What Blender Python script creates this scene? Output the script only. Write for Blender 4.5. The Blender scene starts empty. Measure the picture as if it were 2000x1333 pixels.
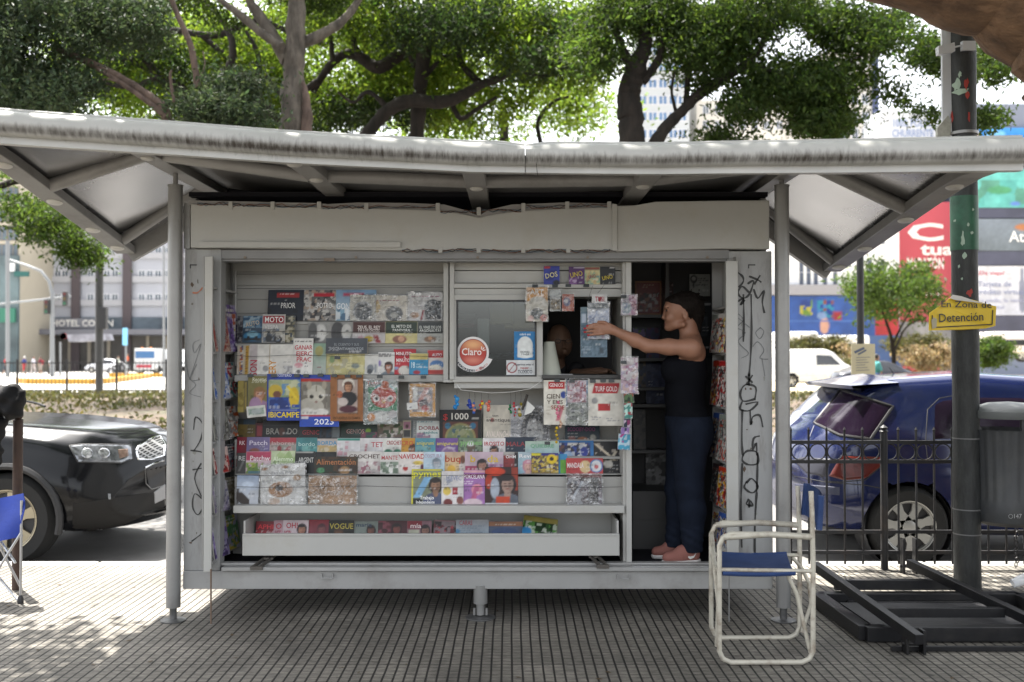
import bpy, math, random
import numpy as np
from mathutils import Vector, Matrix, Euler
from mathutils.bvhtree import BVHTree
R = math.radians
rng = np.random.default_rng(7)
random.seed(7)
SC = bpy.context.scene
COL = SC.collection

# ------------------------------------------------------------------ camera, sky, sun, exposure
FPX, CH, CD = 1944.0, 1.49, 5.65          # focal length in photo pixels, eye height, distance to the kiosk front
PITCH = math.atan((698 - 666.5) / FPX)
cam = bpy.data.cameras.new('Camera')
cam.sensor_width = 36
cam.lens = 36 * FPX / 2000
cam.clip_start, cam.clip_end = 0.1, 2000
cam.dof.use_dof = True
cam.dof.focus_distance = 5.95
cam.dof.aperture_fstop = 2.1
co = bpy.data.objects.new('Camera', cam)
co.location = (0, -CD, CH)
co.rotation_euler = (math.pi / 2 + PITCH, 0, 0)
COL.objects.link(co)
SC.camera = co

SUNPOS = Vector((-0.25, 0.32, 1.0)).normalized()
elev = math.asin(SUNPOS.z)
w = bpy.data.worlds.new('World')
SC.world = w
w.use_nodes = True
nt = w.node_tree
bg = nt.nodes['Background']
sky = nt.nodes.new('ShaderNodeTexSky')
sky.sky_type = 'NISHITA'
sky.sun_disc = False
sky.sun_elevation = elev
sky.sun_rotation = math.atan2(SUNPOS.x, SUNPOS.y)
sky.air_density = 1.0
sky.dust_density = 3.0
sky.ozone_density = 1.0
hs = nt.nodes.new('ShaderNodeHueSaturation')
hs.inputs['Saturation'].default_value = 0.2
nt.links.new(sky.outputs[0], hs.inputs['Color'])
nt.links.new(hs.outputs[0], bg.inputs['Color'])
bg.inputs['Strength'].default_value = 0.15
sun = bpy.data.lights.new('Sun', 'SUN')
sun.energy = 5.0
sun.angle = R(0.5)
sun.color = (1.0, 0.95, 0.87)
so = bpy.data.objects.new('Sun', sun)
so.rotation_euler = SUNPOS.to_track_quat('Z', 'Y').to_euler()
so.location = (-5, 6, 20)
COL.objects.link(so)
SC.view_settings.view_transform = 'Standard'
SC.view_settings.look = 'None'
SC.view_settings.gamma = 1
SC.view_settings.exposure = 1.85
SC.cycles.max_bounces = 8
SC.cycles.transparent_max_bounces = 24
SC.cycles.caustics_reflective = False
SC.cycles.caustics_refractive = False
SC.cycles.sample_clamp_indirect = 6

# ------------------------------------------------------------------ helpers
_cp, _sp = math.cos(PITCH), math.sin(PITCH)
def at(px, py, Y):
    """world point seen at photo pixel (px, py) on the plane at depth Y"""
    dx = (px - 1000) / FPX
    dz = (666.5 - py) / FPX
    vy = _cp - dz * _sp
    vz = _sp + dz * _cp
    t = (Y + CD) / vy
    return Vector((dx * t, Y, CH + vz * t))
def ground_y(py, z=0.0):
    """depth Y at which ground of height z is seen at row py"""
    dz = (666.5 - py) / FPX
    vy = _cp - dz * _sp
    vz = _sp + dz * _cp
    return (z - CH) / vz * vy - CD

def setp(o, label=None, cat=None, group=None, kind=None):
    if label: o['label'] = label
    if cat: o['category'] = cat
    if group: o['group'] = group
    if kind: o['kind'] = kind
    return o
def empty(name, loc=(0, 0, 0), label=None, cat=None, group=None, rz=0):
    o = bpy.data.objects.new(name, None)
    COL.objects.link(o)
    o.location = loc
    o.rotation_euler = (0, 0, rz)
    o.empty_display_size = 0.1
    return setp(o, label, cat, group)
def copy_tree(o, parent=None):
    c = o.copy()
    COL.objects.link(c)
    if parent is not None: c.parent = parent
    for ch in [x for x in KIDS.get(o.name, [])]:
        copy_tree(ch, c)
    return c
KIDS = {}

_txt = {}
def text_mesh(s, bold=0.0):
    """flat letters, unit height, origin left baseline; verts (n,2), faces, width"""
    k = (s, bold)
    if k not in _txt:
        c = bpy.data.curves.new('t', 'FONT')
        c.body = s
        c.size = 1.0
        c.offset = bold
        c.resolution_u = 2
        o = bpy.data.objects.new('t', c)
        m = bpy.data.meshes.new_from_object(o)
        v = np.array([tuple(q.co) for q in m.vertices]) if len(m.vertices) else np.zeros((0, 3))
        f = [tuple(p.vertices) for p in m.polygons]
        wd = v[:, 0].max() if len(v) else 0.1
        bpy.data.meshes.remove(m); bpy.data.objects.remove(o); bpy.data.curves.remove(c)
        _txt[k] = (v[:, :2] / 0.72 if len(v) else v[:, :2], f, wd / 0.72)
    return _txt[k]

class MB:
    def __init__(s):
        s.v = []; s.f = []; s.m = []; s.sm = []; s.c = []; s.hascol = False
    def add(s, vs, fs, mi=0, smooth=False, cols=None):
        b = len(s.v)
        s.v.extend([tuple(x) for x in vs])
        s.f.extend([tuple(i + b for i in f) for f in fs])
        s.m.extend([mi] * len(fs)); s.sm.extend([smooth] * len(fs))
        if cols is not None:
            s.hascol = True; s.c.extend([tuple(c) for c in cols])
        else:
            s.c.extend([(1, 1, 1)] * len(vs))
        return s
    def box(s, lo, hi, mi=0, M=None):
        x0, y0, z0 = lo; x1, y1, z1 = hi
        vs = [(x0,y0,z0),(x1,y0,z0),(x1,y1,z0),(x0,y1,z0),(x0,y0,z1),(x1,y0,z1),(x1,y1,z1),(x0,y1,z1)]
        if M is not None: vs = [M @ Vector(v) for v in vs]
        fs = [(0,3,2,1),(4,5,6,7),(0,1,5,4),(1,2,6,5),(2,3,7,6),(3,0,4,7)]
        return s.add(vs, fs, mi)
    def hexa(s, p, mi=0):
        """p: 8 points: bottom 4 (ccw from above), top 4"""
        return s.add(p, [(0,3,2,1),(4,5,6,7),(0,1,5,4),(1,2,6,5),(2,3,7,6),(3,0,4,7)], mi)
    def bar(s, a, b, w, h, mi=0, up=(0, 0, 1)):
        """box beam from a to b, width w, height h"""
        a = Vector(a); b = Vector(b); d = (b - a).normalized(); u = Vector(up)
        sd = d.cross(u)
        if sd.length < 1e-4: sd = d.cross(Vector((1, 0, 0)))
        sd.normalize(); u = sd.cross(d).normalized()
        p = [a - sd*w/2 - u*h/2, a + sd*w/2 - u*h/2, a + sd*w/2 + u*h/2, a - sd*w/2 + u*h/2]
        q = [x + (b - a) for x in p]
        return s.add(p + q, [(0,1,2,3),(7,6,5,4),(0,4,5,1),(1,5,6,2),(2,6,7,3),(3,7,4,0)], mi)
    def tube(s, pts, rad, n=10, mi=0, cap=True, closed=False):
        pts = [Vector(p) for p in pts]
        if not hasattr(rad, '__len__'): rad = [rad] * len(pts)
        N = len(pts); rings = []
        ref = None
        for i, p in enumerate(pts):
            if closed: d = pts[(i+1) % N] - pts[i-1]
            else: d = pts[min(i+1, N-1)] - pts[max(i-1, 0)]
            if d.length < 1e-9: d = Vector((0, 0, 1))
            d.normalize()
            if ref is None:
                ref = Vector((0, 0, 1)) if abs(d.z) < 0.9 else Vector((1, 0, 0))
            a = d.cross(ref)
            if a.length < 1e-4: a = d.cross(Vector((0.3, 1, 0.2)))
            a.normalize(); b = d.cross(a).normalized(); ref = a.cross(d)
            rings.append([p + (a*math.cos(2*math.pi*k/n) + b*math.sin(2*math.pi*k/n)) * rad[i] for k in range(n)])
        vs = [q for r in rings for q in r]; fs = []
        L = N if closed else N - 1
        for i in range(L):
            j = (i + 1) % N
            for k in range(n):
                k2 = (k + 1) % n
                fs.append((i*n+k, i*n+k2, j*n+k2, j*n+k))
        s.add(vs, fs, mi, True)
        if cap and not closed:
            b = len(s.v) - len(vs)
            s.f.append(tuple(b + k for k in reversed(range(n)))); s.f.append(tuple(b + (N-1)*n + k for k in range(n)))
            s.m += [mi, mi]; s.sm += [False, False]
        return s
    def cyl(s, a, b, r, n=20, mi=0, r2=None):
        return s.tube([a, b], [r, r if r2 is None else r2], n, mi)
    def lathe(s, prof, c=(0, 0, 0), n=24, mi=0, axis='z', cap=True):
        """prof: (radius, height) list"""
        vs = []; c = Vector(c)
        for r, h in prof:
            for k in range(n):
                t = 2*math.pi*k/n; x, y = r*math.cos(t), r*math.sin(t)
                p = {'z': (x, y, h), 'y': (x, h, y), 'x': (h, x, y)}[axis]
                vs.append(c + Vector(p))
        fs = []
        for i in range(len(prof)-1):
            for k in range(n):
                k2 = (k+1) % n
                f = (i*n+k, i*n+k2, (i+1)*n+k2, (i+1)*n+k)
                fs.append(f if axis != 'y' else f[::-1])
        s.add(vs, fs, mi, True)
        if cap:
            b = len(s.v) - len(vs)
            for i0, rev in ((0, True), (len(prof)-1, False)):
                if prof[i0][0] > 1e-5:
                    ring = [b + i0*n + k for k in range(n)]
                    if rev: ring = ring[::-1]
                    s.f.append(tuple(ring)); s.m.append(mi); s.sm.append(False)
        return s
    def prism(s, poly, d, mi=0):
        """poly: 3D points of a planar polygon, d: extrusion vector"""
        poly = [Vector(p) for p in poly]; d = Vector(d); n = len(poly)
        nrm = Vector((0, 0, 0))
        for i in range(n): nrm += poly[i].cross(poly[(i+1) % n])
        if nrm.dot(d) > 0: poly = poly[::-1]
        vs = poly + [p + d for p in poly]
        fs = [tuple(range(n)), tuple(reversed(range(n, 2*n)))] + [(i, n+i, n+(i+1) % n, (i+1) % n)[::-1] for i in range(n)]
        fs = [tuple(range(n)), tuple(reversed(range(n, 2*n)))] + [((i+1) % n, i, n+i, n+(i+1) % n) for i in range(n)]
        return s.add(vs, fs, mi)
    def grid(s, P, mi=0, smooth=True, cols=None, closed=False):
        """P array (a,b,3)"""
        P = np.asarray(P); a, b = P.shape[:2]
        fs = []
        for i in range(a-1):
            for j in range(b if closed else b-1):
                j2 = (j+1) % b
                fs.append((i*b+j, (i+1)*b+j, (i+1)*b+j2, i*b+j2))
        return s.add(P.reshape(-1, 3), fs, mi, smooth, None if cols is None else np.asarray(cols).reshape(-1, 3))
    def text(s, st, o, ux, uy, h, mi=0, wmax=None, align='c', bold=0.0, sx=1.0, thick=0.0):
        """letters on the plane (o; ux, uy); o is the middle/left of the baseline"""
        v, f, wd = text_mesh(st, bold)
        if not len(v): return s
        k = h * sx
        if wmax: k = min(k, wmax / wd) if sx == 1.0 else wmax / wd
        o = Vector(o); ux = Vector(ux); uy = Vector(uy)
        off = {'c': -wd*k/2, 'l': 0, 'r': -wd*k}[align]
        vs = [o + ux*(x*k + off) + uy*(y*h) for x, y in v]
        return s.add(vs, f, mi)
    def xf(s, M):
        s.v = [tuple(M @ Vector(v)) for v in s.v]; return s
    def build(s, name, mats, parent=None, label=None, cat=None, group=None, kind=None, angle=40, loc=None, bevel=0):
        me = bpy.data.meshes.new(name)
        me.from_pydata(s.v, [], s.f)
        if not isinstance(mats, (list, tuple)): mats = [mats]
        for m in mats: me.materials.append(m)
        me.polygons.foreach_set('material_index', s.m)
        me.polygons.foreach_set('use_smooth', s.sm)
        if s.hascol:
            ca = me.color_attributes.new('col', 'FLOAT_COLOR', 'POINT')
            a = np.ones((len(s.v), 4)); a[:, :3] = np.array(s.c)
            ca.data.foreach_set('color', a.ravel())
        me.update()
        if any(s.sm): me.set_sharp_from_angle(angle=R(angle))
        return link(name, me, parent, label, cat, group, kind, loc, bevel)

def link(name, me, parent=None, label=None, cat=None, group=None, kind=None, loc=None, bevel=0):
    o = bpy.data.objects.new(name, me)
    COL.objects.link(o)
    if parent is not None:
        o.parent = parent
        KIDS.setdefault(parent.name, []).append(o)
        if loc is None:
            # vertices are given in world space: counter the parent's own placement
            root = parent
            ml = Matrix.Identity(4)
            chain = []
            while root is not None:
                chain.append(root); root = root.parent
            for q in reversed(chain):
                ml = ml @ q.matrix_parent_inverse @ Matrix.LocRotScale(q.location, q.rotation_euler, q.scale)
            o.matrix_parent_inverse = ml.inverted()
    if loc is not None: o.location = loc
    if bevel:
        b = o.modifiers.new('bevel', 'BEVEL'); b.width = bevel; b.segments = 2; b.limit_method = 'ANGLE'; b.angle_limit = R(40)
    return setp(o, label, cat, group, kind)

def np_mesh(name, V, F, mats, parent=None, smooth=False, cols=None, **kw):
    """fast builder for big quad/tri arrays"""
    me = bpy.data.meshes.new(name)
    V = np.asarray(V, np.float32); F = np.asarray(F, np.int32)
    me.vertices.add(len(V)); me.vertices.foreach_set('co', V.ravel())
    k = F.shape[1]
    me.loops.add(F.size); me.loops.foreach_set('vertex_index', F.ravel())
    me.polygons.add(len(F))
    me.polygons.foreach_set('loop_start', np.arange(0, F.size, k, dtype=np.int32))
    me.polygons.foreach_set('use_smooth', np.full(len(F), smooth))
    if not isinstance(mats, (list, tuple)): mats = [mats]
    for m in mats: me.materials.append(m)
    if cols is not None:
        ca = me.color_attributes.new('col', 'FLOAT_COLOR', 'POINT')
        a = np.ones((len(V), 4), np.float32); a[:, :3] = cols
        ca.data.foreach_set('color', a.ravel())
    me.update(calc_edges=True)
    return link(name, me, parent, **kw)

# ------------------------------------------------------------------ materials
def hexc(h):
    h = h.lstrip('#')
    if len(h) == 3: h = ''.join(c*2 for c in h)
    c = [int(h[i:i+2], 16)/255 for i in (0, 2, 4)]
    return tuple(x/12.92 if x <= 0.04045 else ((x+0.055)/1.055)**2.4 for x in c)
MATS = {}
def mat(name, col, rough=0.6, metal=0.0, var=0.0, vscale=3.0, bump=0.0, bscale=40.0, dirt=None, dscale=2.0, damt=0.5, spec=0.5,
        coat=0.0, attr=False, alpha=1.0, emit=None, estr=1.0, rvar=0.0, trans=0.0, stretch=None, bdist=0.01):
    if name in MATS: return MATS[name]
    if isinstance(col, str): col = hexc(col)
    m = bpy.data.materials.new(name); m.use_nodes = True
    n = m.node_tree.nodes; L = m.node_tree.links
    b = n['Principled BSDF']
    b.inputs['Base Color'].default_value = (*col, 1)
    b.inputs['Roughness'].default_value = rough
    b.inputs['Metallic'].default_value = metal
    b.inputs['Specular IOR Level'].default_value = spec
    b.inputs['Coat Weight'].default_value = coat
    b.inputs['Coat Roughness'].default_value = 0.06
    b.inputs['Alpha'].default_value = alpha
    b.inputs['Transmission Weight'].default_value = trans
    tc = n.new('ShaderNodeTexCoord')
    src = tc.outputs['Object']
    if stretch:
        mp = n.new('ShaderNodeMapping'); mp.inputs['Scale'].default_value = stretch
        L.new(src, mp.inputs[0]); src = mp.outputs[0]
    cur = None
    if attr:
        a = n.new('ShaderNodeAttribute'); a.attribute_name = 'col'; cur = a.outputs['Color']
    def noise(sc, det=5, ro=0.6):
        t = n.new('ShaderNodeTexNoise'); t.inputs['Scale'].default_value = sc; t.inputs['Detail'].default_value = det
        t.inputs['Roughness'].default_value = ro
        L.new(src, t.inputs['Vector']); return t.outputs['Fac']
    if var:
        r = n.new('ShaderNodeMapRange'); r.inputs[1].default_value = 0.3; r.inputs[2].default_value = 0.7
        r.inputs[3].default_value = 1 - var; r.inputs[4].default_value = 1 + var*0.6
        L.new(noise(vscale), r.inputs[0])
        x = n.new('ShaderNodeMix'); x.data_type = 'RGBA'; x.blend_type = 'MULTIPLY'; x.inputs[0].default_value = 1
        if cur: L.new(cur, x.inputs[6])
        else: x.inputs[6].default_value = (*col, 1)
        L.new(r.outputs[0], x.inputs[7]); cur = x.outputs[2]
    if dirt is not None:
        if isinstance(dirt, str): dirt = hexc(dirt)
        r = n.new('ShaderNodeMapRange'); r.inputs[1].default_value = 0.5; r.inputs[2].default_value = 0.72
        r.inputs[4].default_value = damt
        L.new(noise(dscale, 8, 0.7), r.inputs[0])
        x = n.new('ShaderNodeMix'); x.data_type = 'RGBA'
        L.new(r.outputs[0], x.inputs[0])
        if cur: L.new(cur, x.inputs[6])
        else: x.inputs[6].default_value = (*col, 1)
        x.inputs[7].default_value = (*dirt, 1); cur = x.outputs[2]
    if cur: L.new(cur, b.inputs['Base Color'])
    if rvar:
        r = n.new('ShaderNodeMapRange'); r.inputs[3].default_value = max(0.03, rough-rvar); r.inputs[4].default_value = rough+rvar
        L.new(noise(vscale*1.7), r.inputs[0]); L.new(r.outputs[0], b.inputs['Roughness'])
    if bump:
        bp = n.new('ShaderNodeBump'); bp.inputs['Strength'].default_value = bump; bp.inputs['Distance'].default_value = bdist
        L.new(noise(bscale), bp.inputs['Height']); L.new(bp.outputs[0], b.inputs['Normal'])
    if emit is not None:
        if isinstance(emit, str): emit = hexc(emit)
        b.inputs['Emission Color'].default_value = (*emit, 1); b.inputs['Emission Strength'].default_value = estr
    MATS[name] = m
    return m
def flat(h, rough=0.55):
    """a plain ink / paint colour"""
    return mat('ink_' + h.lstrip('#') + ('' if rough == 0.55 else f'_{rough}'), h, rough)

M_ALU = mat('grey_painted_metal', (0.36, 0.36, 0.355), 0.42, 0.15, var=0.10, vscale=2.5, dirt=(0.16, 0.145, 0.125), dscale=3.5, damt=0.45, rvar=0.1, bump=0.05, bscale=60)
M_POST = mat('grey_post_paint', (0.30, 0.30, 0.295), 0.38, 0.35, var=0.12, vscale=3, dirt=(0.15, 0.14, 0.13), dscale=5, damt=0.4, bump=0.05)
M_CREAM = mat('cream_painted_metal', (0.45, 0.45, 0.43), 0.45, 0.0, var=0.06, vscale=2, dirt=(0.36, 0.33, 0.27), dscale=4, damt=0.4, rvar=0.1)
M_CREAM2 = mat('cream_shelf_metal', (0.39, 0.39, 0.375), 0.45, 0.0, var=0.07, vscale=2.5, dirt=(0.33, 0.31, 0.27), dscale=3, damt=0.4)
M_SOFFIT = mat('brushed_soffit_metal', (0.50, 0.50, 0.51), 0.26, 0.85, var=0.12, vscale=1.6, bump=0.25, bscale=1.6, rvar=0.08)
M_RIB = mat('grey_rib_paint', (0.29, 0.285, 0.28), 0.45, 0.1, var=0.12, vscale=3, dirt=(0.13, 0.12, 0.11), dscale=4)
M_DARK = mat('black_floor_void_shade', (0.012, 0.012, 0.016), 0.8, spec=.2)  # floor black, also stands in for shade under the roof
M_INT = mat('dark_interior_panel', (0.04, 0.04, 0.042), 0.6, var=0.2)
M_BLACK = mat('black_plastic', (0.02, 0.02, 0.022), 0.4)
M_WIRE = mat('dark_wire', (0.05, 0.05, 0.05), 0.4, 0.5)
M_LAMP = mat('lamp_lens', (0.55, 0.54, 0.51), 0.35, var=0.05)
M_PAPER = mat('page_edges', (0.62, 0.6, 0.55), 0.8)
M_COVER = mat('printed_cover', (0.5, 0.5, 0.5), 0.38, attr=True, spec=0.4)
# ------------------------------------------------------------------ ground
def paving_mat():
    m = bpy.data.materials.new('ribbed_paving'); m.use_nodes = True
    n = m.node_tree.nodes; L = m.node_tree.links; b = n['Principled BSDF']
    tc = n.new('ShaderNodeTexCoord')
    sep = n.new('ShaderNodeSeparateXYZ'); L.new(tc.outputs['Object'], sep.inputs[0])
    def M(op, a, c=None, d=None):
        q = n.new('ShaderNodeMath'); q.operation = op
        for i, x in enumerate((a, c, d)):
            if x is None: continue
            if isinstance(x, (int, float)): q.inputs[i].default_value = x
            else: L.new(x, q.inputs[i])
        return q.outputs[0]
    wob = n.new('ShaderNodeTexNoise'); wob.inputs['Scale'].default_value = 1.3; wob.inputs['Detail'].default_value = 2
    L.new(tc.outputs['Object'], wob.inputs['Vector'])
    wx = M('MULTIPLY', M('SUBTRACT', wob.outputs['Fac'], 0.5), 0.012)
    def line(coord, period, width, soft):
        f = M('ABSOLUTE', M('SUBTRACT', M('FRACT', M('DIVIDE', coord, period)), 0.5))   # 0.5 at line
        d = M('MULTIPLY', M('SUBTRACT', 0.5, f), period)                               # metres from line
        r = n.new('ShaderNodeMapRange'); r.inputs[1].default_value = width/2; r.inputs[2].default_value = width/2 + soft
        r.inputs[3].default_value = 1; r.inputs[4].default_value = 0
        L.new(d, r.inputs[0]); return r.outputs[0]
    X = M('ADD', sep.outputs['X'], wx); Y = M('ADD', sep.outputs['Y'], wx)
    nn = n.new('ShaderNodeTexNoise'); nn.inputs['Scale'].default_value = 9; nn.inputs['Detail'].default_value = 6
    L.new(tc.outputs['Object'], nn.inputs['Vector'])
    lx = line(X, 0.05, 0.0065, 0.003)
    ly = M('MULTIPLY', line(Y, 0.05, 0.0045, 0.003), M('MULTIPLY', nn.outputs['Fac'], 1.1))
    jt = line(Y, 0.40, 0.006, 0.003)
    groove = M('MAXIMUM', M('MAXIMUM', M('MULTIPLY', lx, 0.98), ly), M('MULTIPLY', jt, 0.8))
    big = n.new('ShaderNodeTexNoise'); big.inputs['Scale'].default_value = 1.1; big.inputs['Detail'].default_value = 8; big.inputs['Roughness'].default_value = 0.65
    L.new(tc.outputs['Object'], big.inputs['Vector'])
    fine = n.new('ShaderNodeTexNoise'); fine.inputs['Scale'].default_value = 45; fine.inputs['Detail'].default_value = 6
    mp = n.new('ShaderNodeMapping'); mp.inputs['Scale'].default_value = (0.35, 1.6, 1); L.new(tc.outputs['Object'], mp.inputs[0]); L.new(mp.outputs[0], fine.inputs['Vector'])
    cr = n.new('ShaderNodeValToRGB')
    cr.color_ramp.elements[0].position = 0.3; cr.color_ramp.elements[0].color = (0.10, 0.092, 0.08, 1)
    cr.color_ramp.elements[1].position = 0.7; cr.color_ramp.elements[1].color = (0.30, 0.275, 0.235, 1)
    L.new(big.outputs['Fac'], cr.inputs[0])
    mul = n.new('ShaderNodeMix'); mul.data_type = 'RGBA'; mul.blend_type = 'MULTIPLY'; mul.inputs[0].default_value = 1
    r2 = n.new('ShaderNodeMapRange'); r2.inputs[1].default_value = 0.3; r2.inputs[2].default_value = 0.7; r2.inputs[3].default_value = 0.5; r2.inputs[4].default_value = 1.35
    L.new(fine.outputs['Fac'], r2.inputs[0]); L.new(cr.outputs[0], mul.inputs[6]); L.new(r2.outputs[0], mul.inputs[7])
    # per tile tone
    wn = n.new('ShaderNodeTexWhiteNoise'); wn.noise_dimensions = '2D'
    cb = n.new('ShaderNodeCombineXYZ'); L.new(M('FLOOR', M('DIVIDE', sep.outputs['X'], 0.4)), cb.inputs[0]); L.new(M('FLOOR', M('DIVIDE', sep.outputs['Y'], 0.4)), cb.inputs[1])
    L.new(cb.outputs[0], wn.inputs['Vector'])
    r3 = n.new('ShaderNodeMapRange'); r3.inputs[3].default_value = 0.78; r3.inputs[4].default_value = 1.15; L.new(wn.outputs['Value'], r3.inputs[0])
    mul2 = n.new('ShaderNodeMix'); mul2.data_type = 'RGBA'; mul2.blend_type = 'MULTIPLY'; mul2.inputs[0].default_value = 1
    L.new(mul.outputs[2], mul2.inputs[6]); L.new(r3.outputs[0], mul2.inputs[7])
    # spots of old chewing gum and dark stains
    vo = n.new('ShaderNodeTexVoronoi'); vo.inputs['Scale'].default_value = 2.2; L.new(tc.outputs['Object'], vo.inputs['Vector'])
    sp = n.new('ShaderNodeMapRange'); sp.inputs[1].default_value = 0.03; sp.inputs[2].default_value = 0.055; sp.inputs[3].default_value = 0.7; sp.inputs[4].default_value = 0
    L.new(vo.outputs['Distance'], sp.inputs[0])
    mix = n.new('ShaderNodeMix'); mix.data_type = 'RGBA'; mix.inputs[7].default_value = (0.008, 0.007, 0.006, 1)
    L.new(M('MAXIMUM', groove, sp.outputs[0]), mix.inputs[0]); L.new(mul2.outputs[2], mix.inputs[6])
    L.new(mix.outputs[2], b.inputs['Base Color'])
    b.inputs['Roughness'].default_value = 0.75
    bp = n.new('ShaderNodeBump'); bp.inputs['Distance'].default_value = 0.004; bp.inputs['Strength'].default_value = 0.8
    L.new(M('SUBTRACT', M('MULTIPLY', fine.outputs['Fac'], 0.3), groove), bp.inputs['Height']); L.new(bp.outputs[0], b.inputs['Normal'])
    return m

RZ = -0.13                                  # road level below the pavement
KERB_Y = ground_y(1097)
M_ASPH = mat('asphalt', (0.16, 0.155, 0.15), 0.85, var=0.2, vscale=1.5, bump=0.4, bscale=60, dirt=(0.09, 0.085, 0.08), dscale=0.7)
M_CONC = mat('pale_concrete', (0.42, 0.41, 0.385), 0.85, var=0.12, vscale=0.5, bump=0.2, bscale=30, dirt=(0.3, 0.29, 0.27), dscale=0.3)
M_KERB = mat('kerb_granite', (0.30, 0.29, 0.27), 0.8, var=0.2, vscale=8, bump=0.3)
M_SOIL = mat('dry_soil', (0.085, 0.06, 0.042), 0.95, var=0.5, vscale=1.4, bump=0.8, bscale=8, dirt=(0.06, 0.065, 0.03), dscale=0.8, damt=0.9)
M_SAND = mat('dry_sandy_lawn', (0.42, 0.36, 0.25), 0.95, var=0.25, vscale=0.3, bump=0.5, bscale=5, dirt=(0.2, 0.2, 0.1), dscale=0.12, damt=0.7)

g = MB(); g.add([(-900, -60, RZ-0.02), (900, -60, RZ-0.02), (900, 1500, RZ-0.02), (-900, 1500, RZ-0.02)], [(0, 1, 2, 3)])
g.build('ground', M_CONC, kind='structure')
g = MB(); g.box((-40, -45, -0.4), (40, KERB_Y-0.15, 0.0)); g.build('pavement', paving_mat(), kind='structure')
g = MB(); 
for i in range(-40, 40): g.box((i*1.0+0.003, KERB_Y-0.148, -0.4), (i*1.0+0.997, KERB_Y, 0.004))
g.build('kerb', M_KERB, kind='structure', bevel=0.015)
MED0, MED1 = ground_y(872, RZ), ground_y(772, RZ+0.15)
g = MB(); g.add([(-60, KERB_Y, RZ), (60, KERB_Y, RZ), (60, MED0, RZ), (-60, MED0, RZ)], [(0, 1, 2, 3)]); g.build('road', M_ASPH, kind='structure')
# planted median: a low mound of soil
nx, ny = 160, 40
P = np.zeros((nx, ny, 3))
for i in range(nx):
    for j in range(ny):
        x = -70 + 140*i/(nx-1); v = j/(ny-1); y = MED0 + (MED1-MED0)*v
        z = RZ + 0.16 + 0.16*math.sin(math.pi*v) + 0.05*math.sin(x*1.3+v*9)*math.sin(v*17+x*.7) if 0 < j < ny-1 else RZ-0.02
        P[i, j] = (x, y, z)
g = MB(); g.grid(P[::-1]); g.build('planting_bed', M_SOIL, kind='structure')
g = MB(); g.add([(12, MED1+6, RZ+.02), (200, MED1+6, RZ+.02), (200, 110, RZ+.02), (12, 110, RZ+.02)], [(0, 1, 2, 3)]); g.build('dry_lawn', M_SAND, kind='structure')
g = MB()
g.add([(-70, 44, RZ+.004), (110, 44, RZ+.004), (110, 52, RZ+.004), (-70, 52, RZ+.004)], [(0, 1, 2, 3)])
g.build('far_road', mat('far_asphalt', (0.30, 0.295, 0.285), 0.85, var=0.12, vscale=0.6), kind='structure')
# low ground cover on the bed
def leaf_mesh(C, size, rnd, up=0.0, asp=0.45):
    """one 4-vertex leaf per centre, random orientation"""
    n = len(C)
    a = rnd.normal(size=(n, 3)); a[:, 2] += up; a /= np.linalg.norm(a, axis=1)[:, None]
    t = rnd.normal(size=(n, 3)); b = np.cross(a, t); b /= np.linalg.norm(b, axis=1)[:, None]
    s = size * rnd.uniform(0.6, 1.3, n)[:, None]
    cc = np.cross(a, b)
    V = np.stack([C - a*s, C + b*s*asp + cc*s*0.12, C + a*s, C - b*s*asp + cc*s*0.12], 1).reshape(-1, 3)
    F = np.arange(4*n).reshape(n, 4)
    return V, F
def leaf_mat(name, col, tcol, tw=0.45, var=0.35, rough=0.5):
    m = bpy.data.materials.new(name); m.use_nodes = True
    n = m.node_tree.nodes; L = m.node_tree.links; b = n['Principled BSDF']
    out = n['Material Output']
    a = n.new('ShaderNodeAttribute'); a.attribute_name = 'col'
    def mul(c):
        x = n.new('ShaderNodeMix'); x.data_type = 'RGBA'; x.blend_type = 'MULTIPLY'; x.inputs[0].default_value = 1
        x.inputs[6].default_value = (*c, 1); L.new(a.outputs['Color'], x.inputs[7]); return x.outputs[2]
    L.new(mul(col), b.inputs['Base Color']); b.inputs['Roughness'].default_value = rough; b.inputs['Specular IOR Level'].default_value = 0.12
    t = n.new('ShaderNodeBsdfTranslucent'); L.new(mul(tcol), t.inputs[0])
    mx = n.new('ShaderNodeMixShader'); mx.inputs[0].default_value = tw
    L.new(b.outputs[0], mx.inputs[1]); L.new(t.outputs[0], mx.inputs[2]); L.new(mx.outputs[0], out.inputs[0])
    return m
def leaf_cols(n, rnd, spread=0.35, hue=0.12):
    v = rnd.uniform(1-spread, 1+spread, n)
    c = np.stack([v*(1+rnd.normal(0, hue, n)), v, v*(1+rnd.normal(0, hue*1.5, n))], 1).clip(0.05, 2)
    return np.repeat(c, 4, 0)
L_GREEN = leaf_mat('leaf_green', (0.028, 0.046, 0.015), (0.085, 0.14, 0.02), 0.45)
L_BRIGHT = leaf_mat('leaf_bright', (0.034, 0.058, 0.014), (0.18, 0.27, 0.026), 0.55)
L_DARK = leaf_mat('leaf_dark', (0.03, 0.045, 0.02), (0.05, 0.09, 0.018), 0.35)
L_GREY = leaf_mat('leaf_grey_green', (0.055, 0.075, 0.045), (0.07, 0.105, 0.04), 0.4)
L_DRY = leaf_mat('leaf_dry', (0.30, 0.24, 0.15), (0.3, 0.22, 0.1), 0.3)
L_MIX = leaf_mat('leaf_olive', (0.08, 0.075, 0.035), (0.1, 0.1, 0.03), 0.35)

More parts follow.
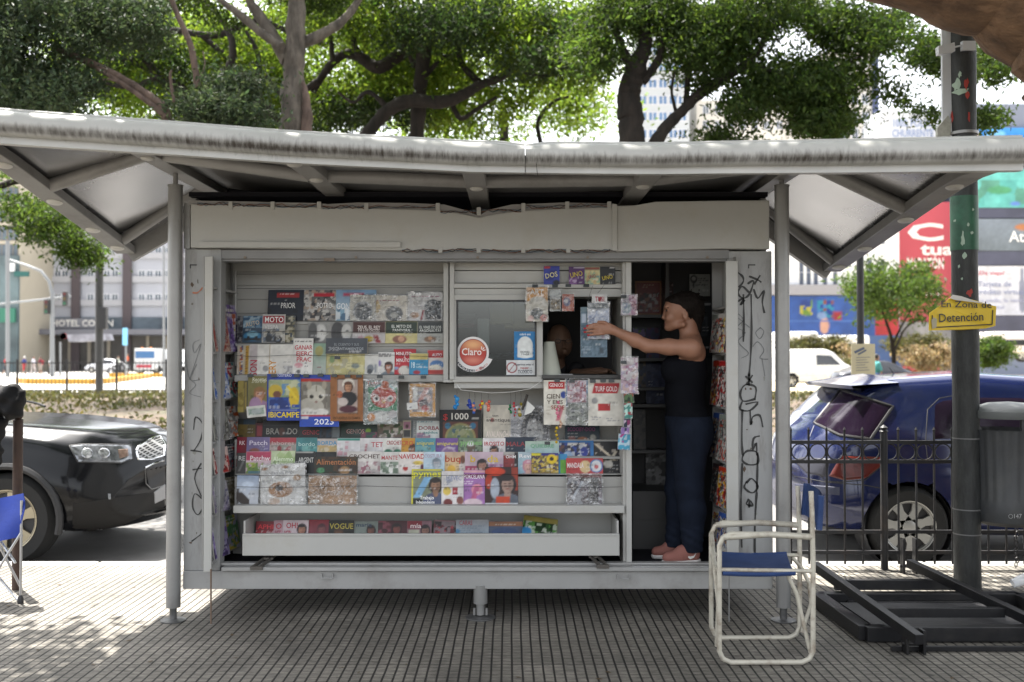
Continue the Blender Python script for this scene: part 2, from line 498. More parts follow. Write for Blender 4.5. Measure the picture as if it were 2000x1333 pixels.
def ground_cover():
    rnd = np.random.default_rng(11)
    V = []; n = 60000
    x = rnd.uniform(-28, 34, n); v = rnd.beta(1.1, 1.1, n); y = MED0 + 0.5 + (MED1-MED0-0.8)*v
    k = np.sin(x*0.9+y*0.5)*np.sin(y*0.83-x*0.31) + rnd.normal(0, .5, n) + (v-0.5)*1.5 > -0.1
    x, y, v = x[k], y[k], v[k]
    z = RZ + 0.18 + 0.16*np.sin(np.pi*v) + rnd.uniform(0, 0.16, len(x))
    C = np.stack([x, y, z], 1)
    V, F = leaf_mesh(C, 0.075, rnd, 0.7)
    np_mesh('ground_cover', V, F, L_MIX, cols=leaf_cols(len(C), rnd, 0.5), kind='stuff')
ground_cover()
g = MB()
rnd = random.Random(5)
for i in range(420):
    x = rnd.uniform(-12, 12); y = rnd.uniform(-1.2, KERB_Y+0.5)
    z = 0.002 if y < KERB_Y-0.15 else (0.006 if y < KERB_Y else RZ+.002)
    a = rnd.uniform(0, 6.28); s = rnd.uniform(0.008, 0.022)
    p = [(x+s*math.cos(a+t)*(1 if k % 2 else .45), y+s*math.sin(a+t)*(1 if k % 2 else .45), z+rnd.uniform(0, .004)) for k, t in enumerate((0, 1.57, 3.14, 4.71))]
    g.add(p, [(0, 1, 2, 3)])
g.build('fallen_leaves', mat('dead_leaf', (0.09, 0.06, 0.03), 0.8), kind='stuff')
# ------------------------------------------------------------------ kiosk
KX = at(937, 700, 0).x
kiosk = empty('newsstand_kiosk', (KX, 0.7, 0), 'grey metal newsstand kiosk with a winged canopy and graffiti on both side panels', 'kiosk')
def rect(mb, px0, py0, px1, py1, Yf, Yb, mi=0):
    """box whose front face (depth Yf) covers the photo rectangle"""
    a = at(px0, py1, Yf); b = at(px1, py0, Yf)
    return mb.box((min(a.x, b.x), Yf, min(a.z, b.z)), (max(a.x, b.x), Yb, max(a.z, b.z)), mi)
FLZ = 0.285                                # kiosk floor
BACK = 1.55
# main columns
for px, pb in ((344, 337), (1526, 1531)):
    post = MB()
    t = at(px, 364, 0); b_ = at(pb, 1186, 0)
    x = (t.x+b_.x)/2
    post.cyl((x, 0, b_.z), (x, 0, t.z), 0.0405, 28)
    o = post.build('post', M_POST, kiosk)
    k = MB(); k.cyl((x, 0, t.z), (x, 0, t.z+0.10), 0.014, 12); k.cyl((x, 0, t.z-0.001), (x, 0, t.z+0.006), 0.044, 20); k.build('post_rod', M_POST, o)
    k = MB(); k.cyl((x, 0, 0.012), (x, 0, b_.z), 0.02, 14); k.lathe([(0.070, 0.002), (0.070, 0.007), (0.04, 0.013), (0.0, 0.013)], (x, 0, 0)); k.build('foot_plate', mat('worn_steel', (0.16, 0.16, 0.16), 0.45, 0.5, var=0.4, vscale=20), o)
k = MB(); x = at(938, 1170, .02).x
k.cyl((x, .06, .085), (x, .06, .19), 0.04, 24); k.cyl((x, .06, .02), (x, .06, .086), 0.024, 14)
k.cyl((x-.035, .05, .02), (x-.035, .05, .06), .007, 8); k.cyl((x+.035, .05, .02), (x+.035, .05, .06), .007, 8)
k.build('foot', M_POST, kiosk)
k = MB(); k.lathe([(0.085, 0.002), (0.085, 0.008), (0.04, 0.014), (0, 0.014)], (x, .06, 0)); k.build('foot_plate', mat('worn_steel', 0), kiosk)

# base skirt, floor, walls
XL, XR = at(357, 700, .03).x, at(1509, 700, .03).x
k = MB(); rect(k, 357, 1116, 1509, 1151, .03, .075); k.box((XL, .075, .17), (XL+.04, BACK, .30)); k.box((XR-.04, .075, .17), (XR, BACK, .30))
for px, py in ((640, 1122), (1217, 1124)):
    a = at(px, py, .03)
    k.box((a.x-.035, .005, a.z-.015), (a.x-.029, .03, a.z+.005)); k.box((a.x+.029, .005, a.z-.015), (a.x+.035, .03, a.z+.005)); k.box((a.x-.035, .005, a.z-.02), (a.x+.035, .012, a.z-.014))
k.build('base_skirt', M_ALU, kiosk, bevel=.003)
k = MB(); rect(k, 432, 1109, 1424, 1116, .0, .06); rect(k, 432, 1100, 1424, 1105, .07, .12); k.build('sliding_track', M_ALU, kiosk, bevel=.002)
k = MB(); k.box((XL+.04, .076, .262), (XR-.04, BACK, FLZ)); k.build('floor_plate', M_DARK, kiosk)
k = MB(); p = [at(1225, 1097, .12), at(730, 1097, .12), at(708, 1106, .12), at(1225, 1107, .12)]
k.prism([Vector((q.x, .125, q.z)) for q in p], (0, .006, 0)); k.build('loose_trim', M_ALU, kiosk)
for px, py in ((510, 1098), (1172, 1095)):
    a = at(px, py, .06); k = MB()
    s_ = 1 if px < 900 else -1
    for dx in (-.02, .02): k.bar((a.x+dx+s_*.05, .16, a.z+.03), (a.x+dx-s_*.015, .0, a.z-.02), .012, .016)
    k.bar((a.x+s_*.03-.03, .10, a.z+.012), (a.x+s_*.03+.03, .10, a.z+.012), .02, .01); k.box((a.x-.035-s_*.01, -.01, a.z-.032), (a.x+.035-s_*.01, .012, a.z-.012))
    k.build('runner_bracket', mat('grimy_steel', (.12, .11, .1), .5, .5), kiosk)
k = MB()
k.box((XL, .16, .30), (XL+.03, BACK, 2.42)); k.box((XR-.03, .16, .30), (XR, BACK, 2.42)); k.box((XL, BACK, .17), (XR, BACK+.03, 2.42))
k.build('outer_wall', M_ALU, kiosk)
k = MB(); k.box((XL, .12, 2.424), (XR, BACK+.03, 2.45)); k.box((XL+.05, .75, 2.45), (XR-.05, .78, 2.62)); k.build('top_plate_shade_board', M_DARK, kiosk)  # black plate and upright board stand in for the shaded void below the roof

# side panels with graffiti
def side_panel(px0, px1, py0, py1):
    k = MB(); rect(k, px0, py0, px1, py1, .045, .14); return k.build('side_panel', mat('side_panel_paint', (0.36, 0.365, 0.365), 0.45, 0.1, var=0.1, vscale=3, dirt=(0.15, 0.135, 0.115), dscale=4, damt=0.7, rvar=.1, stretch=(2.2, 2, .5)), kiosk, bevel=.003)
spl = side_panel(358, 432, 487, 1115)
spr = side_panel(1423, 1507, 491, 1115)
def strokes(mb, lines, Y, rad, mi=0):
    for ln in lines:
        P = [at(x, y, Y) for x, y in ln]
        # smooth
        Q = []
        for i in range(len(P)-1):
            p0, p1, p2, p3 = P[max(i-1, 0)], P[i], P[i+1], P[min(i+2, len(P)-1)]
            for t in (0, .25, .5, .75):
                Q.append(0.5*((2*p1) + (p2-p0)*t + (2*p0-5*p1+4*p2-p3)*t*t + (3*p1-p0-3*p2+p3)*t**3))
        Q.append(P[-1])
        vs = []; fs = []
        for i, q in enumerate(Q):
            d = (Q[min(i+1, len(Q)-1)] - Q[max(i-1, 0)]); d = d.normalized() if d.length > 0 else Vector((1, 0, 0))
            nrm = Vector((-d.z, 0, d.x)); r = rad*(1 + .3*math.sin(i*.9+ln[0][1])+.12*math.sin(i*2.3))
            vs += [q + nrm*r, q - nrm*r]
            if i: fs.append((2*i-2, 2*i-1, 2*i+1, 2*i))
        mb.add(vs, fs, mi)
    return mb
GR = [[(1440, 532), (1450, 540), (1452, 550), (1443, 562)], [(1463, 572), (1450, 560), (1441, 573), (1452, 583), (1464, 574), (1472, 549), (1460, 555)],
      [(1463, 540), (1480, 547), (1487, 552)], [(1485, 538), (1473, 556)], [(1472, 565), (1480, 583), (1492, 568), (1489, 590), (1493, 612)], [(1440, 590), (1452, 583), (1446, 596), (1455, 586)],
      [(1452, 575), (1453, 625), (1452, 668)], [(1467, 575), (1468, 640), (1466, 700), (1463, 735)], [(1456, 735), (1470, 748)], [(1470, 733), (1458, 752)], [(1463, 730), (1463, 754)],
      [(1474, 782), (1476, 757), (1456, 752), (1446, 768), (1452, 784), (1474, 780)], [(1450, 784), (1446, 800), (1465, 802), (1480, 786), (1456, 790)], [(1465, 802), (1467, 830), (1470, 815), (1484, 812), (1490, 835)],
      [(1450, 800), (1449, 860), (1451, 890)], [(1484, 852), (1472, 857), (1470, 880), (1477, 866), (1478, 890)], [(1451, 890), (1460, 881), (1478, 884), (1480, 905), (1462, 908), (1450, 900), (1452, 888)],
      [(1480, 884), (1479, 930), (1478, 962)], [(1459, 940), (1454, 953), (1470, 963), (1480, 950), (1468, 935), (1458, 944)], [(1450, 905), (1448, 960), (1447, 1000), (1449, 1070)],
      [(1478, 962), (1475, 1010), (1474, 1060), (1475, 1150)], [(1463, 975), (1458, 985), (1470, 988), (1465, 978), (1463, 992)]]
k = MB(); strokes(k, GR, .0415, .0052)
strokes(k, [[(1440, 612), (1452, 625), (1440, 640), (1456, 650), (1442, 668), (1462, 690), (1448, 700)], [(1486, 640), (1476, 650), (1484, 662), (1492, 648), (1484, 640)], [(1470, 678), (1480, 668), (1492, 684), (1484, 700), (1500, 702)], [(1488, 700), (1494, 735)], [(1440, 620), (1464, 640)]], .0415, .0022, 1)
k.build('graffiti', [mat('marker_ink', (.03, .03, .03), .5), mat('faded_ink', (.16, .165, .17), .5)], spr)
GL = [[(370, 742), (384, 700), (392, 672), (380, 690), (377, 672), (390, 664)], [(362, 690), (368, 735), (382, 752), (370, 768), (392, 776)], [(384, 712), (372, 742), (390, 742)],
      [(378, 840), (382, 815), (396, 830), (392, 858), (378, 882)], [(372, 880), (395, 884), (400, 895)], [(393, 905), (380, 935), (396, 975)], [(394, 915), (376, 918)],
      [(395, 975), (380, 965), (376, 990), (386, 1006), (397, 992)], [(374, 1058), (395, 1042)]]
k = MB(); strokes(k, GL[:3], .0415, .0016, 1); strokes(k, GL[3:], .0415, .0034); strokes(k, [[(376, 572), (386, 572), (396, 562)]], .0415, .004, 2)
k.build('graffiti', [mat('marker_ink', 0), mat('faded_ink', 0), mat('orange_ink', (.5, .18, .1), .6)], spl)
for px in (378, 1468):
    k = MB(); a = at(px, 518, .045); k.box((a.x-.02, .041, a.z-.003), (a.x+.02, .0455, a.z+.003)); k.box((a.x-.02, .041, a.z-.02), (a.x-.015, .0455, a.z+.003)); k.build('lock_slot', M_BLACK, spl if px < 900 else spr)

rr_ = random.Random(12)
for sp_, x0, x1 in ((spl, 362, 394), (spr, 1444, 1500)):
    for q in range(9):
        cx, cy, w_, h_ = rr_.uniform(x0+4, x1-4), rr_.uniform(540, 1090), rr_.uniform(3, 10), rr_.uniform(3, 14); k = MB()
        k.add([at(cx+w_/2*rr_.uniform(.4, 1)*math.cos(t), cy+h_/2*rr_.uniform(.4, 1)*math.sin(t), .0435) for t in np.linspace(0, 6.28, 10)[:-1]][::-1], [tuple(range(9))]); k.build('sticker_residue', flat(['8c8c86', '6a655c', '5c4a3c'][q % 3]), sp_)
# header sign boxes
k = MB()
def fascia_poly(top, bot, Y0, Y1, mb, mi=0):
    poly = [at(x, y, Y0) for x, y in top] + [at(x, y, Y0) for x, y in reversed(bot)]
    mb.prism(poly, (0, Y1-Y0, 0), mi)
fascia_poly([(372, 399), (480, 402), (560, 404), (700, 407), (800, 409), (868, 412), (906, 419), (935, 425), (970, 418), (1020, 412), (1100, 408), (1197, 405)],
            [(372, 484), (560, 486), (800, 490), (935, 489), (1100, 489), (1197, 489)], .0, .10, k)
hd = k.build('sign_box', M_CREAM, kiosk, bevel=.004)
k = MB(); fascia_poly([(368, 392), (480, 394), (560, 396), (620, 397), (640, 399), (700, 396), (800, 397), (868, 400), (905, 410), (935, 422), (955, 410), (1000, 400), (1100, 396), (1199, 398)],
                      [(368, 400), (480, 403), (560, 405), (700, 408), (800, 410), (868, 413), (906, 420), (935, 426), (970, 419), (1020, 413), (1100, 409), (1199, 406)][::1], .02, .12, k)
k.build('sign_rim', mat('bent_pale_trim', (.33, .32, .31), .4, .2, var=.15), hd)
k = MB()
for x in (450, 532, 623, 715, 855, 935, 1022, 1108, 1190): 
    y = 411 + (8 if 900 < x < 960 else 0) - (3 if x < 700 or x > 1050 else 0)
    k = MB(); rect(k, x-4, y-14, x+4, y+2, -.006, .0); k.build('trim_clip', M_CREAM, hd, bevel=.001)
for x in (860, 935, 1022, 1110): k = MB(); rect(k, x-4, 484, x+4, 494, -.006, .0); k.build('trim_clip', M_CREAM, hd, bevel=.001)
k = MB(); rect(k, 388, 473, 782, 484, -.02, .0); k.build('lower_trim', M_CREAM, hd, bevel=.001)
k = MB(); rect(k, 1196, 399, 1205, 490, -.012, .02); k.build('joint_cover', M_CREAM, hd, bevel=.001)
rw = random.Random(3)
for x0, x1, y in ((385, 445, 399), (455, 528, 401), (540, 618, 402), (630, 712, 405), (720, 850, 405), (860, 930, 414), (940, 1018, 412), (1028, 1104, 404), (1112, 1192, 402), (785, 856, 490), (866, 930, 490), (942, 1018, 491), (1028, 1106, 491), (1114, 1192, 491)):
    k = MB()
    for q in range(3):
        pts = [at(x0 + (x1-x0)*i/7, y + rw.uniform(-4, 4), -.004) for i in range(8)]
        k.tube(pts, .0022, 5, q % 3)
    k.build('loose_cable', [M_BLACK, mat('blue_grey_cable', (.12, .16, .2), .5), mat('rusty_cable', (.16, .07, .04), .6)], hd)
k = MB()
fascia_poly([(1204, 402), (1240, 401), (1280, 394), (1400, 392), (1503, 391)], [(1204, 492), (1300, 489), (1410, 486), (1503, 487)], .005, .10, k)
k.build('sign_box', M_CREAM, kiosk, label='plain right section of the sign box', bevel=.006)
k = MB(); rect(k, 359, 396, 371, 486, .03, .06); k.build('sign_edge', M_POST, kiosk)
# header rail and dark behind
k = MB(); rect(k, 432, 488, 1424, 506, .04, .15); rect(k, 432, 506, 1424, 511, .06, .15)
k.build('header_rail', mat('dull_rail', (.22, .22, .22), .45, .2, var=.15), kiosk, bevel=.002)
k = MB(); a = at(643, 507, .03); k.box((a.x-.03, .03, a.z-.01), (a.x+.03, .045, a.z+.008)); 
for x in (478, 695, 933, 1148, 1382): 
    a = at(x, 503, .03); k.cyl((a.x, .03, a.z), (a.x, .045, a.z), .008, 10)
k.build('rail_fitting', mat('rusty_fitting', (.2, .16, .13), .6), kiosk)

# ------------------------------------------------------------------ canopy
BX = [-2.51, -1.91, -1.03, -.19, .70, 1.53, 2.14]
YF = [-1.62, -1.42, -1.15, -1.00, -1.05, -1.32, -1.49]          # front edge, bent outwards at the wings
YB = [.81, .9, .9, .9, .9, 1.0, 1.0]
def zs(i, Y):
    """underside height of rib i at depth Y"""
    base = {0: 2.37 - .18*(Y+.35), 1: 2.535, 2: 2.425, 3: 2.395, 4: 2.405, 5: 2.495, 6: 2.25 - .14*(Y+.35)}[i]
    base -= .03*0
    zf = FRONTZ[i]
    t = min(max((-.55 - Y)/(-.55 - YF[i]), 0), 1)
    return base*(1-t*t*.9) + zf*t*t*.9
def px_of(p):
    v = Vector(p) - Vector((0, -CD, CH)); fwd = v.y*_cp + v.z*_sp; up = -v.y*_sp + v.z*_cp
    return 1000 + FPX*v.x/fwd, 666.5 - FPX*up/fwd
def front_py(px):          # bottom edge of the front fascia in the photo
    return np.interp(px, [-250, 0, 560, 1040, 1300, 1700, 2010], [263, 281, 318, 343, 341, 337, 334])
FRONTZ = []
for x, y in zip(BX, YF):
    px = 1000 + FPX*x/(y+CD); FRONTZ.append(at(px, front_py(px), y).z)
FRONTZ[0] += .0
def interp_edge(x):
    return np.interp(x, BX, YF), np.interp(x, BX, FRONTZ)
# soffit and roof skin
def soffit_z(i, Y): return zs(i, Y) + .055
for i in range(6):
    nU, nV = 10, 14
    P = np.zeros((nU, nV, 3)); T = np.zeros((nU, nV, 3))
    for a in range(nU):
        u = a/(nU-1)
        for b in range(nV):
            v = b/(nV-1)
            y0 = YF[i]*(1-u)+YF[i+1]*u; y1 = YB[i]*(1-u)+YB[i+1]*u
            y = y0 + (y1-y0)*v; x = BX[i]*(1-u)+BX[i+1]*u
            z = soffit_z(i, y)*(1-u) + soffit_z(i+1, y)*u
            P[a, b] = (x, y, z + .012*math.sin(u*math.pi)*math.sin(v*math.pi*2)); T[a, b] = (x, y, z+.02)
    k = MB(); k.grid(P); k.build('soffit_panel', M_SOFFIT if i in (0, 5) else mat('dull_soffit', (.27, .27, .275), .4, .3, var=.15, vscale=2), kiosk)
    k = MB(); k.grid(T[::-1]); k.build('roof_panel', M_ALU, kiosk)
# ribs
for i in range(7):
    k = MB(); w_ = .055 if 0 < i < 6 else .06
    N = 12; ys = [YF[i] + .03 + (YB[i]-YF[i]-.03)*j/(N-1) for j in range(N)]
    vs = []; fs = []
    lean = 0
    for y in ys:
        z = zs(i, y)
        vs += [(BX[i]-w_, y, z), (BX[i]+w_, y, z), (BX[i]+w_, y, z+.053), (BX[i]-w_, y, z+.053)]
    for j in range(N-1):
        for q in range(4):
            q2 = (q+1) % 4; fs.append((4*j+q, 4*j+4+q, 4*j+4+q2, 4*j+q2)[::-1])
    fs += [(0, 1, 2, 3)[::-1], (4*N-4, 4*N-3, 4*N-2, 4*N-1)]
    k.add(vs, fs); k.build('roof_beam' if i in (0, 6) else 'roof_rib', M_RIB, kiosk, bevel=.004)
spots = {0: (-1.35, -.75, -.2, .3, .67), 1: (-.45,), 2: (-.42, -.95), 3: (-.33,), 4: (-.33, -.9), 5: (-.25, -.95), 6: (-1.4, -.85, -.25, .38, .86)}
for i, L_ in spots.items():
    for y in L_:
        k = MB(); sl = (zs(i, y+.05)-zs(i, y-.05))/.1
        r_ = .042 if i in (0, 6) else .036
        k.lathe([(r_, 0), (r_, -.006), (r_*.8, -.012), (r_*.55, -.015), (0, -.015)][::-1], n=24)
        k.xf(Matrix.Translation((BX[i], y, zs(i, y)+.001)) @ Matrix.Rotation(math.atan(sl), 4, 'X'))
        k.build('spotlight', M_LAMP, kiosk)
# longitudinal tubes
def tubebay(i, Y, r, drop=.0):
    a = Vector((BX[i]+.05, Y, zs(i, Y)+.032-drop)); b = Vector((BX[i+1]-.05, Y, zs(i+1, Y)+.032-drop))
    k = MB(); k.cyl(a, b, r, 20); k.build('roof_tube', M_RIB, kiosk)
for i in range(6):
    tubebay(i, -.36, .036)
tubebay(0, .62, .034); tubebay(5, .82, .034)
# rear edge strip
for i in (0, 1, 2, 3, 4, 5):
    k = MB(); a = Vector((BX[i], YB[i]+.03, zs(i, YB[i])+.01)); b = Vector((BX[i+1], YB[i+1]+.03, zs(i+1, YB[i+1])+.01))
    k.bar(a, b, .06, .13); k.build('rear_edge', M_RIB, kiosk)
# front bullnose fascia in two lengths, cracked at the joint
def bull_mat():
    m = mat('weathered_bullnose', (.44, .44, .425), .40, 0.0, var=.12, vscale=4)
    n = m.node_tree.nodes; L = m.node_tree.links; b = n['Principled BSDF']
    base = b.inputs['Base Color'].links[0].from_socket
    at_ = n.new('ShaderNodeAttribute'); at_.attribute_name = 'col'
    sp = n.new('ShaderNodeSeparateColor'); L.new(at_.outputs['Color'], sp.inputs[0])
    tc = n.new('ShaderNodeTexCoord'); mp = n.new('ShaderNodeMapping'); mp.inputs['Scale'].default_value = (26, 3, 6)
    L.new(tc.outputs['Object'], mp.inputs[0])
    t = n.new('ShaderNodeTexNoise'); t.inputs['Scale'].default_value = 2.2; t.inputs['Detail'].default_value = 9; t.inputs['Roughness'].default_value = .72
    L.new(mp.outputs[0], t.inputs['Vector'])
    t2 = n.new('ShaderNodeTexNoise'); t2.inputs['Scale'].default_value = 1.6; t2.inputs['Detail'].default_value = 4; L.new(tc.outputs['Object'], t2.inputs['Vector'])
    a1 = n.new('ShaderNodeMath'); a1.operation = 'MULTIPLY_ADD'; a1.inputs[1].default_value = 1.5
    L.new(t.outputs['Fac'], a1.inputs[0]); 
    s1 = n.new('ShaderNodeMath'); s1.operation = 'MULTIPLY_ADD'; s1.inputs[1].default_value = .9; s1.inputs[2].default_value = -1.28
    L.new(t2.outputs['Fac'], s1.inputs[0]); L.new(s1.outputs[0], a1.inputs[2])
    a2 = n.new('ShaderNodeMath'); a2.operation = 'MULTIPLY_ADD'; a2.inputs[1].default_value = .95
    L.new(sp.outputs[0], a2.inputs[0]); L.new(a1.outputs[0], a2.inputs[2]); 
    r = n.new('ShaderNodeMapRange'); r.inputs[1].default_value = .22; r.inputs[2].default_value = 1.0; r.inputs[4].default_value = .97
    L.new(a2.outputs[0], r.inputs[0])
    x = n.new('ShaderNodeMix'); x.data_type = 'RGBA'; x.inputs[7].default_value = (.028, .02, .014, 1)
    L.new(r.outputs[0], x.inputs[0]); L.new(base, x.inputs[6]); L.new(x.outputs[2], b.inputs['Base Color'])
    return m
M_BULL = bull_mat()
prof = []   # (forward, up, grime)
H_ = .138
for a in np.linspace(0, 1, 22):
    th = a*math.pi
    if a < .12: prof.append((.0, H_, .0))
    ang = -math.pi/2 + a*math.pi*.98
prof = [(-.06, .150, 0), (0, .150, 0), (.004, .147, 0), (.004, .138, 0)]
for a in np.linspace(0, 1, 14):
    th = math.pi/2 - a*math.pi*.86
    prof.append((.012 + .052*math.cos(th), .082 + .054*math.sin(th), [0, 0, .02, .05, .10, .16, .24, .36, .55, .85, 1.0, .95, .6, .35][int(round(a*13))]))
prof += [(.004, .030, .30), (.006, .012, .16), (.006, .0, .1), (-.02, .0, 0), (-.06, .004, 0)]
def bull(x0, x1, name):
    xs = np.linspace(x0, x1, 60); P = []; Cc = []
    for x in xs:
        y, z = interp_edge(x)
        dent = .006*math.sin(x*5.1) * .5
        pinch = 0
        if abs(x - XJ) < .12: pinch = (1-abs(x-XJ)/.12)*.014
        P.append([(x, y - f, z + u - dent*.3 - (pinch if u > .1 else 0)) for f, u, g_ in prof]); Cc.append([(g_, g_, g_) for f, u, g_ in prof])
    k = MB(); k.grid(P, cols=Cc, closed=True)
    b = len(k.v); m_ = len(prof)
    k.f += [tuple(range(m_)), tuple(reversed(range(b-m_, b)))]; k.m += [0, 0]; k.sm += [False, False]
    k.build(name, M_BULL, kiosk, angle=50)
XJ = at(1026, 300, -1.02).x
XJ2 = at(1050, 320, -1.0).x
bull(BX[0], XJ-.002, 'canopy_edge'); bull(XJ+.002, BX[6], 'canopy_edge')
k = MB(); 
for (px0, py0), (px1, py1) in (((1049, 302), (1047, 318)), ((1047, 318), (1050, 343))):
    a = at(px0, py0, -1.076); b = at(px1, py1, -1.03)
    k.tube([a, b], .0016, 5)
k.build('crack', M_BLACK, kiosk)
# small lamps on the roof edge seen as specks
for px, py in ((212, 232), (1655, 275)):
    a = at(px, py+4, -1.2); k = MB(); k.box((a.x-.025, -1.2, a.z-.01), (a.x+.025, -1.14, a.z+.012)); k.build('roof_clip', M_ALU, kiosk, bevel=.003)

# ------------------------------------------------------------------ interior, counters, window wall
DY = .42                                  # wall the upper rows stand against
k = MB()
rect(k, 455, 500, 870, 1100, DY+.06, DY+.08)
for y in range(505, 740, 27):
    rect(k, 455, y, 870, y+26.0, DY+.045, DY+.06)
k.build('slat_wall', M_CREAM2, kiosk)
for a_ in ((866, 511, 876, 742, .20, DY+.06), (878, 511, 887, 742, .17, DY+.06), (1217, 511, 1223, 1104, .12, DY+.06), (1223.5, 511, 1233, 1106, .10, .9)):
    k = MB(); rect(k, *a_); k.build('display_mullion', M_CREAM, kiosk, bevel=.002)
k = MB()
rect(k, 887, 514, 1217, 528, .21, DY); rect(k, 887, 529.5, 1217, 553, .214, DY); rect(k, 887, 554, 1217, 563, .17, DY); rect(k, 887, 564, 1217, 580, .19, DY)
k.build('window_header', M_CREAM, kiosk, bevel=.002)
wf = MB(); rect(wf, 884, 576, 1060, 587, .175, .22); rect(wf, 884, 735, 1060, 747, .175, .22); rect(wf, 884, 587.2, 892, 734.8, .177, .22); rect(wf, 1047, 587.2, 1060, 734.8, .177, .22)
WF = wf.build('window', M_CREAM, kiosk, bevel=.002)
wf = MB(); rect(wf, 891, 586, 1048, 589, .172, .18); rect(wf, 891, 733, 1048, 736, .172, .18); rect(wf, 891, 589, 894, 733, .172, .18); rect(wf, 1045, 589, 1048, 733, .172, .18); wf.build('gasket', M_BLACK, WF)
gm = bpy.data.materials.new('window_glass'); gm.use_nodes = True
n_ = gm.node_tree.nodes; L_ = gm.node_tree.links
gl = n_.new('ShaderNodeBsdfGlossy'); gl.inputs['Roughness'].default_value = .03; tr = n_.new('ShaderNodeBsdfTransparent'); tr.inputs[0].default_value = (.8, .84, .84, 1)
fr = n_.new('ShaderNodeFresnel'); fr.inputs[0].default_value = 1.9; mx = n_.new('ShaderNodeMixShader')
L_.new(fr.outputs[0], mx.inputs[0]); L_.new(tr.outputs[0], mx.inputs[1]); L_.new(gl.outputs[0], mx.inputs[2]); L_.new(mx.outputs[0], n_['Material Output'].inputs[0])
M_GLASS = gm
wf = MB(); rect(wf, 893, 588, 1046, 734, .195, .199); wf.build('pane', M_GLASS, WF)
k = MB(); rect(k, 887, 747, 1217, 759, .20, DY); rect(k, 866, 742, 1062, 747.5, .19, DY)
k.build('window_sill', M_CREAM, kiosk, bevel=.002)
k = MB(); rect(k, 1058, 733, 1217, 740, .16, .75); k.build('counter_top', mat('dark_counter', (.05, .05, .05), .4), kiosk)
# inside the booth
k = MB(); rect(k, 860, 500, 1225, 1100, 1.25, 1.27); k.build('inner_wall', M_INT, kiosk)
k = MB(); rect(k, 860, 750, 1217, 930, DY+.025, DY+.05); k.build('display_back', M_CREAM2, kiosk)
# stepped risers for the rows under the window
STEP = {'A': .385, 'B': .345, 'C': .30, 'D': .235, 'E': .36, 'F': .30, 'G': .235, 'H': .16}
k = MB()
for py, y0, x1 in ((628, .395, 868), (671, .352, 868)):
    rect(k, 458, py, x1, py+6, y0, DY+.05); rect(k, 458, py+6, x1, py+44, y0+.012, y0+.02)
rect(k, 458, 733, 870, 746, .255, DY+.05)
for py, y0 in ((861, .33), (892, .268), (927, .205)):
    rect(k, 458, py, 1217, py+5, y0, DY+.05)
rect(k, 458, 926, 1217, 988, .205, .215)
rect(k, 458, 859, 1217, 926, .326, .33)
k.build('display_step', M_CREAM2, kiosk, bevel=.0015)
k = MB(); rect(k, 455, 988, 1220, 1003, .09, .42); k.build('display_ledge', M_CREAM, kiosk, bevel=.004)
# bottom tray
k = MB(); a = at(474, 1088, .06); b = at(1209, 1044, .06); c = at(488, 1014, .36); c2 = at(1192, 1014, .36)
rect(k, 473, 1046, 1210, 1086, .06, .072); 
k.box((a.x, .072, a.z+.01), (b.x, .40, a.z+.02))
k.box((a.x, .072, a.z+.02), (a.x+.012, .40, b.z+.075)); k.box((b.x-.012, .072, a.z+.02), (b.x, .40, b.z+.075)); k.box((a.x+.012, .39, a.z+.02), (b.x-.012, .40, b.z+.075))
rect(k, 473, 1043, 1210, 1047.5, .055, .078)
k.build('magazine_tray', M_CREAM, kiosk, bevel=.003)
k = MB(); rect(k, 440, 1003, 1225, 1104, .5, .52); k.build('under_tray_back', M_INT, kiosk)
# thin retaining wires
k = MB()
for y, Yw in ((648, .325), (695, .28), (928, .14), (951, .135)):
    pts = [at(460 + (1222-460 if y > 900 else 410)*i/12, y + 1.5*math.sin(i*1.3), Yw) for i in range(13)]
    k.tube(pts, .0013, 5)
for y in (536, 564):
    k.tube([at(463, y, .40), at(868, y-2, .40)], .0015, 5)
k.build('retaining_wire', M_WIRE, kiosk)
# left fold-out shelf leaf: long edge plus shelves, seen from its inner side
LX = at(414, 700, -.05).x
leaf = empty('shelf_leaf', (LX, .2, .3)); leaf.parent = kiosk; KIDS.setdefault(kiosk.name, []).append(leaf)
leaf.matrix_parent_inverse = Matrix.Translation(Vector(kiosk.location)).inverted()
k = MB(); a = at(397, 1118, -.05); b = at(415.5, 501, -.05); k.box((a.x, -.05, a.z), (b.x, -.03, b.z)); k.build('leaf_edge', M_CREAM, leaf, bevel=.003)
k = MB(); k.box((LX-.06, -.03, .30), (LX-.05, .50, 2.06)); k.build('leaf_back', mat('grey_leaf_back', (.3, .3, .29), .5), leaf)
SHZ = [at(430, y, .1).z for y in (563, 688, 780, 860, 925, 1000)] + [.34]
k = MB()
for z in SHZ: k.box((LX-.05, -.03, z-.012), (LX+.004, .49, z))
for z in SHZ[2:6]: k.tube([(LX+.012, -.03, z+.10), (LX+.012, .48, z+.10)], .002, 5)
k.cyl((LX+.0, .42, 1.35), (LX+.0, .42, 2.02), .006, 8); k.build('leaf_shelf', M_ALU, leaf)
k = MB(); k.box((LX-.05, .49, .30), (LX+.03, .52, 2.1)); k.build('leaf_post', M_ALU, leaf)
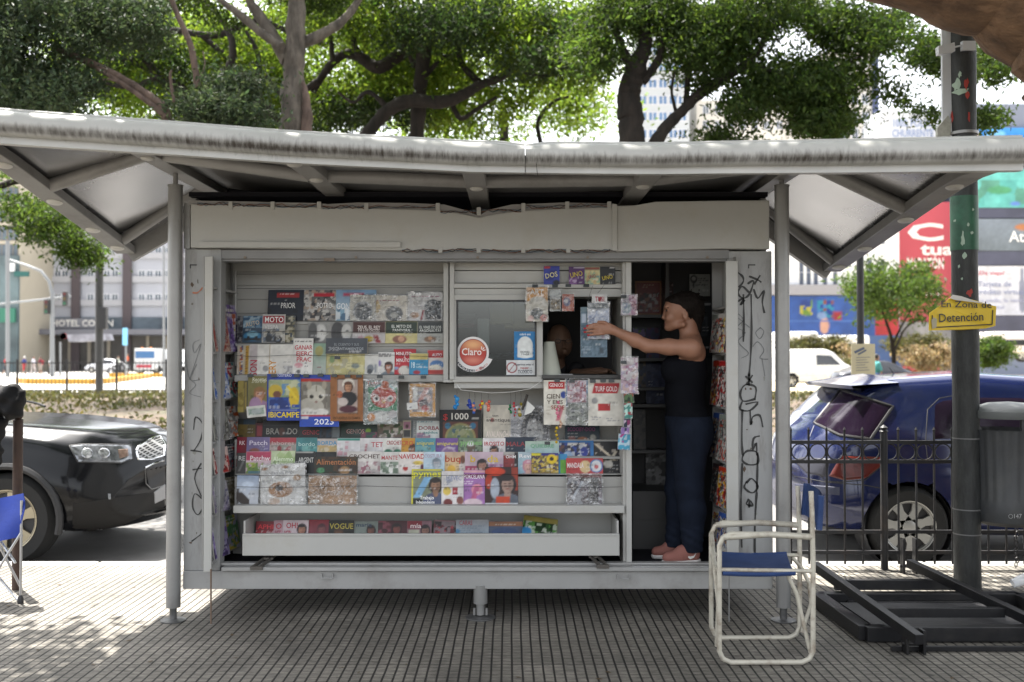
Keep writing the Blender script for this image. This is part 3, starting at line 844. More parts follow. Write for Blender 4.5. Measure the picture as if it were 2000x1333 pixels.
# right fold-out leaf
RX = at(1421, 700, -.05).x
leafr = empty('shelf_leaf', (RX, .2, .3)); leafr.parent = kiosk; KIDS.setdefault(kiosk.name, []).append(leafr)
leafr.matrix_parent_inverse = Matrix.Translation(Vector(kiosk.location)).inverted()
k = MB(); a = at(1420, 1112, -.05); b = at(1441, 510, -.05); k.box((a.x, -.05, a.z), (b.x, -.03, b.z)); k.build('leaf_edge', M_CREAM, leafr, bevel=.003)
k = MB(); k.box((RX+.055, -.03, .30), (RX+.065, .36, 2.06)); k.build('leaf_back', mat('grey_leaf_back', 0), leafr)
SHR = [at(1408, y, .1).z for y in (600, 690, 795, 900, 990, 1075)]
k = MB()
for z in SHR: k.box((RX-.004, -.03, z-.012), (RX+.055, .35, z))
k.box((RX-.004, .35, .30), (RX+.06, .365, 2.06)); k.build('leaf_shelf', M_ALU, leafr)
# doorway interior: shelves and boxes on the back wall
k = MB(); IY = 1.05
a = at(1236, 1100, IY); b = at(1420, 500, IY)
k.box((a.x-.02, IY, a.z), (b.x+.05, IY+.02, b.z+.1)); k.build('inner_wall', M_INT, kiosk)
for a_ in [(1225, y, 1345, y+6, IY-.16, IY) for y in (615, 700, 757, 790, 880, 950)]+[(1300, 510, 1307, 640, IY-.18, IY)]:
    k = MB(); rect(k, *a_); k.build('inner_shelf', mat('grey_inner_shelf', (.10, .10, .10), .5), kiosk)
k = MB(); rect(k, 1236, 960, 1310, 1090, .62, .95); rect(k, 1236, 1015, 1309, 1016.5, .617, .62); k.build('inner_cabinet', mat('dark_cabinet', (.05, .05, .05), .5), kiosk, bevel=.004)
k = MB(); rect(k, 1236, 1106, 1400, 1112, .02, .075); k.build('threshold', M_ALU, kiosk)
# ------------------------------------------------------------------ printed covers
def c3(h): return np.array(hexc(h))
prn = np.random.default_rng(21)
def vnoise(w, h, cell, k=1):
    """smooth random field on the (h, w) px lattice sample points U, V"""
    gw, gh = int(w/cell)+3, int(h/cell)+3
    return prn.random((gh, gw, k)), cell
def samp(field, U, V):
    g, cell = field; x = np.clip(U/cell, 0, g.shape[1]-1.001); y = np.clip(V/cell, 0, g.shape[0]-1.001)
    xi, yi = x.astype(int), y.astype(int); fx = (x-xi)[..., None]; fy = (y-yi)[..., None]
    fx = fx*fx*(3-2*fx); fy = fy*fy*(3-2*fy)
    return (g[yi, xi]*(1-fx)*(1-fy) + g[yi, xi+1]*fx*(1-fy) + g[yi+1, xi]*(1-fx)*fy + g[yi+1, xi+1]*fx*fy)
def soft(d, s=1.0): return np.clip(.5 - d/s, 0, 1)[..., None]
def paint(U, V, w, h, ops, base):
    C = np.zeros(U.shape+(3,)) + c3(base)
    texts = []
    for o in ops:
        k = o[0]
        if k == 'g': t = np.clip(V/h, 0, 1)[..., None]; C = C*(1-t) + c3(o[1])*t
        elif k == 'r':
            m = soft(np.maximum(np.maximum(o[1]*w-U, U-o[3]*w), np.maximum(o[2]*h-V, V-o[4]*h))); C = C*(1-m) + c3(o[5])*m
        elif k == 'e':
            d = (np.hypot((U-o[1]*w)/o[3], (V-o[2]*h)/o[4])-1)*min(o[3], o[4]); m = soft(d, 1.5); C = C*(1-m) + c3(o[5])*m
        elif k == 'o':     # ring
            d = np.abs(np.hypot(U-o[1]*w, V-o[2]*h)-o[3])-o[4]; m = soft(d, 1.2); C = C*(1-m) + c3(o[5])*m
        elif k == 'p':
            cx, cy, s, hair, skin, cl = o[1]*w, o[2]*h, *o[3:7]
            def E(x, y, rx, ry, c, C):
                d = (np.hypot((U-cx-x*s)/(rx*s), (V-cy-y*s)/(ry*s))-1)*min(rx, ry)*s; m = soft(d, 1.2); return C*(1-m) + c3(c)*m
            C = E(0, .08, .62, .72, hair, C); C = E(0, 1.55, 1.15, .85, cl, C); C = E(0, .7, .24, .4, skin, C); C = E(.0, .12, .42, .54, skin, C)
            C = E(-.1, -.33, .46, .2, hair, C)
            C = C*(1-.22*soft((np.hypot((U-cx-.3*s)/(.25*s), (V-cy-.15*s)/(.5*s))-1)*.3*s, 4)); dk = '5c3a2c'
            C = E(-.17, .05, .09, .035, dk, C); C = E(.15, .05, .09, .035, dk, C); C = E(0, .4, .11, .03, '8a5044', C)
        elif k == 'c':
            x0, y0, x1, y1, cell, pal = o[1:7]; pal = [c3(q) for q in pal.split(',')]
            f = samp(vnoise(w*1.3+20, h*1.3+80, cell, len(pal)), U, V); i = np.argmax(f, -1)
            D = np.array(pal)[i]
            m = soft(np.maximum(np.maximum(x0*w-U, U-x1*w), np.maximum(y0*h-V, V-y1*h))); C = C*(1-m) + D*m
        elif k == 'l':
            x0, y0, x1, y1, n, col = o[1:7]
            pitch = (y1-y0)*h/n; ph = (V-y0*h)/pitch; row = np.floor(ph)
            on = ((ph-row) < .45) & (U > x0*w) & (V > y0*h) & (V < y1*h) & (U < (x0+(x1-x0)*(.7+.3*np.sin(row*2.3+x0*9)))*w) & (np.sin(U*1.9+row*5) > -.75)
            m = on[..., None]*.85; C = C*(1-m) + c3(col)*m
        elif k == 'w':     # diagonal sweep
            lim = (o[6] if len(o) > 6 else .28)*h; d = np.maximum(np.abs((U-o[1]*w) + (V-o[2]*h)*o[3]) - o[4], np.abs(V-o[2]*h)-lim); m = soft(d, 2); C = C*(1-m) + c3(o[5])*m
        elif k in ('t', 'tv', 'ts'): texts.append(o)
    if w > 28 and h > 28 and w < 120:
        for q in range(3):
            x0_ = .06 if q % 2 else .55; y0_ = prn.uniform(.35, .8); d_ = prn.random() > .5
            ph = ((V/h-y0_)*h)/2.6; on = (ph > 0) & (ph < 3) & ((ph % 1) < .5) & (U > x0_*w) & (U < (x0_+prn.uniform(.2, .38))*w) & (np.sin(U*2.3+q) > -.6); C = C*(1-on[..., None]*.35) + (c3('f0f0f0') if d_ else c3('202428'))*on[..., None]*.35
    f2 = samp(vnoise(w+30, h*2+90, 22, 1), U, V); C = C*(.82+.3*f2)  # broad uneven lighting multiplied into the cover colour
    f = samp(vnoise(w+20, h*2+90, 5, 1), U, V)
    C = C*(.9+.2*f); g_ = C.mean(-1, keepdims=True); C = (g_ + (C-g_)*.98).clip(0, 1)**1.12*.92
    return C.clip(0, 1), texts
M_BAG = bpy.data.materials.new('clear_plastic_film'); M_BAG.use_nodes = True
def _bag():
    n = M_BAG.node_tree.nodes; L = M_BAG.node_tree.links
    tr = n.new('ShaderNodeBsdfTransparent'); tr.inputs[0].default_value = (.93, .94, .95, 1)
    gl = n.new('ShaderNodeBsdfGlossy'); gl.inputs['Roughness'].default_value = .22; gl.inputs[0].default_value = (.9, .9, .9, 1)
    tc = n.new('ShaderNodeTexCoord'); t = n.new('ShaderNodeTexNoise'); t.inputs['Scale'].default_value = 26; t.inputs['Detail'].default_value = 3; t.inputs['Distortion'].default_value = 1.5
    L.new(tc.outputs['Object'], t.inputs['Vector'])
    b = n.new('ShaderNodeBump'); b.inputs['Strength'].default_value = .9; b.inputs['Distance'].default_value = .03; L.new(t.outputs['Fac'], b.inputs['Height']); L.new(b.outputs[0], gl.inputs['Normal'])
    r = n.new('ShaderNodeMapRange'); r.inputs[1].default_value = .42; r.inputs[2].default_value = .75; r.inputs[3].default_value = .1; r.inputs[4].default_value = .55; L.new(t.outputs['Fac'], r.inputs[0])
    m = n.new('ShaderNodeMixShader'); L.new(r.outputs[0], m.inputs[0]); L.new(tr.outputs[0], m.inputs[1]); L.new(gl.outputs[0], m.inputs[2]); L.new(m.outputs[0], n['Material Output'].inputs[0])
_bag()
def crinkle(w, h, seed, amp=.006, n=14):
    r = np.random.default_rng(seed); P = np.zeros((n, n, 3)); f = r.random((n, n))
    for i in range(n):
        for j in range(n):
            P[i, j] = (-w/2 + w*j/(n-1), -f[i, j]*amp, h*i/(n-1))
    return P
def printed(name, x0, y0, x1, y1, Y, ops, label, cat=None, base='ddd', ext=0, tilt=8, roll=0, th=.005, bag=False, group='magazines and books on the newsstand', bend=0.0, loc=None, rz=0, cell=2.0):
    s = (Y + CD)/FPX
    w, hv = x1-x0, y1-y0; h = hv + ext
    W, H = w*s, h*s/math.cos(R(tilt))
    nx, nz = max(6, int(w/cell)), max(6, int(h/cell))
    u = np.linspace(0, w, nx+1); v = np.linspace(0, h, nz+1)
    U, V = np.meshgrid(u, v)
    C, texts = paint(U, V, w, hv, ops, base)
    P = np.zeros(U.shape+(3,)); P[..., 0] = (U/w-.5)*W; P[..., 2] = (1-V/h)*H
    bow = bend*(np.cos((U/w-.5)*math.pi)); P[..., 1] = -bow
    k = MB(); k.grid(P[::-1], cols=C[::-1])
    nf = len(k.v)
    # back and edges
    B = P.copy()[[0, -1]][:, [0, -1]]
    b = [tuple(B[0, 0]), tuple(B[0, 1]), tuple(B[1, 1]), tuple(B[1, 0])]
    bk = [(q[0], q[1]+th, q[2]) for q in b]
    k.add(b+bk, [(4, 5, 6, 7), (0, 4, 7, 3), (1, 2, 6, 5), (0, 1, 5, 4), (3, 7, 6, 2)], 1)
    mats = [M_COVER, M_PAPER]
    for t in texts:
        bold = .012
        col = flat(t[5])
        if col not in mats: mats.append(col)
        mi = mats.index(col)
        wm = (t[6] if len(t) > 6 else .9)*w*s
        yy = -.0012 - bend*math.cos((t[2]-.5)*math.pi)
        if t[0] == 't': k.text(t[1], ((t[2]-.5)*W, yy, H*(1-(t[3]*hv+t[4]*.5)/h)), (1, 0, 0), (0, 0, 1), t[4]*s, mi, wmax=wm, bold=bold, sx=1.001)
        elif t[0] == 'ts':
            a = R(12); k.text(t[1], ((t[2]-.5)*W, yy, H*(1-(t[3]*hv+t[4]*.5)/h)), (math.cos(a), 0, math.sin(a)), (-math.sin(a), 0, math.cos(a)), t[4]*s, mi, wmax=wm, bold=bold, sx=1.001)
        else:
            k.text(t[1], ((t[2]-.5)*W + t[4]*s*.5, yy, H*(1-(t[3]*hv)/h)), (0, 0, 1), (-1, 0, 0), t[4]*s, mi, wmax=(t[6] if len(t) > 6 else .9)*hv*s, bold=bold, sx=1.001)
    if cat is None: cat = name.replace('_', ' ')
    if loc is None: loc = at((x0+x1)/2, y1+ext, Y)
    o = k.build(name, mats, None, label, cat, group, loc=loc, angle=60)
    o.rotation_euler = Euler((R(-tilt), R(roll), rz), 'YXZ' if rz == 0 else 'XYZ')
    if bag:
        q = MB(); q.grid(crinkle(W*1.08, H*1.06, int(x0+y0))); 
        q.xf(Matrix.Translation((0, -.006, -H*.02)))
        b_ = q.build('plastic_bag', M_BAG, o, loc=(0, 0, 0))
    return o
A, B_, Cc_, D_, E_, F_, G_, H2 = (STEP[k] for k in 'ABCDEFGH')
T = []
def m(*a, **k): T.append((a, k))
W9 = 'e8e6e0'
# top row (a)
m('calendar', 522, 566, 594, 627, A, [('c', 0, .5, 1, 1, 14, '1c2638,141a26'), ('r', .24, .1, .84, .24, 'b03034'), ('l', .3, .13, .78, .2, 1, 'f0d0d0'), ('t', 'PRIOR', .55, .5, 11, 'd8d8d8', .4), ('l', .42, .33, .6, .38, 1, 'aaaaaa')], 'dark navy square calendar with a red band and the word PRIOR', base='1d2738')
m('calendar', 592, 566, 655, 627, A-.006, [('c', 0, 0, 1, 1, 6, '9a9896,6c6b6b,c9c7c4,45454a,b5a596'), ('r', .3, .1, .95, .22, 'c0283c'), ('t', '-POTRO-', .65, .5, 11, 'e8e8e8', .55)], 'square calendar of grey tattoo-like drawings with a red band', base='888')
m('calendar', 653, 566, 734, 627, A-.003, [('g', 'cfe0ea'), ('c', 0, .6, 1, 1, 8, '8fb4cc,5b7f9c,e0e8ee'), ('r', .2, .1, .7, .2, 'c05070'), ('t', 'GON', .2, .52, 12, 'f0f4f8', .32)], 'sky blue calendar behind the disc packet on the top row', base='7fa3c4')
m('booklet', 683, 576, 733, 627, A-.014, [('e', .5, .62, 18, 18, '7d8286'), ('o', .5, .62, 18, 1.2, 'b9bcc0'), ('o', .5, .62, 10, 3, '5c6166'), ('l', .15, .1, .9, .16, 1, '555555')], 'cream packet with a grey metal disc under clear film', base='d9d6cc', bag=True)
m('booklet', 733, 577, 796, 627, A-.010, [('e', .58, .72, 17, 15, '74797c'), ('e', .58, .78, 8, 6, 'b9b9b4'), ('l', .02, .18, .95, .24, 1, 'a04058'), ('e', .05, .45, 6, 12, 'd8bd86')], 'cream packet with a dull round mould, red lettering line above', base='e6dfd2', bag=True)
m('booklet', 796, 571, 864, 627, A-.008, [('e', .72, .6, 17, 20, '555a5e'), ('c', .5, .3, .95, .95, 4, '666b70,8d9398,484c50'), ('l', .08, .14, .98, .2, 1, 'a03a6a'), ('w', .42, .8, .2, 2, 'a02838', .18), ('e', .2, .8, 9, 6, 'c09878')], 'white packet with a square grey mould in film, right end of the top row', base='eceaea', bag=True)
# second row (b)
m('magazine', 462, 617, 474, 670, B_-.004, [('c', 0, 0, 1, 1, 4, '5c5c62,8e8f92,34343c')], 'thin grey magazine edge left of the blue car magazine', base='777')
m('magazine', 473, 617, 512, 670, B_-.010, [('c', 0, 0, 1, .45, 6, '6f92ac,9fb6c4,3f5f7c'), ('ts', 'AUTO', .5, .28, 9, 'c8b8a0', .7), ('e', .5, .75, 17, 10, '2f7ca6'), ('e', .5, .68, 11, 6, '86b4c8'), ('r', .1, .82, .9, .92, '10202c'), ('e', .3, .8, 3, 3, '0a1016'), ('e', .7, .8, 3, 3, '0a1016')], 'magazine with a bright blue car under an orange title', base='3c5468')
m('magazine', 553, 617, 575, 670, B_-.002, [('c', 0, 0, 1, 1, 5, '8a8468,525248,b7b2a0,3a4858')], 'magazine with olive photo tucked behind the motorcycle magazine', base='777')
m('magazine', 511, 614, 556, 670, B_-.014, [('r', .03, .05, .95, .32, 'b02434'), ('t', 'MOTO', .5, .18, 11, 'f0eeee', .82), ('t', 'VESPA', .4, .44, 8, 'd8d8d8', .6), ('c', 0, .5, 1, 1, 6, '8c8c8a,4f545c,bcbab2,6d7a8c'), ('e', .3, .85, 7, 7, '303438'), ('o', .7, .88, 6, 2, '222222')], 'white motorcycle magazine with the red title block MOTO', base='c8c8c6')
m('print', 601, 629, 646, 671, B_-.004, [('g', '8a8a88'), ('e', .55, .5, 11, 17, 'd8d8d6'), ('e', .2, .5, 9, 20, '6a6a6a'), ('e', .6, .42, 3, 1.5, '333333'), ('e', .4, .8, 6, 3, '444444')], 'grey portrait print, left one of the pair on the second row', 'print', base='a8a8a6')
m('print', 646, 629, 688, 671, B_-.008, [('g', '9a9a98'), ('e', .3, .5, 13, 22, '565658'), ('e', .72, .45, 10, 15, 'd5d5d2'), ('e', .75, .42, 3, 1.5, '333333')], 'grey portrait print with a dark hair mass, right one of the pair', 'print', base='a8a8a6')
m('book', 688, 628, 752, 671, B_-.014, [('r', 0, 0, 1, .52, '5a3834'), ('t', 'ZEUS, EL REY', .5, .26, 6, 'ece4e0', .7), ('t', 'DE LOS DIOSES', .5, .42, 6, 'ece4e0', .66), ('e', .5, .8, 9, 6, 'c8b040'), ('w', .75, .8, -.5, 5, 'a0484a', .18), ('e', .25, .8, 6, 8, 'c0a0a8')], 'children\'s book with brown band titled ZEUS, EL REY', base='c6c2c2', th=.01)
m('book', 752, 628, 815, 671, B_-.010, [('r', 0, 0, 1, .54, '405246'), ('t', 'EL MITO DE', .5, .22, 6, 'e4e8e4', .62), ('t', 'PANDORA', .5, .4, 6, 'e4e8e4', .55), ('e', .45, .82, 14, 8, '9a7060'), ('e', .5, .8, 6, 6, 'd8ac90')], 'children\'s book with green band titled EL MITO DE PANDORA', base='d8cf9a', th=.01)
m('book', 815, 628, 865, 671, B_-.016, [('r', 0, 0, 1, .54, '4a4f50'), ('t', 'EL VIAJE DE LOS', .5, .26, 5.5, 'e4e8e4', .85), ('t', 'ARGONAUTAS', .5, .42, 5.5, 'e4e8e4', .85), ('e', .5, .82, 12, 6, '8d7460'), ('e', .5, .76, 4, 4, 'c49c7c')], 'children\'s book with grey band titled EL VIAJE DE LOS ARGONAUTAS', base='b8bab6', th=.01)
# third row (c)
m('book', 462, 675, 476, 732, Cc_-.004, [('c', .3, 0, .8, 1, 3, 'b86a4a,d8d0c4,6a6a88,c8903c')], 'beige book spine at the left end of the third row', base='cfc6b8', th=.012)
m('book', 475, 675, 487, 732, Cc_-.010, [('r', .2, 0, .75, 1, 'c09830'), ('l', .2, .05, .8, .95, 14, '8a6418')], 'mustard striped book beside the beige spine', base='d0c6ae', th=.012)
m('book', 486, 673, 524, 732, Cc_-.014, [('r', 0, 0, .4, 1, 'c8c0c0'), ('tv', 'RGSON', .22, .97, 14, 'a8253a', .9), ('e', .85, .8, 6, 6, '9c9c9c')], 'white book with a dark red vertical title ending in SON', base=W9, th=.012)
m('book', 523, 673, 572, 732, Cc_-.008, [('tv', 'OMERY', .17, .97, 14, 'd0902c', .9), ('c', .6, .72, .98, 1, 4, 'e6e4de,b0aeb0,d8d8d8'), ('r', 0, 0, .04, 1, 'b89858')], 'white book with an orange vertical title ending in RY', base=W9, th=.012)
m('booklet', 608, 671, 636, 732, Cc_-.012, [('g', 'b8beb8'), ('e', .5, .25, 8, 10, 'a8a468'), ('l', .4, .7, .9, .9, 3, '8c5058')], 'pale green booklet between the red-lettered book and the grey box', base='8aa894')
m('book', 571, 661, 610, 732, Cc_-.018, [('l', .1, .06, .95, .16, 1, '444444'), ('t', 'GANAR', .52, .25, 9, 'b8283c', .9), ('t', 'EJERC', .55, .42, 9, 'b8283c', .8), ('t', 'PRAC', .55, .58, 9, 'b8283c', .75), ('e', .3, .74, 8, 5, 'd8a0a8'), ('l', .6, .68, .95, .85, 4, '444a58'), ('e', .3, .92, 4, 4, '777777')], 'white exercise book with the red words GANAR EJERC PRAC', base='e4e2de', th=.01)
m('book', 636, 690, 713, 732, Cc_-.006, [('c', 0, 0, 1, 1, 7, 'cfc890,c6bd88,b9b59a,d9d4a8'), ('e', .15, .3, 5, 7, '8fa878'), ('e', .75, .6, 8, 5, '909a94')], 'pale yellow book below the dark grey title box', base='cdc792')
m('box', 636, 661, 717, 691, Cc_-.020, [('t', 'EL CUENTO Y SUS', .5, .4, 5, '90969c', .6), ('t', 'ENCANTAMIENTOS', .5, .68, 5, 'a8aeb4', .82)], 'wide slate grey box with faint lettering, third row', 'box', base='50555d', th=.02)
m('magazine', 712, 692, 740, 732, Cc_-.010, [('l', .1, .05, .9, .12, 1, 'b03838'), ('e', .4, .7, 7, 8, '8a9098'), ('e', .35, .85, 5, 5, '50565c'), ('r', .7, .5, .85, .9, '9ca2a8')], 'white magazine with grey machine parts, beside the curly-haired portrait', base='dcdcd8')
m('magazine', 738, 688, 770, 732, Cc_-.014, [('l', .05, .05, .95, .28, 2, '3a3a44'), ('p', .65, .62, 14, '3a241c', 'b07860', '7c8890'), ('e', .1, .5, 3, 6, '8a7cb0')], 'white magazine with a curly-haired face, left of the red MINUTO one', base='d8d8d6')
m('magazine', 768, 682, 812, 732, Cc_-.008, [('t', 'MINUTO', .45, .18, 7, 'f4e8e8', .7), ('t', 'A', .5, .32, 4, 'f4e8e8', .1), ('t', 'MINUTO', .42, .44, 7, 'f4e8e8', .6), ('e', .5, .85, 12, 10, 'dad6d0'), ('e', .1, .75, 6, 3, '9aa8cc')], 'bright red magazine with the words MINUTO A MINUTO', base='c02c3c')
m('magazine', 799, 690, 836, 732, Cc_-.016, [('r', 0, 0, 1, .3, 'd8c880'), ('r', 0, .3, 1, 1, '3c9cc8'), ('t', '18', .18, .55, 12, 'c8e4f0', .25), ('l', .35, .5, .95, .75, 3, 'bfe0ee'), ('e', .4, .9, 7, 4, 'b03040')], 'turquoise magazine with a straw coloured top, number 18', base='3c9cc8')
m('magazine', 834, 684, 866, 732, Cc_-.010, [('r', 0, 0, 1, .32, 'c23a3a'), ('t', 'AUTO', .6, .2, 6, 'e8e8f0', .6), ('e', .6, .6, 14, 9, '4f7cb0'), ('e', .5, .72, 12, 6, 'd8d4c8'), ('r', 0, .8, 1, 1, 'b83a34')], 'red and blue magazine at the right end of the third row', base='d0c8c4')
# row hanging below the third shelf (d)
hang = dict(tilt=1, th=.003)
m('magazine', 464, 744, 486, 806, D_+.01, [('c', 0, 0, .6, 1, 7, 'a89850,8c7c3c'), ('r', .65, .05, .78, .9, 'b8a048')], 'olive gold book at the far left of the hanging row', base='6c6a50', **hang)
m('magazine', 484, 735, 521, 814, D_-.004, [('r', 0, 0, 1, 1, '8a8450'), ('t', 'Recetas', .6, .08, 8, 'd8d8c0', .75), ('l', .2, .15, .9, .18, 1, 'c8c8b0'), ('p', .62, .42, 20, 'a07848', 'd09c80', 'a888a8'), ('e', .4, .72, 12, 16, 'b090b0')], 'olive recipe magazine with a long-haired woman in lilac', base='8a8450', **hang)
m('paper_slip', 483, 793, 520, 815, D_-.014, [('c', .1, .2, .9, .8, 4, 'a8b8ac,c4ccc4,8fa39a'), ('e', .5, .5, 10, 5, 'b8c0c0')], 'white lottery slip clipped over the recipe magazine', 'paper slip', base='dcdcd6', tilt=1, roll=-6, th=.001)
m('magazine', 521, 731, 587, 822, D_-.008, [('r', .05, .13, .97, .74, '8ca080'), ('c', .05, .13, .97, .45, 8, '9cac8c,c0c4a4,6c94b8,a8b090'), ('e', .25, .38, 14, 14, 'c8b040'), ('e', .3, .44, 8, 7, '7a5040'), ('c', .06, .5, .7, .74, 9, '2450a0,1c3c84,3866b4'), ('e', .8, .5, 10, 20, 'd4b830'), ('w', .75, .4, -.7, 3, 'e0c838', .15), ('r', .75, .66, .97, .72, '2450a0'), ('r', .1, .76, .9, .78, '98a0b8'), ('t', 'IBICAMPE', .5, .87, 11, 'e8cc20', .92), ('t', 'BOSTERO', .5, .03, 5, 'd0d4e4', .45)], 'royal blue football magazine with yellow IBICAMPE title', base='2448a4', **hang)
m('calendar', 585, 733, 662, 834, D_-.002, [('r', 0, 0, 1, .08, '2a50b4'), ('r', 0, .07, .55, .13, 'bc3428'), ('r', .5, .1, .9, .13, 'bc3428'), ('r', 0, .13, .8, .77, '6c665c'), ('c', 0, .13, .8, .77, 12, '8a857c,7a756c,96928a'), ('e', .28, .62, 26, 18, 'b8b4aa'), ('e', .42, .36, 18, 17, 'c8c4b8'), ('e', .24, .2, 5, 8, 'b0a898'), ('e', .62, .2, 5, 8, 'b0a898'), ('e', .3, .42, 4, 4, '33302c'), ('e', .53, .42, 4, 4, '33302c'), ('e', .42, .52, 2.5, 2, '8a5a54'), ('w', .42, .26, 0, 1.2, '8c8676', .06), ('e', .2, .72, 16, 8, 'dcdad4'), ('e', .55, .72, 14, 7, 'dcdad4'), ('r', 0, .775, 1, .8, 'c03030'), ('t', '2023', .62, .9, 11, 'e4e8f4', .5), ('r', .03, .8, .22, .85, 'd8d8e0'), ('l', .05, .9, .3, .94, 1, 'c8d0e8')], 'calendar 2023 with a grey kitten and blue bottom band', base='3058b8', **hang)
m('framed_picture', 645, 733, 709, 823, D_-.014, [('r', .2, .08, .84, .84, '5a3c28'), ('r', .22, .1, .82, .82, 'b8a8a0'), ('e', .55, .2, 12, 12, 'e4ded4'), ('p', .55, .24, 15, '6a4430', 'c89878', '282c34'), ('e', .55, .52, 14, 14, '262a32'), ('e', .28, .42, 6, 7, 'b87050'), ('e', .38, .58, 10, 8, 'd0c4c0'), ('e', .55, .74, 18, 7, '5a2c3c'), ('t', 'ESCUDERIA ESTAMPA', .5, .93, 5, '5c3a1c', .85)], 'brown framed picture of a haloed man holding a baby', 'picture', base='a06c40', tilt=1, th=.008)
m('toy_bag', 712, 744, 776, 828, D_-.006, [('r', .1, .15, 1, .7, '3c9068'), ('e', .6, .3, 22, 20, '68b4bc'), ('e', .58, .38, 25, 21, 'b83424'), ('e', .62, .12, 8, 10, 'c06030'), ('e', .36, .42, 6, 6, 'e4e0dc'), ('e', .36, .42, 3.4, 3.4, '1c2028'), ('e', .78, .42, 6, 6, 'e4e0dc'), ('e', .78, .42, 3.4, 3.4, '1c2028'), ('e', .58, .48, 4, 4, 'd8a038'), ('e', .55, .85, 20, 10, 'd8d8d4'), ('e', .2, .85, 8, 8, 'd08838'), ('e', .85, .78, 8, 8, 'c8c4c4'), ('t', 'Tutti', .25, .05, 6, 'b04038', .4)], 'clear bag with a red big-eyed plush print on a green card', 'toy bag', base='9aa4a0', tilt=1, th=.012, bag=True)
m('framed_picture', 800, 750, 850, 814, D_-.03, [('r', .12, .1, .88, .86, 'b8b4b4'), ('c', .12, .1, .88, .86, 6, 'a8a8b0,c4bcb8,8c8c94,c8a8a0'), ('w', .5, .4, .5, 5, 'c08078'), ('e', .55, .6, 9, 8, '4a3c44'), ('e', .6, .75, 7, 6, 'b04848'), ('r', .14, .12, .3, .5, 'e0e0dc')], 'picture in a yellow frame hanging left of the keyrings', 'picture', base='d0983c', tilt=1, th=.03, bag=True)
m('price_card', 795, 787, 816, 800, D_-.042, [('l', .1, .2, .9, .8, 3, '6a6a80')], 'small white card overlapping the yellow picture frame', 'card', base='e0e0de', tilt=1, th=.001, roll=-4)
# row e, tops showing
e = dict(ext=34)
m('book', 462, 819, 499, 856, E_, [('c', 0, .3, 1, 1, 8, '6c5c28,7c6a30,50482a'), ('r', .3, .05, .9, .3, '28465a')], 'dark olive book at the left end under the gold one', base='2c3430', **e)
m('book', 497, 827, 513, 856, E_-.006, [('r', .2, .2, .8, .9, 'a04048')], 'narrow dark red book left of the black BRANDO one', base='5c2026', **e)
m('magazine', 511, 822, 582, 856, E_-.010, [('t', 'BRA', .28, .62, 12, '9c9a94', .38), ('t', 'DO', .82, .62, 12, 'a8a6a0', .28), ('e', .53, .66, 6, 8, '5a3424'), ('r', .03, .3, .95, .32, '606060')], 'black magazine titled BRA DO under the football magazine', base='1c1c1e', **e)
m('magazine', 583, 828, 663, 856, E_-.006, [('t', 'GENIC', .28, .62, 9, '9c4048', .42), ('c', .5, .3, .8, 1, 5, '1c2830,2c4458,3c3c44'), ('r', .8, .2, .98, 1, '7c8488')], 'dark comic with red bubble letters under the kitten calendar', base='2a2e30', **e)
m('magazine', 664, 828, 736, 856, E_-.012, [('t', 'GENIOS', .4, .55, 9, 'a8444c', .5), ('e', .5, .6, 22, 6, '3a5450'), ('t', 'GENIOS', .4, .55, 9, 'c0b8b0', .48), ('e', .75, .5, 5, 4, '8cb038'), ('c', .55, .6, 1, 1, 5, '5a4858,3c6458,8c5464')], 'dark green comic under the brown framed picture', base='24382f', **e)
m('magazine', 730, 824, 788, 856, E_-.004, [('c', 0, 0, 1, 1, 7, '6a7a58,4a5c44,9c9488,7c6c60,c8c0b8')], 'green garden photo magazine under the plush toy bag', base='556', **e)
m('booklet', 786, 822, 802, 856, E_-.016, [('r', .1, .1, .9, .5, 'a8788c'), ('r', .1, .55, .9, .95, '3c3c3c'), ('e', .5, .35, 3, 4, '4c2c28')], 'small cream booklet with a pink square picture', base='b8b09c', **e)
m('book', 800, 822, 815, 856, E_-.010, [('r', .1, .0, .4, 1, '50585c'), ('l', .5, .1, .9, .9, 7, 'b0b0ac')], 'grey striped book left of the white DORBA one', base='8c9092', **e)
m('magazine', 813, 823, 859, 856, E_-.018, [('l', 0, .05, 1, .16, 1, '3c7888'), ('t', 'DORBA', .52, .42, 7.5, '80202c', .88), ('t', 'tejidos', .6, .68, 5, '3c8080', .6), ('c', 0, .7, .6, 1, 5, '8c7c94,c0c4c4,a88898')], 'white knitting magazine with dark red title, left of the board game', base='cfd4d2', **e)
m('game_box', 858, 801, 940, 858, E_-.02, [('r', .08, .4, .92, 1, '6c4238'), ('e', .5, .98, 30, 30, 'a09868'), ('e', .5, .98, 26, 26, '7c8c6c'), ('c', .3, .65, .72, .95, 4, '506c78,8c9468,a0a484'), ('e', .2, .55, 6, 6, '3c7898'), ('e', .8, .55, 6, 6, '3c7898'), ('t', '$', .14, .24, 12, 'b02828', .12), ('t', '1000', .47, .22, 13, 'd8d4cc', .45), ('r', .78, .26, .94, .32, 'b8b8b4')], 'black board game box marked 1000', 'game box', base='17191f', th=.03, tilt=3, ext=10)
m('magazine', 944, 792, 1002, 856, E_-.014, [('t', 'ton', .4, .32, 5, '444444', .2), ('t', 'avantique', .5, .45, 7, '5c5854', .8), ('e', .3, .46, 4, 4, 'a04038')], 'cream magazine above the red one with tall letters', base='cfc9bc', ext=10)
m('book', 947, 820, 999, 856, E_-.024, [('r', .05, .1, .95, 1, '982028'), ('r', .3, .2, .9, .35, 'c05058'), ('e', .2, .25, 4, 4, '301014'), ('t', 'AVALANCHA', .52, .8, 12, 'e4d8d0', .95)], 'red and black book titled AVALANCHA', base='1c1416', **e)
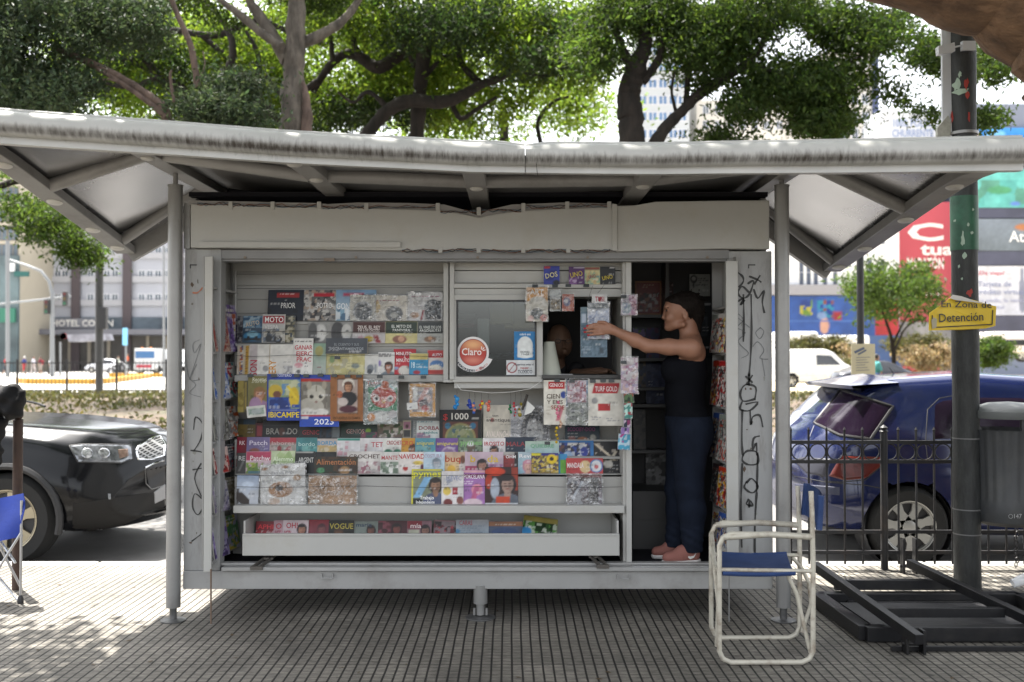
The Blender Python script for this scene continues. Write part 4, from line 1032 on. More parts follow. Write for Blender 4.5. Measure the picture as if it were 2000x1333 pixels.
m('poster', 998, 795, 1073, 862, E_-.034, [('g', 'a8a8ac'), ('e', .62, .85, 28, 50, '606064'), ('e', .62, .3, 20, 20, '3c3c40'), ('e', .62, .75, 17, 24, 'b0b0b0'), ('e', .5, .68, 5, 1.8, '303034'), ('e', .72, .68, 5, 1.8, '303034'), ('e', .62, .95, 8, 3, '55555a'), ('l', .0, .4, .2, .9, 6, '88888c')], 'large grey poster of a face in a clear sleeve, under the keyrings', 'poster', base='c4c4ca', th=.003, bag=True, ext=8)
m('book', 1104, 832, 1172, 866, E_-.01, [('t', 'SCOOBY-DOO', .47, .22, 8, '7c3468', .8), ('e', .2, .75, 7, 5, '8c5c58'), ('e', .5, .8, 10, 5, '9c6440'), ('e', .8, .7, 6, 6, 'a8a8a0')], 'dark teal picture book with purple title lettering', base='1e3846', **e)
# row f
f = dict(ext=26)
m('magazine', 461, 855, 481, 886, F_, [('t', 'RK', .5, .35, 8, 'e0c8cc', .6)], 'crimson magazine at the left end, one row under the olive book', base='8c2038', **f)
m('magazine', 480, 855, 525, 886, F_-.008, [('t', 'Patch', .5, .35, 9, 'dcd4e4', .8), ('e', .35, .85, 10, 5, 'a06858'), ('l', .6, .6, .95, .95, 4, 'b4b0d0')], 'lavender patchwork magazine, upper of the two Patch issues', base='8478a4', **f)
m('magazine', 523, 856, 578, 886, F_-.004, [('r', 0, 0, 1, .3, 'b04450'), ('t', 'labores', .5, .35, 7, 'c8b0b0', .8), ('c', 0, .4, 1, 1, 7, 'b8a8a4,a05054,9c9c94,c0b8b4')], 'red and grey craft magazine right of the lavender one', base='a4706c', **f)
m('magazine', 577, 856, 618, 888, F_-.010, [('t', 'bordo', .5, .38, 8, 'b0d0cc', .8), ('c', 0, .5, 1, 1, 6, '5c9c9c,7cb0ac,4c8890')], 'teal embroidery magazine left of the tan one', base='4c8c90', **f)
m('magazine', 616, 858, 659, 890, F_-.006, [('t', 'BORDA', .5, .26, 8, '3c8cb4', .9), ('c', 0, .4, 1, 1, 7, 'c0a878,b8a890,a89c70,c8bca4')], 'tan magazine with a light blue title BORDA', base='c4bcb8', **f)
m('magazine', 657, 857, 702, 900, F_-.012, [('r', 0, 0, 1, .12, '3c9488'), ('c', 0, .15, .5, 1, 6, 'd4ccd0,d0a8b0,dcdcdc')], 'white magazine with a teal top edge and pink blossoms', base='dcdadc', **f)
m('magazine', 698, 857, 750, 892, F_-.006, [('t', 'TETI', .75, .35, 10, 'b05058', .5), ('w', .3, .6, .1, 2, 'c08088'), ('r', .2, .75, 1, .9, '9c9c9c')], 'white knitting magazine with TETI in faded red', base='dad8d8', **f)
m('magazine', 747, 857, 783, 890, F_-.014, [('t', 'CROCHET', .6, .26, 8, 'a0303c', .8), ('e', .3, .95, 10, 10, '2c7c60'), ('e', .8, .95, 10, 10, '2c7c60')], 'white crochet magazine with green peaks', base='dcdcd6', **f)
m('magazine', 780, 857, 812, 888, F_-.010, [('t', 'CRO', .45, .3, 9, 'b84c30', .75), ('p', .82, .65, 14, '4c3024', 'a07050', 'b08040')], 'orange crochet magazine with a woman\'s profile', base='cc9c3c', **f)
m('magazine', 810, 857, 850, 888, F_-.016, [('t', 'amigurumi', .5, .3, 7, 'c8c068', .85), ('c', 0, .5, 1, 1, 7, '5c9cac,7cb0b4,a0b8a8')], 'teal toy-knitting magazine left of the purple one', base='5c98a8', **f)
m('magazine', 848, 857, 894, 888, F_-.010, [('t', 'amigurumi', .55, .32, 7, 'd0c060', .9), ('e', .6, .95, 16, 12, '9c80a8'), ('o', .6, .95, 12, 1.5, 'c0a8c4')], 'purple toy-knitting magazine with a doily', base='7c5ca0', **f)
m('magazine', 895, 857, 945, 888, F_-.006, [('t', 'pymes', .5, .26, 10, '7cb06c', .85), ('c', 0, .1, 1, 1, 7, '70846c,8c9c84,5c6c5c'), ('e', .5, .55, 8, 9, '6c5c50'), ('e', .48, .35, 7, 5, 'dcdcdc'), ('r', .2, .86, 1, 1, 'b82830')], 'green business magazine with a white-capped person', base='7c9078', **f)
m('magazine', 943, 857, 987, 888, F_-.012, [('t', 'IROSITO', .5, .34, 8, 'b03038', .9), ('p', .5, .75, 15, '34282a', 'b88c70', '8c9498')], 'white magazine with red title over a short-haired face', base='dcd8d8', **f)
m('magazine', 985, 855, 1048, 884, F_-.002, [('t', 'MALA', .35, .45, 9, '8c3a40', .6)], 'navy magazine with dull red lettering', base='28384c', **f)
m('magazine', 1026, 863, 1092, 888, F_-.016, [('t', 'QUIEBRE', .5, .35, 7, '68a880', .7), ('g', 'a8c4cc')], 'pale mint magazine above the sunflower book', base='c0d4c4', **f)
m('magazine', 1088, 862, 1160, 905, F_-.018, [('r', 0, 0, 1, .06, '2878b4'), ('r', .92, 0, 1, 1, '2878b4'), ('c', .05, .1, .9, .9, 6, '1c2c60,b8bcc8,6c4c48,2c4c9c,d8d4d0,3c3444'), ('e', .75, .5, 7, 10, '2c3c90'), ('e', .3, .7, 9, 10, 'a8c0dc')], 'blue-edged football book left of the dark one', base='2464a0', **f)
m('magazine', 1158, 864, 1219, 922, F_-.024, [('c', 0, 0, 1, 1, 6, '14141a,101014,1c1c24,a8a098,141418'), ('w', .4, .35, -1.2, 3, 'd8ccb8'), ('w', .6, .6, .6, 3, 'c0b8a8'), ('e', .5, .75, 9, 7, 'd8d4cc'), ('e', .3, .6, 6, 6, '7c4c38')], 'black football book with white-clad players, right end', base='141418', **f)
# row g
gg = dict(ext=10)
m('magazine', 461, 886, 480, 926, G_, [('t', 'RE', .5, .25, 9, 'c0c0c0', .7), ('w', .5, .6, .4, 2, '888888')], 'charcoal magazine at the left end of the lowest full row', base='50504f', **gg)
m('magazine', 479, 883, 528, 926, G_-.008, [('r', 0, 0, 1, .4, 'b84868'), ('t', 'Patchw', .55, .3, 10, 'ece0e4', .8), ('c', 0, .5, .7, 1, 7, 'a8b858,7c9c4c,d0b8bc'), ('r', .1, .88, 1, 1, '5c8c98')], 'pink patchwork magazine, lower of the two Patch issues', base='d4bcc4', **gg)
m('magazine', 527, 882, 576, 926, G_-.004, [('c', 0, 0, 1, 1, 9, 'b8cc98,ccd8b4,a8c088'), ('t', 'Alemmo', .5, .35, 9, 'dce8cc', .8)], 'pale green magazine with white script', base='c0d0a4', **gg)
m('magazine', 575, 883, 614, 926, G_-.010, [('t', 'ARGENT', .55, .38, 10, 'c8c8c4', .75), ('r', 0, 0, .9, .08, 'b0b0ac')], 'black magazine titled ARGENT', base='24282a', **gg)
m('magazine', 613, 893, 698, 926, G_-.018, [('c', 0, 0, 1, 1, 8, '3c2c24,54402c,30382c'), ('t', 'Alimentación', .5, .3, 11, 'a86c44', .9), ('e', .15, .8, 8, 5, '5c9c70'), ('e', .7, .8, 10, 8, 'a08058')], 'dark food magazine with brown script and vegetables', base='3c3028', **gg)
m('magazine', 613, 884, 656, 926, G_-.006, [('c', 0, 0, 1, 1, 8, '1c2024,2c3034,101418')], 'black magazine edge above the dark food magazine', base='181c20', **gg)
m('magazine', 677, 883, 744, 926, G_-.012, [('t', 'CROCHET', .5, .22, 8, '4c3c38', .9), ('c', 0, .45, 1, 1, 8, 'b8b0b0,a88c90,d0ccc8,9c6c78')], 'white crochet magazine with faded pink yarn photo', base='d4d0cc', **gg)
m('magazine', 742, 884, 778, 926, G_-.016, [('t', 'MANTE', .5, .26, 8, 'b04c50', .9), ('c', 0, .45, 1, 1, 7, 'c0c4bc,8c9c8c,dcdcd8,6c7c6c')], 'white tablecloth magazine with grey leaf photo', base='d8d6d2', **gg)
m('magazine', 775, 884, 830, 926, G_-.010, [('t', 'NAVIDAD', .5, .2, 9.5, 'b02430', .95), ('e', .3, .75, 5, 5, 'b03430'), ('e', .3, .62, 8, 3, 'd8d4d0'), ('e', .75, .5, 10, 4, 'd8c060'), ('e', .9, .7, 4, 6, '6c3850')], 'white christmas craft magazine titled NAVIDAD', base='dcd6d2', **gg)
m('magazine', 827, 884, 868, 926, G_-.018, [('t', 'COSTURA', .45, .18, 7, 'a894a8', .85), ('p', .62, .5, 15, '4c3438', 'c09c90', 'b07090'), ('g', 'b8d4e4')], 'light blue sewing magazine with a short-haired woman', base='c8d8e4', **gg)
m('magazine', 866, 884, 910, 926, G_-.012, [('t', 'buq', .4, .3, 13, 'a84428', .7), ('g', 'd8bc84'), ('e', .35, .8, 8, 8, 'd8b048'), ('e', .85, .7, 7, 14, 'd8d0cc'), ('e', .85, .35, 5, 8, '7c5040')], 'tan magazine with rust title and a candle glow', base='ccb4a0', **gg)
m('magazine', 908, 884, 983, 926, G_-.020, [('r', 0, .65, .35, 1, 'a84468'), ('t', 'b', .2, .3, 14, 'c8a824', .15), ('t', 'da', .72, .3, 14, 'd0b448', .3), ('p', .45, .58, 18, '2c2024', 'b08474', 'a88c98'), ('c', .62, .55, 1, 1, 5, 'a87ca0,b894b0,c0a8bc')], 'lilac magazine with yellow title and a dark curly-haired woman', base='c4b0bc', **gg)
m('magazine', 981, 884, 1014, 926, G_-.008, [('r', 0, .15, .7, 1, '94383a'), ('r', .7, 0, 1, 1, '2c2a2e'), ('t', 'OHM', .5, .22, 6, 'e8e8e8', .6)], 'dark red book beside the lilac magazine', base='b0aca8', **gg)
m('magazine', 1012, 884, 1042, 926, G_-.016, [('t', 'Revi', .45, .18, 7, 'e8e4e4', .8), ('g', '9cc0d0'), ('p', .65, .62, 18, 'c890a0', 'd8b0a4', 'b8a8b8')], 'light magazine with a pink-haired girl', base='b0c0c8', **gg)
m('book', 1038, 886, 1091, 924, G_-.022, [('r', 0, 0, .35, .12, 'd8d030'), ('r', .35, 0, 1, .12, '34388c'), ('c', 0, .15, 1, 1, 4, '8c7c34,5c4c54,b89c3c,403854,c8b868'), ('e', .75, .3, 10, 9, 'dcc018'), ('e', .75, .3, 4, 4, '2c2008')], 'busy purple and gold activity book with a sunflower', base='6c5c48', **gg)
m('book', 1089, 888, 1108, 926, G_-.012, [('r', 0, 0, .3, 1, '2c84b4'), ('r', .3, .3, 1, 1, '6ca83c')], 'thin green and blue book beside the sunflower one', base='3890c0', **gg)
m('toy_pack', 1106, 896, 1178, 926, G_-.028, [('r', 0, 0, 1, 1, 'b84444'), ('t', 'MANDALA', .25, .45, 10, 'e8dcdc', .45), ('e', .52, .55, 11, 12, 'd8c094'), ('e', .82, .5, 13, 13, '3c7cb4'), ('e', .82, .5, 10, 11, 'd8d8dc'), ('e', .82, .55, 4, 4, 'c86c70')], 'red toy pack with two round figures above the grey bag', 'toy pack', base='b84444', th=.012, **gg)
# bottom row (h)
m('magazine', 461, 930, 504, 987, H2, [('g', 'd8dce0'), ('e', .5, .3, 12, 5, 'ccd8e8'), ('l', .3, .4, .7, .44, 1, '5c7090'), ('r', 0, .45, .1, 1, '3a2c24'), ('w', .35, .85, -1.1, 13, '3a302a'), ('r', .6, .5, 1, 1, 'c4c8d0')], 'pale blue magazine with a dark roof corner, far left of the bottom row', base='a4b4cc')
m('magazine', 509, 908, 597, 987, H2-.012, [('e', .45, .62, 24, 15, 'b08050'), ('e', .42, .58, 8, 6, '3c2c28'), ('e', .82, .35, 8, 6, 'a88458'), ('t', 'Pan de miga', .5, .2, 6, '808080', .5), ('e', .1, .1, 7, 3, 'a87848'), ('e', .55, .08, 7, 3, 'a87848'), ('e', .3, .9, 12, 7, 'd0b8a4')], 'large white magazine with a filled bun in a clear bag', base='dcdad6', roll=-3, bag=True)
m('paper_bag', 602, 930, 696, 988, H2-.006, [('c', 0, 0, 1, 1, 12, 'b08c68,a8845f,b89470,a07c58'), ('r', .04, .8, .22, .92, 'dcd8cc')], 'brown kraft paper pack wrapped in clear film', 'paper pack', base='ac8862', th=.02, bag=True, tilt=4)
m('magazine', 803, 918, 864, 988, H2-.006, [('r', 0, 0, .06, 1, 'd8d030'), ('r', 0, 0, .95, .04, 'd8d030'), ('r', .07, .05, 1, 1, '8c947c'), ('w', .35, .5, .55, 7, '8cbce0'), ('t', 'pymes', .5, .12, 12, 'd8d430', .9), ('p', .78, .42, 22, '2c2422', 'a07c64', '58607c'), ('r', .06, .8, .35, 1, '1c2028'), ('t', 'Trabajo', .5, .78, 7, 'f0f0f0', .45), ('t', 'Independiente', .45, .9, 6, 'f0f0f0', .6)], 'yellow-edged business magazine with a bearded man', base='8c947c')
m('magazine', 862, 922, 905, 988, H2-.012, [('t', 'LLEVEC', .55, .2, 9, '8c94b0', .7), ('e', .25, .58, 8, 8, 'd8c060'), ('r', .5, .48, .75, .68, 'a83040'), ('e', .3, .92, 9, 8, '7c3838'), ('e', .85, .85, 7, 8, '8c5850'), ('c', .1, .1, .5, .4, 4, 'd4d4d8,a8acb8,e4e0dc')], 'white craft magazine with small square pictures', base='e0dcdc')
m('magazine', 903, 920, 949, 988, H2-.004, [('r', 0, 0, 1, .08, 'd8a8b0'), ('r', 0, .1, 1, .22, '8c3c70'), ('t', 'PORCELANA', .5, .18, 8, 'f0e8f0', .9), ('l', .06, .32, .5, .42, 2, 'e8d8e8'), ('e', .62, .55, 11, 11, 'd890a4'), ('w', .5, .75, .3, 5, 'c06890'), ('e', .45, .92, 18, 8, 'dcc8d0')], 'purple magazine titled PORCELANA', base='a878b4')
m('magazine', 947, 914, 1012, 988, H2-.012, [('r', .8, 0, 1, .6, 'a03c24'), ('e', .3, .12, 20, 8, 'd04418'), ('e', .12, .38, 7, 14, 'b83c1c'), ('p', .68, .42, 28, '2c2428', 'b09488', '68707c'), ('e', .3, .55, 9, 20, 'a8b0bc'), ('r', .34, .76, .75, 1, 'd04c24'), ('r', 0, .94, 1, 1, 'd0d4d8')], 'dark magazine with an orange blot and a bowed man', base='3c2424')
m('magazine', 1108, 928, 1176, 989, H2-.01, [('c', 0, 0, 1, 1, 8, '7c7c84,9c9ca0,6c6068,4c3c3c'), ('r', 0, 0, 1, .1, '8c4848'), ('r', .62, .1, .9, 1, '2c2424'), ('w', .3, .5, .6, 3, 'c0c4cc')], 'greyish magazine in crumpled clear bag, far right bottom row', base='807c80', bag=True)
# sheets clipped under the counter
m('book', 1062, 743, 1106, 830, .135, [('r', .2, .03, .95, .2, 'b8282c'), ('t', 'GENIOS', .55, .11, 7, 'f0e0e0', .6), ('t', 'CIEN', .42, .36, 9, '54483c', .6), ('t', 'Y ENS', .5, .49, 8, '54483c', .7), ('t', 'SERIE', .62, .61, 8, '8c3c2c', .6), ('e', .88, .33, 6, 7, '2c4c9c'), ('w', .72, .75, .3, 4, 'c87c88', .16), ('l', .1, .6, .5, .8, 6, 'c4bcac')], 'white book headed by a red tab, left under the counter', base='dedacf', tilt=1, th=.008)
m('toy_pack', 1105, 743, 1150, 830, .14, [('r', 0, .52, 1, 1, '8a8f86'), ('c', .05, .02, .9, .5, 5, 'c08c98,d8c4cc,b06c7c,ccb4c4,a85c64'), ('e', .3, .68, 5, 5, '6c7070'), ('e', .7, .68, 5, 5, '6c7070'), ('r', .15, .8, .5, .9, '5c605c'), ('r', .0, .0, .06, .6, '5c8cb0'), ('r', .9, 0, 1, .3, '5c8cb0')], 'pink sticker strip over a grey-green pack', 'toy pack', base='9aa0a0', tilt=1, th=.01, bag=True)
m('magazine', 1149, 742, 1219, 832, .13, [('w', .5, .18, .25, 25, 'b83038', .12), ('r', 0, 0, 1, .07, 'dad7ce'), ('r', 0, .3, 1, 1, 'dad7ce'), ('r', 0, .0, .08, .35, 'dad7ce'), ('r', .88, 0, 1, .35, 'dad7ce'), ('t', 'TURF GOLD', .5, .2, 10, 'e4d4d4', .62), ('e', .18, .46, 6, 6, '9c9c9c'), ('r', .28, .52, .62, .68, 'b83438'), ('l', .1, .78, .5, .9, 3, 'a0a0a4'), ('l', .5, .84, .95, .92, 2, 'a0a0a4')], 'white magazine with red banner and red block, right under the counter', base='dad7ce', tilt=1, th=.004)
# card decks on the window header and bags clipped beneath it
m('card_deck', 1062, 520, 1093, 556, .165, [('w', .5, .5, .45, 7, '1c2c84'), ('r', .05, 0, .4, .12, 'c04030'), ('ts', 'DOS', .5, .48, 10, 'd8d0a0', .8), ('e', .8, .9, 7, 5, '20242c')], 'blue card deck standing left of the purple one', 'card deck', base='3444a8', tilt=3, th=.012)
m('card_deck', 1111, 521, 1142, 556, .165, [('r', .3, .04, 1, .1, 'd0c8d8'), ('ts', 'UNO', .5, .42, 10, 'c8b440', .8), ('c', 0, .65, .5, 1, 4, 'c0a8cc,8c5c9c')], 'purple card deck with yellow letters', 'card deck', base='5c2c70', tilt=3, th=.012)
m('card_deck', 1142, 521, 1172, 556, .165, [('r', 0, .02, 1, .18, '8c4838'), ('c', 0, .2, 1, 1, 5, 'a8c0a0,d8d0a0,88a8a0,d0b88c'), ('ts', 'UNO', .5, .55, 7, '9c3c38', .5)], 'pale card deck with a brown top', 'card deck', base='a8bca0', tilt=3, th=.012)
m('card_deck', 1172, 521, 1202, 556, .165, [('r', .65, .04, .95, .1, 'd0d0d0'), ('ts', 'UNO', .5, .6, 8, 'c8b430', .7)], 'black card deck with yellow letters', 'card deck', base='15151a', tilt=3, th=.012)
m('toy_bag', 1027, 561, 1070, 628, .10, [('r', .05, 0, 1, .42, 'd09434'), ('e', .55, .42, 16, 10, 'd8d4c8'), ('r', .05, .45, 1, .85, 'd4cfc2'), ('t', 'ART', .5, .14, 10, 'f0e8dc', .6), ('e', .5, .78, 13, 11, '5c6264'), ('e', .22, .92, 6, 6, 'd8b8b0'), ('e', .82, .9, 7, 7, 'c87870')], 'orange and white bag with a grey toy, clipped beside the window', 'toy bag', base='cfc8ba', tilt=0, th=.006, bag=True)
m('toy_bag', 1074, 566, 1095, 608, .10, [('r', 0, 0, 1, .3, 'b8bcbc'), ('r', .1, .45, .95, .95, '78684c'), ('c', .1, .5, .95, .9, 4, '7c6c50,a08c60,4c4438,8c8478')], 'small clear bag with an olive card, second on the rail', 'toy bag', base='a8acac', tilt=0, th=.006, bag=True)
m('toy_bag', 1098, 575, 1121, 608, .10, [('e', .4, .45, 7, 9, '5c6088'), ('e', .35, .4, 4, 4, 'd8d4d8'), ('r', .3, .75, .8, .85, 'c89080')], 'small clear bag with an orange card, third on the rail', 'toy bag', base='b85c40', tilt=0, th=.006, bag=True)
m('sock_pack', 1148, 592, 1190, 662, .085, [('r', 0, 0, 1, .15, '8a9094'), ('c', 0, .22, 1, .6, 6, 'd8dce8,a8b4d0,c8d0e4'), ('c', 0, .8, 1, 1, 6, 'd8dce8,98a8cc,c8b8cc'), ('r', 0, .62, 1, .78, 'a4a8b4'), ('e', .5, .1, 12, 5, '6c7478')], 'clear hanging pack of blue and white socks the woman holds', 'sock pack', base='c0c6d2', tilt=0, th=.015, bag=True)
m('header_card', 1156, 575, 1186, 592, .09, [('t', 'TUSI', .5, .55, 10, '9c2838', .6), ('c', .35, .3, .65, .9, 4, '9c2838,d8d4d4')], 'white hanger card with dark red letters above the socks', 'header card', base='d8d8d8', tilt=0, th=.002)
m('sock_pack', 1134, 600, 1186, 698, .11, [('r', 0, 0, 1, .1, '8096a0'), ('r', .04, .14, .2, .32, 'c0ccdc'), ('c', 0, .35, 1, .98, 4, '6c8494,788ea0,5c7484'), ('l', .05, .78, .5, .95, 3, 'a0b0bc'), ('r', .7, .8, .85, .92, '4c5c68')], 'blue-grey hanging pack behind the socks', 'sock pack', base='70889a', tilt=0, th=.01)
m('toy_bag', 1213, 576, 1244, 616, .06, [('r', .5, 0, 1, 1, 'a87c94'), ('r', 0, 0, .4, .2, 'c8c8cc'), ('c', .5, .1, 1, .9, 5, 'a87498,c094ac,984c68'), ('e', .35, .65, 10, 10, 'c0c4cc'), ('c', .1, .4, .6, .9, 4, 'c4c8d0,7c8cac,8ca0a8')], 'pink and white bag clipped to the door post beside the arm', 'toy bag', base='b0a8b4', tilt=0, th=.006, bag=True)
m('toy_bag', 1213, 699, 1246, 769, .05, [('c', 0, 0, 1, 1, 6, 'c8a4b8,d8d0d4,b07c98,d4b4b0,b8a8c8'), ('r', .1, .02, .8, .2, 'd8d0d0')], 'long pink flowered bag on the door post below the arm', 'toy bag', base='c8b4c4', tilt=0, th=.004, bag=True)
for i, (x0, y0, x1, y1, pal, lb) in enumerate(((1219, 768, 1239, 788, '24402c,5c7c54,9c4c38', 'dark green'), (1219, 788, 1236, 818, '4c8c84,b8d8d0,a03848', 'turquoise'), (1218, 818, 1232, 836, '8c3068,203048,c8b8cc', 'magenta'), (1212, 835, 1229, 850, '9c7cb8,28385c,c8c0d8', 'violet'), (1206, 848, 1230, 879, '48a0c0,b8d0dc,b0408c', 'sky blue'))):
    m('sticker_strip', x0, y0, x1, y1, .045-.003*i, [('c', 0, 0, 1, 1, 5, pal)], lb+' sticker sheet in the strip hanging on the door post', 'sticker sheet', base='888', tilt=0, th=.002, roll=2*i-4)
# tray magazines
tr_ = dict(ext=28, tilt=14)
m('magazine', 497, 1021, 535, 1046, .22, [('t', 'APHI', .5, .4, 9, 'e04048', .8), ('c', 0, .7, 1, 1, 6, 'a83040,c8a8a8')], 'red magazine at the left end of the bottom tray', base='8c2430', **tr_)
m('magazine', 532, 1019, 556, 1046, .214, [('t', 'O', .4, .4, 11, 'b83040', .5), ('l', .1, .7, .8, .95, 2, 'b0606c')], 'white and pink magazine second in the bottom tray', base='c8a4ac', **tr_)
m('magazine', 550, 1019, 600, 1046, .206, [('t', 'OH!', .35, .35, 11, 'b02838', .45), ('p', .75, .6, 16, '2c2024', 'b08068', 'c8a040'), ('l', .05, .7, .4, .95, 2, 'b85060')], 'white magazine with a red two-letter title and dark-haired woman in the tray', base='d4c4c8', **tr_)
m('magazine', 597, 1018, 642, 1046, .212, [('r', 0, 0, 1, .4, '982838'), ('p', .65, .6, 15, '241c20', 'a07868', '38282c'), ('g', '8c4450')], 'crimson magazine with a short-haired face in the tray', base='90303c', **tr_)
m('magazine', 640, 1019, 690, 1046, .202, [('t', 'VOGUE', .5, .4, 11, 'b8a848', .92), ('p', .4, .9, 16, '5c4028', '8c6448', '2c2c1c')], 'black fashion magazine with pale yellow title in the tray', base='23241c', **tr_)
m('magazine', 688, 1021, 740, 1046, .21, [('t', 'marie', .4, .25, 8, '2c4058', .6), ('p', .68, .65, 15, '30201c', '8c5c4c', '6c7c80')], 'grey fashion magazine with slate title in the tray', base='8c968f', **tr_)
m('magazine', 737, 1020, 798, 1046, .206, [('p', .6, .55, 16, '2c1818', '8c5048', '3c2024'), ('c', 0, 0, .4, 1, 6, '6c2834,4c2428,8c4c58')], 'maroon magazine in the middle of the tray', base='54242c', **tr_)
m('magazine', 794, 1020, 842, 1046, .202, [('r', 0, 0, .6, .55, '942838'), ('t', 'mía', .35, .35, 9, 'e8dcdc', .45), ('p', .75, .65, 16, '2c2024', 'a07868', 'b8b4ac'), ('r', .05, .65, .5, 1, 'c0c0ac')], 'magazine with a white word on red and a smiling woman, in the tray', base='98727c', **tr_)
m('magazine', 844, 1019, 896, 1046, .21, [('c', 0, .1, 1, 1, 6, '6c2430,301c20,8c7c80,a84048'), ('r', 0, 0, 1, .12, '9c7c80')], 'dark red comic in the tray, left of the pale grey-blue magazine', base='6c2c34', roll=3, **tr_)
m('magazine', 890, 1018, 954, 1046, .2, [('t', 'CARAS', .3, .2, 9, 'a04c58', .4), ('g', '9cacb8'), ('l', .1, .4, .9, .95, 4, '8494a0'), ('e', .05, .8, 5, 5, '4c84a8')], 'pale grey-blue magazine with a faded red title, third from the right in the tray', base='a8a8ac', **tr_)
m('magazine', 950, 1021, 1022, 1046, .206, [('r', 0, 0, 1, .35, '9c6c48'), ('e', .5, .8, 26, 8, '34507c'), ('l', .2, .2, .8, .35, 1, 'd0c0b0')], 'blue and orange magazine left of the tilted one', base='4c5c78', **tr_)
m('magazine', 1018, 1015, 1086, 1046, .17, [('r', 0, 0, 1, .35, 'a09458'), ('c', 0, .3, 1, 1, 7, '3c5c38,5c8c4c,b0b8a8,284028'), ('e', .12, .9, 10, 8, '3c8cc0'), ('l', .3, .4, .9, .5, 1, 'c8d0c0')], 'green and straw coloured magazine lying askew in the tray', base='7c8858', ext=10, tilt=35, roll=8)
# inside the doorway
m('poster', 1240, 549, 1292, 616, IY-.02, [('r', .02, .02, .98, .98, '9c6c28'), ('r', .05, .04, .95, .96, '7c1c1c'), ('c', .15, .35, .9, .9, 6, '7c2020,242024,b0a8a8,5c1c1c,8c5c4c'), ('l', .3, .12, .8, .24, 2, 'c0a090')], 'red team poster with a gold border inside the doorway', 'poster', base='7c1c1c', tilt=0)
m('magazine', 1292, 552, 1315, 590, IY-.02, [('c', 0, 0, 1, 1, 6, '8c2828,48201c,b09898,342428')], 'dark red magazine behind the woman, right of the poster', base='5c2020', tilt=0)
for i, (x0, y0, x1, y1, pal, lb) in enumerate(((1236, 640, 1262, 680, '5c7c3c,2c3444,7c6c9c', 'green and violet'), (1262, 640, 1290, 700, '3c3468,54284c,343c5c', 'dark violet'), (1238, 704, 1262, 757, '34405c,6c6050,303438', 'slate'), (1262, 708, 1300, 790, '344064,283050,48506c', 'navy'), (1262, 886, 1316, 950, '6c6c6c,3c3c3c,8c8c8c', 'grey'), (1238, 800, 1262, 880, '54504c,3c3c3c', 'taupe'))):
    m('magazine', x0, y0, x1, y1, IY-.1, [('c', 0, 0, 1, 1, 7, pal)], lb+' magazine on the dim shelves behind the woman', base='444', tilt=6)
m('notice', 1347, 536, 1387, 579, .9, [('e', .2, .22, 7, 8, '4c5054'), ('e', .2, .2, 4, 4, 'b0b0b0'), ('w', .2, .5, 0, 1.4, '4c5054', .2), ('r', .0, .62, .5, 1, 'aaaca8'), ('l', .42, .1, .95, .55, 5, '5c6064')], 'grey notice with a map pin in the doorway', 'notice', base='a8aaa8', tilt=0, th=.002)
m('notice', 1345, 592, 1391, 700, .95, [('r', .15, .0, .95, .04, 'b0b0b0'), ('r', .2, .25, .8, .6, '50565c'), ('r', .28, .3, .72, .55, '3c4248')], 'dark framed notice below the map pin notice', 'notice', base='34383c', tilt=0, th=.004)
# stickers and signs on the window glass
m('sticker', 1004, 648, 1047, 703, .19, [('t', 'cobrá acá', .5, .09, 4.5, 'f0f4f8', .5), ('e', .5, .5, 15, 18, 'e8ecec'), ('r', .16, .5, .84, .92, 'e8ecec'), ('e', .5, .84, 15, 6, 'e8ecec'), ('t', 'ESCANEÁ', .5, .72, 3.6, '40464c', .42), ('t', 'Y PAGÁ', .5, .81, 3.6, '40464c', .35)], 'blue payment sign with a white arch on the window', 'sign', base='2488c4', tilt=0, th=.002, group='stickers on the kiosk window', cell=1.0)
m('sticker', 989, 704, 1046, 733, .188, [('o', .19, .5, 9.5, 1.1, '9c3038'), ('w', .19, .5, .8, .9, '9c3038', .3), ('t', 'Sugerimos evitar el', .62, .28, 4, '50545c', .62), ('t', 'vapear', .62, .5, 4.5, 'a84850', .3), ('t', 'TOXICO', .64, .77, 6.5, '3c4454', .5)], 'white warning sticker with a barred red circle', 'sticker', base='dfe2e4', tilt=0, th=.002, group='stickers on the kiosk window', cell=1.0)
for a, k in T:
    a = list(a); cat = None
    name, x0, y0, x1, y1, Y, ops, lab = a[:8]
    if len(a) > 8: cat = a[8]
    printed(name, x0, y0, x1, y1, Y, ops, lab, cat, **k)

# covers standing in the fold-out leaves
cols_ = [('orange', 'a8502c,d8a890,b83828'), ('white and orange', 'd0ccc8,b86030,8c8c8c'), ('pale blue', 'a8c0cc,6c90b0,c8c4a0'), ('violet', '7c60a0,504070,a8a0c0'),
         ('cream', 'c8c0a8,b0a890,8c8468'), ('red', 'b03030,d8c0b8,702028'), ('yellow and green', 'c0b040,5c8c5c,a8a8c0'), ('blue and white', '3c68b0,c8ccd4,98a0b8'),
         ('grey and red', '808088,a83840,505058'), ('pink', 'c08090,a05070,d8c8cc'), ('red and teal', 'a84048,4c8c8c,c8c8c4'), ('dark', '303038,605860,888890'),
         ('lilac', 'a898b8,706890,c0b8c0'), ('turquoise', '50a0a8,3c6c80,b0c8c8'), ('tall grey', '909088,b0b0a4,606058'), ('beige', 'b8b098,a09880,787058')]
ords = ['top', 'second', 'third', 'fourth', 'fifth', 'lowest']
k_ = 0
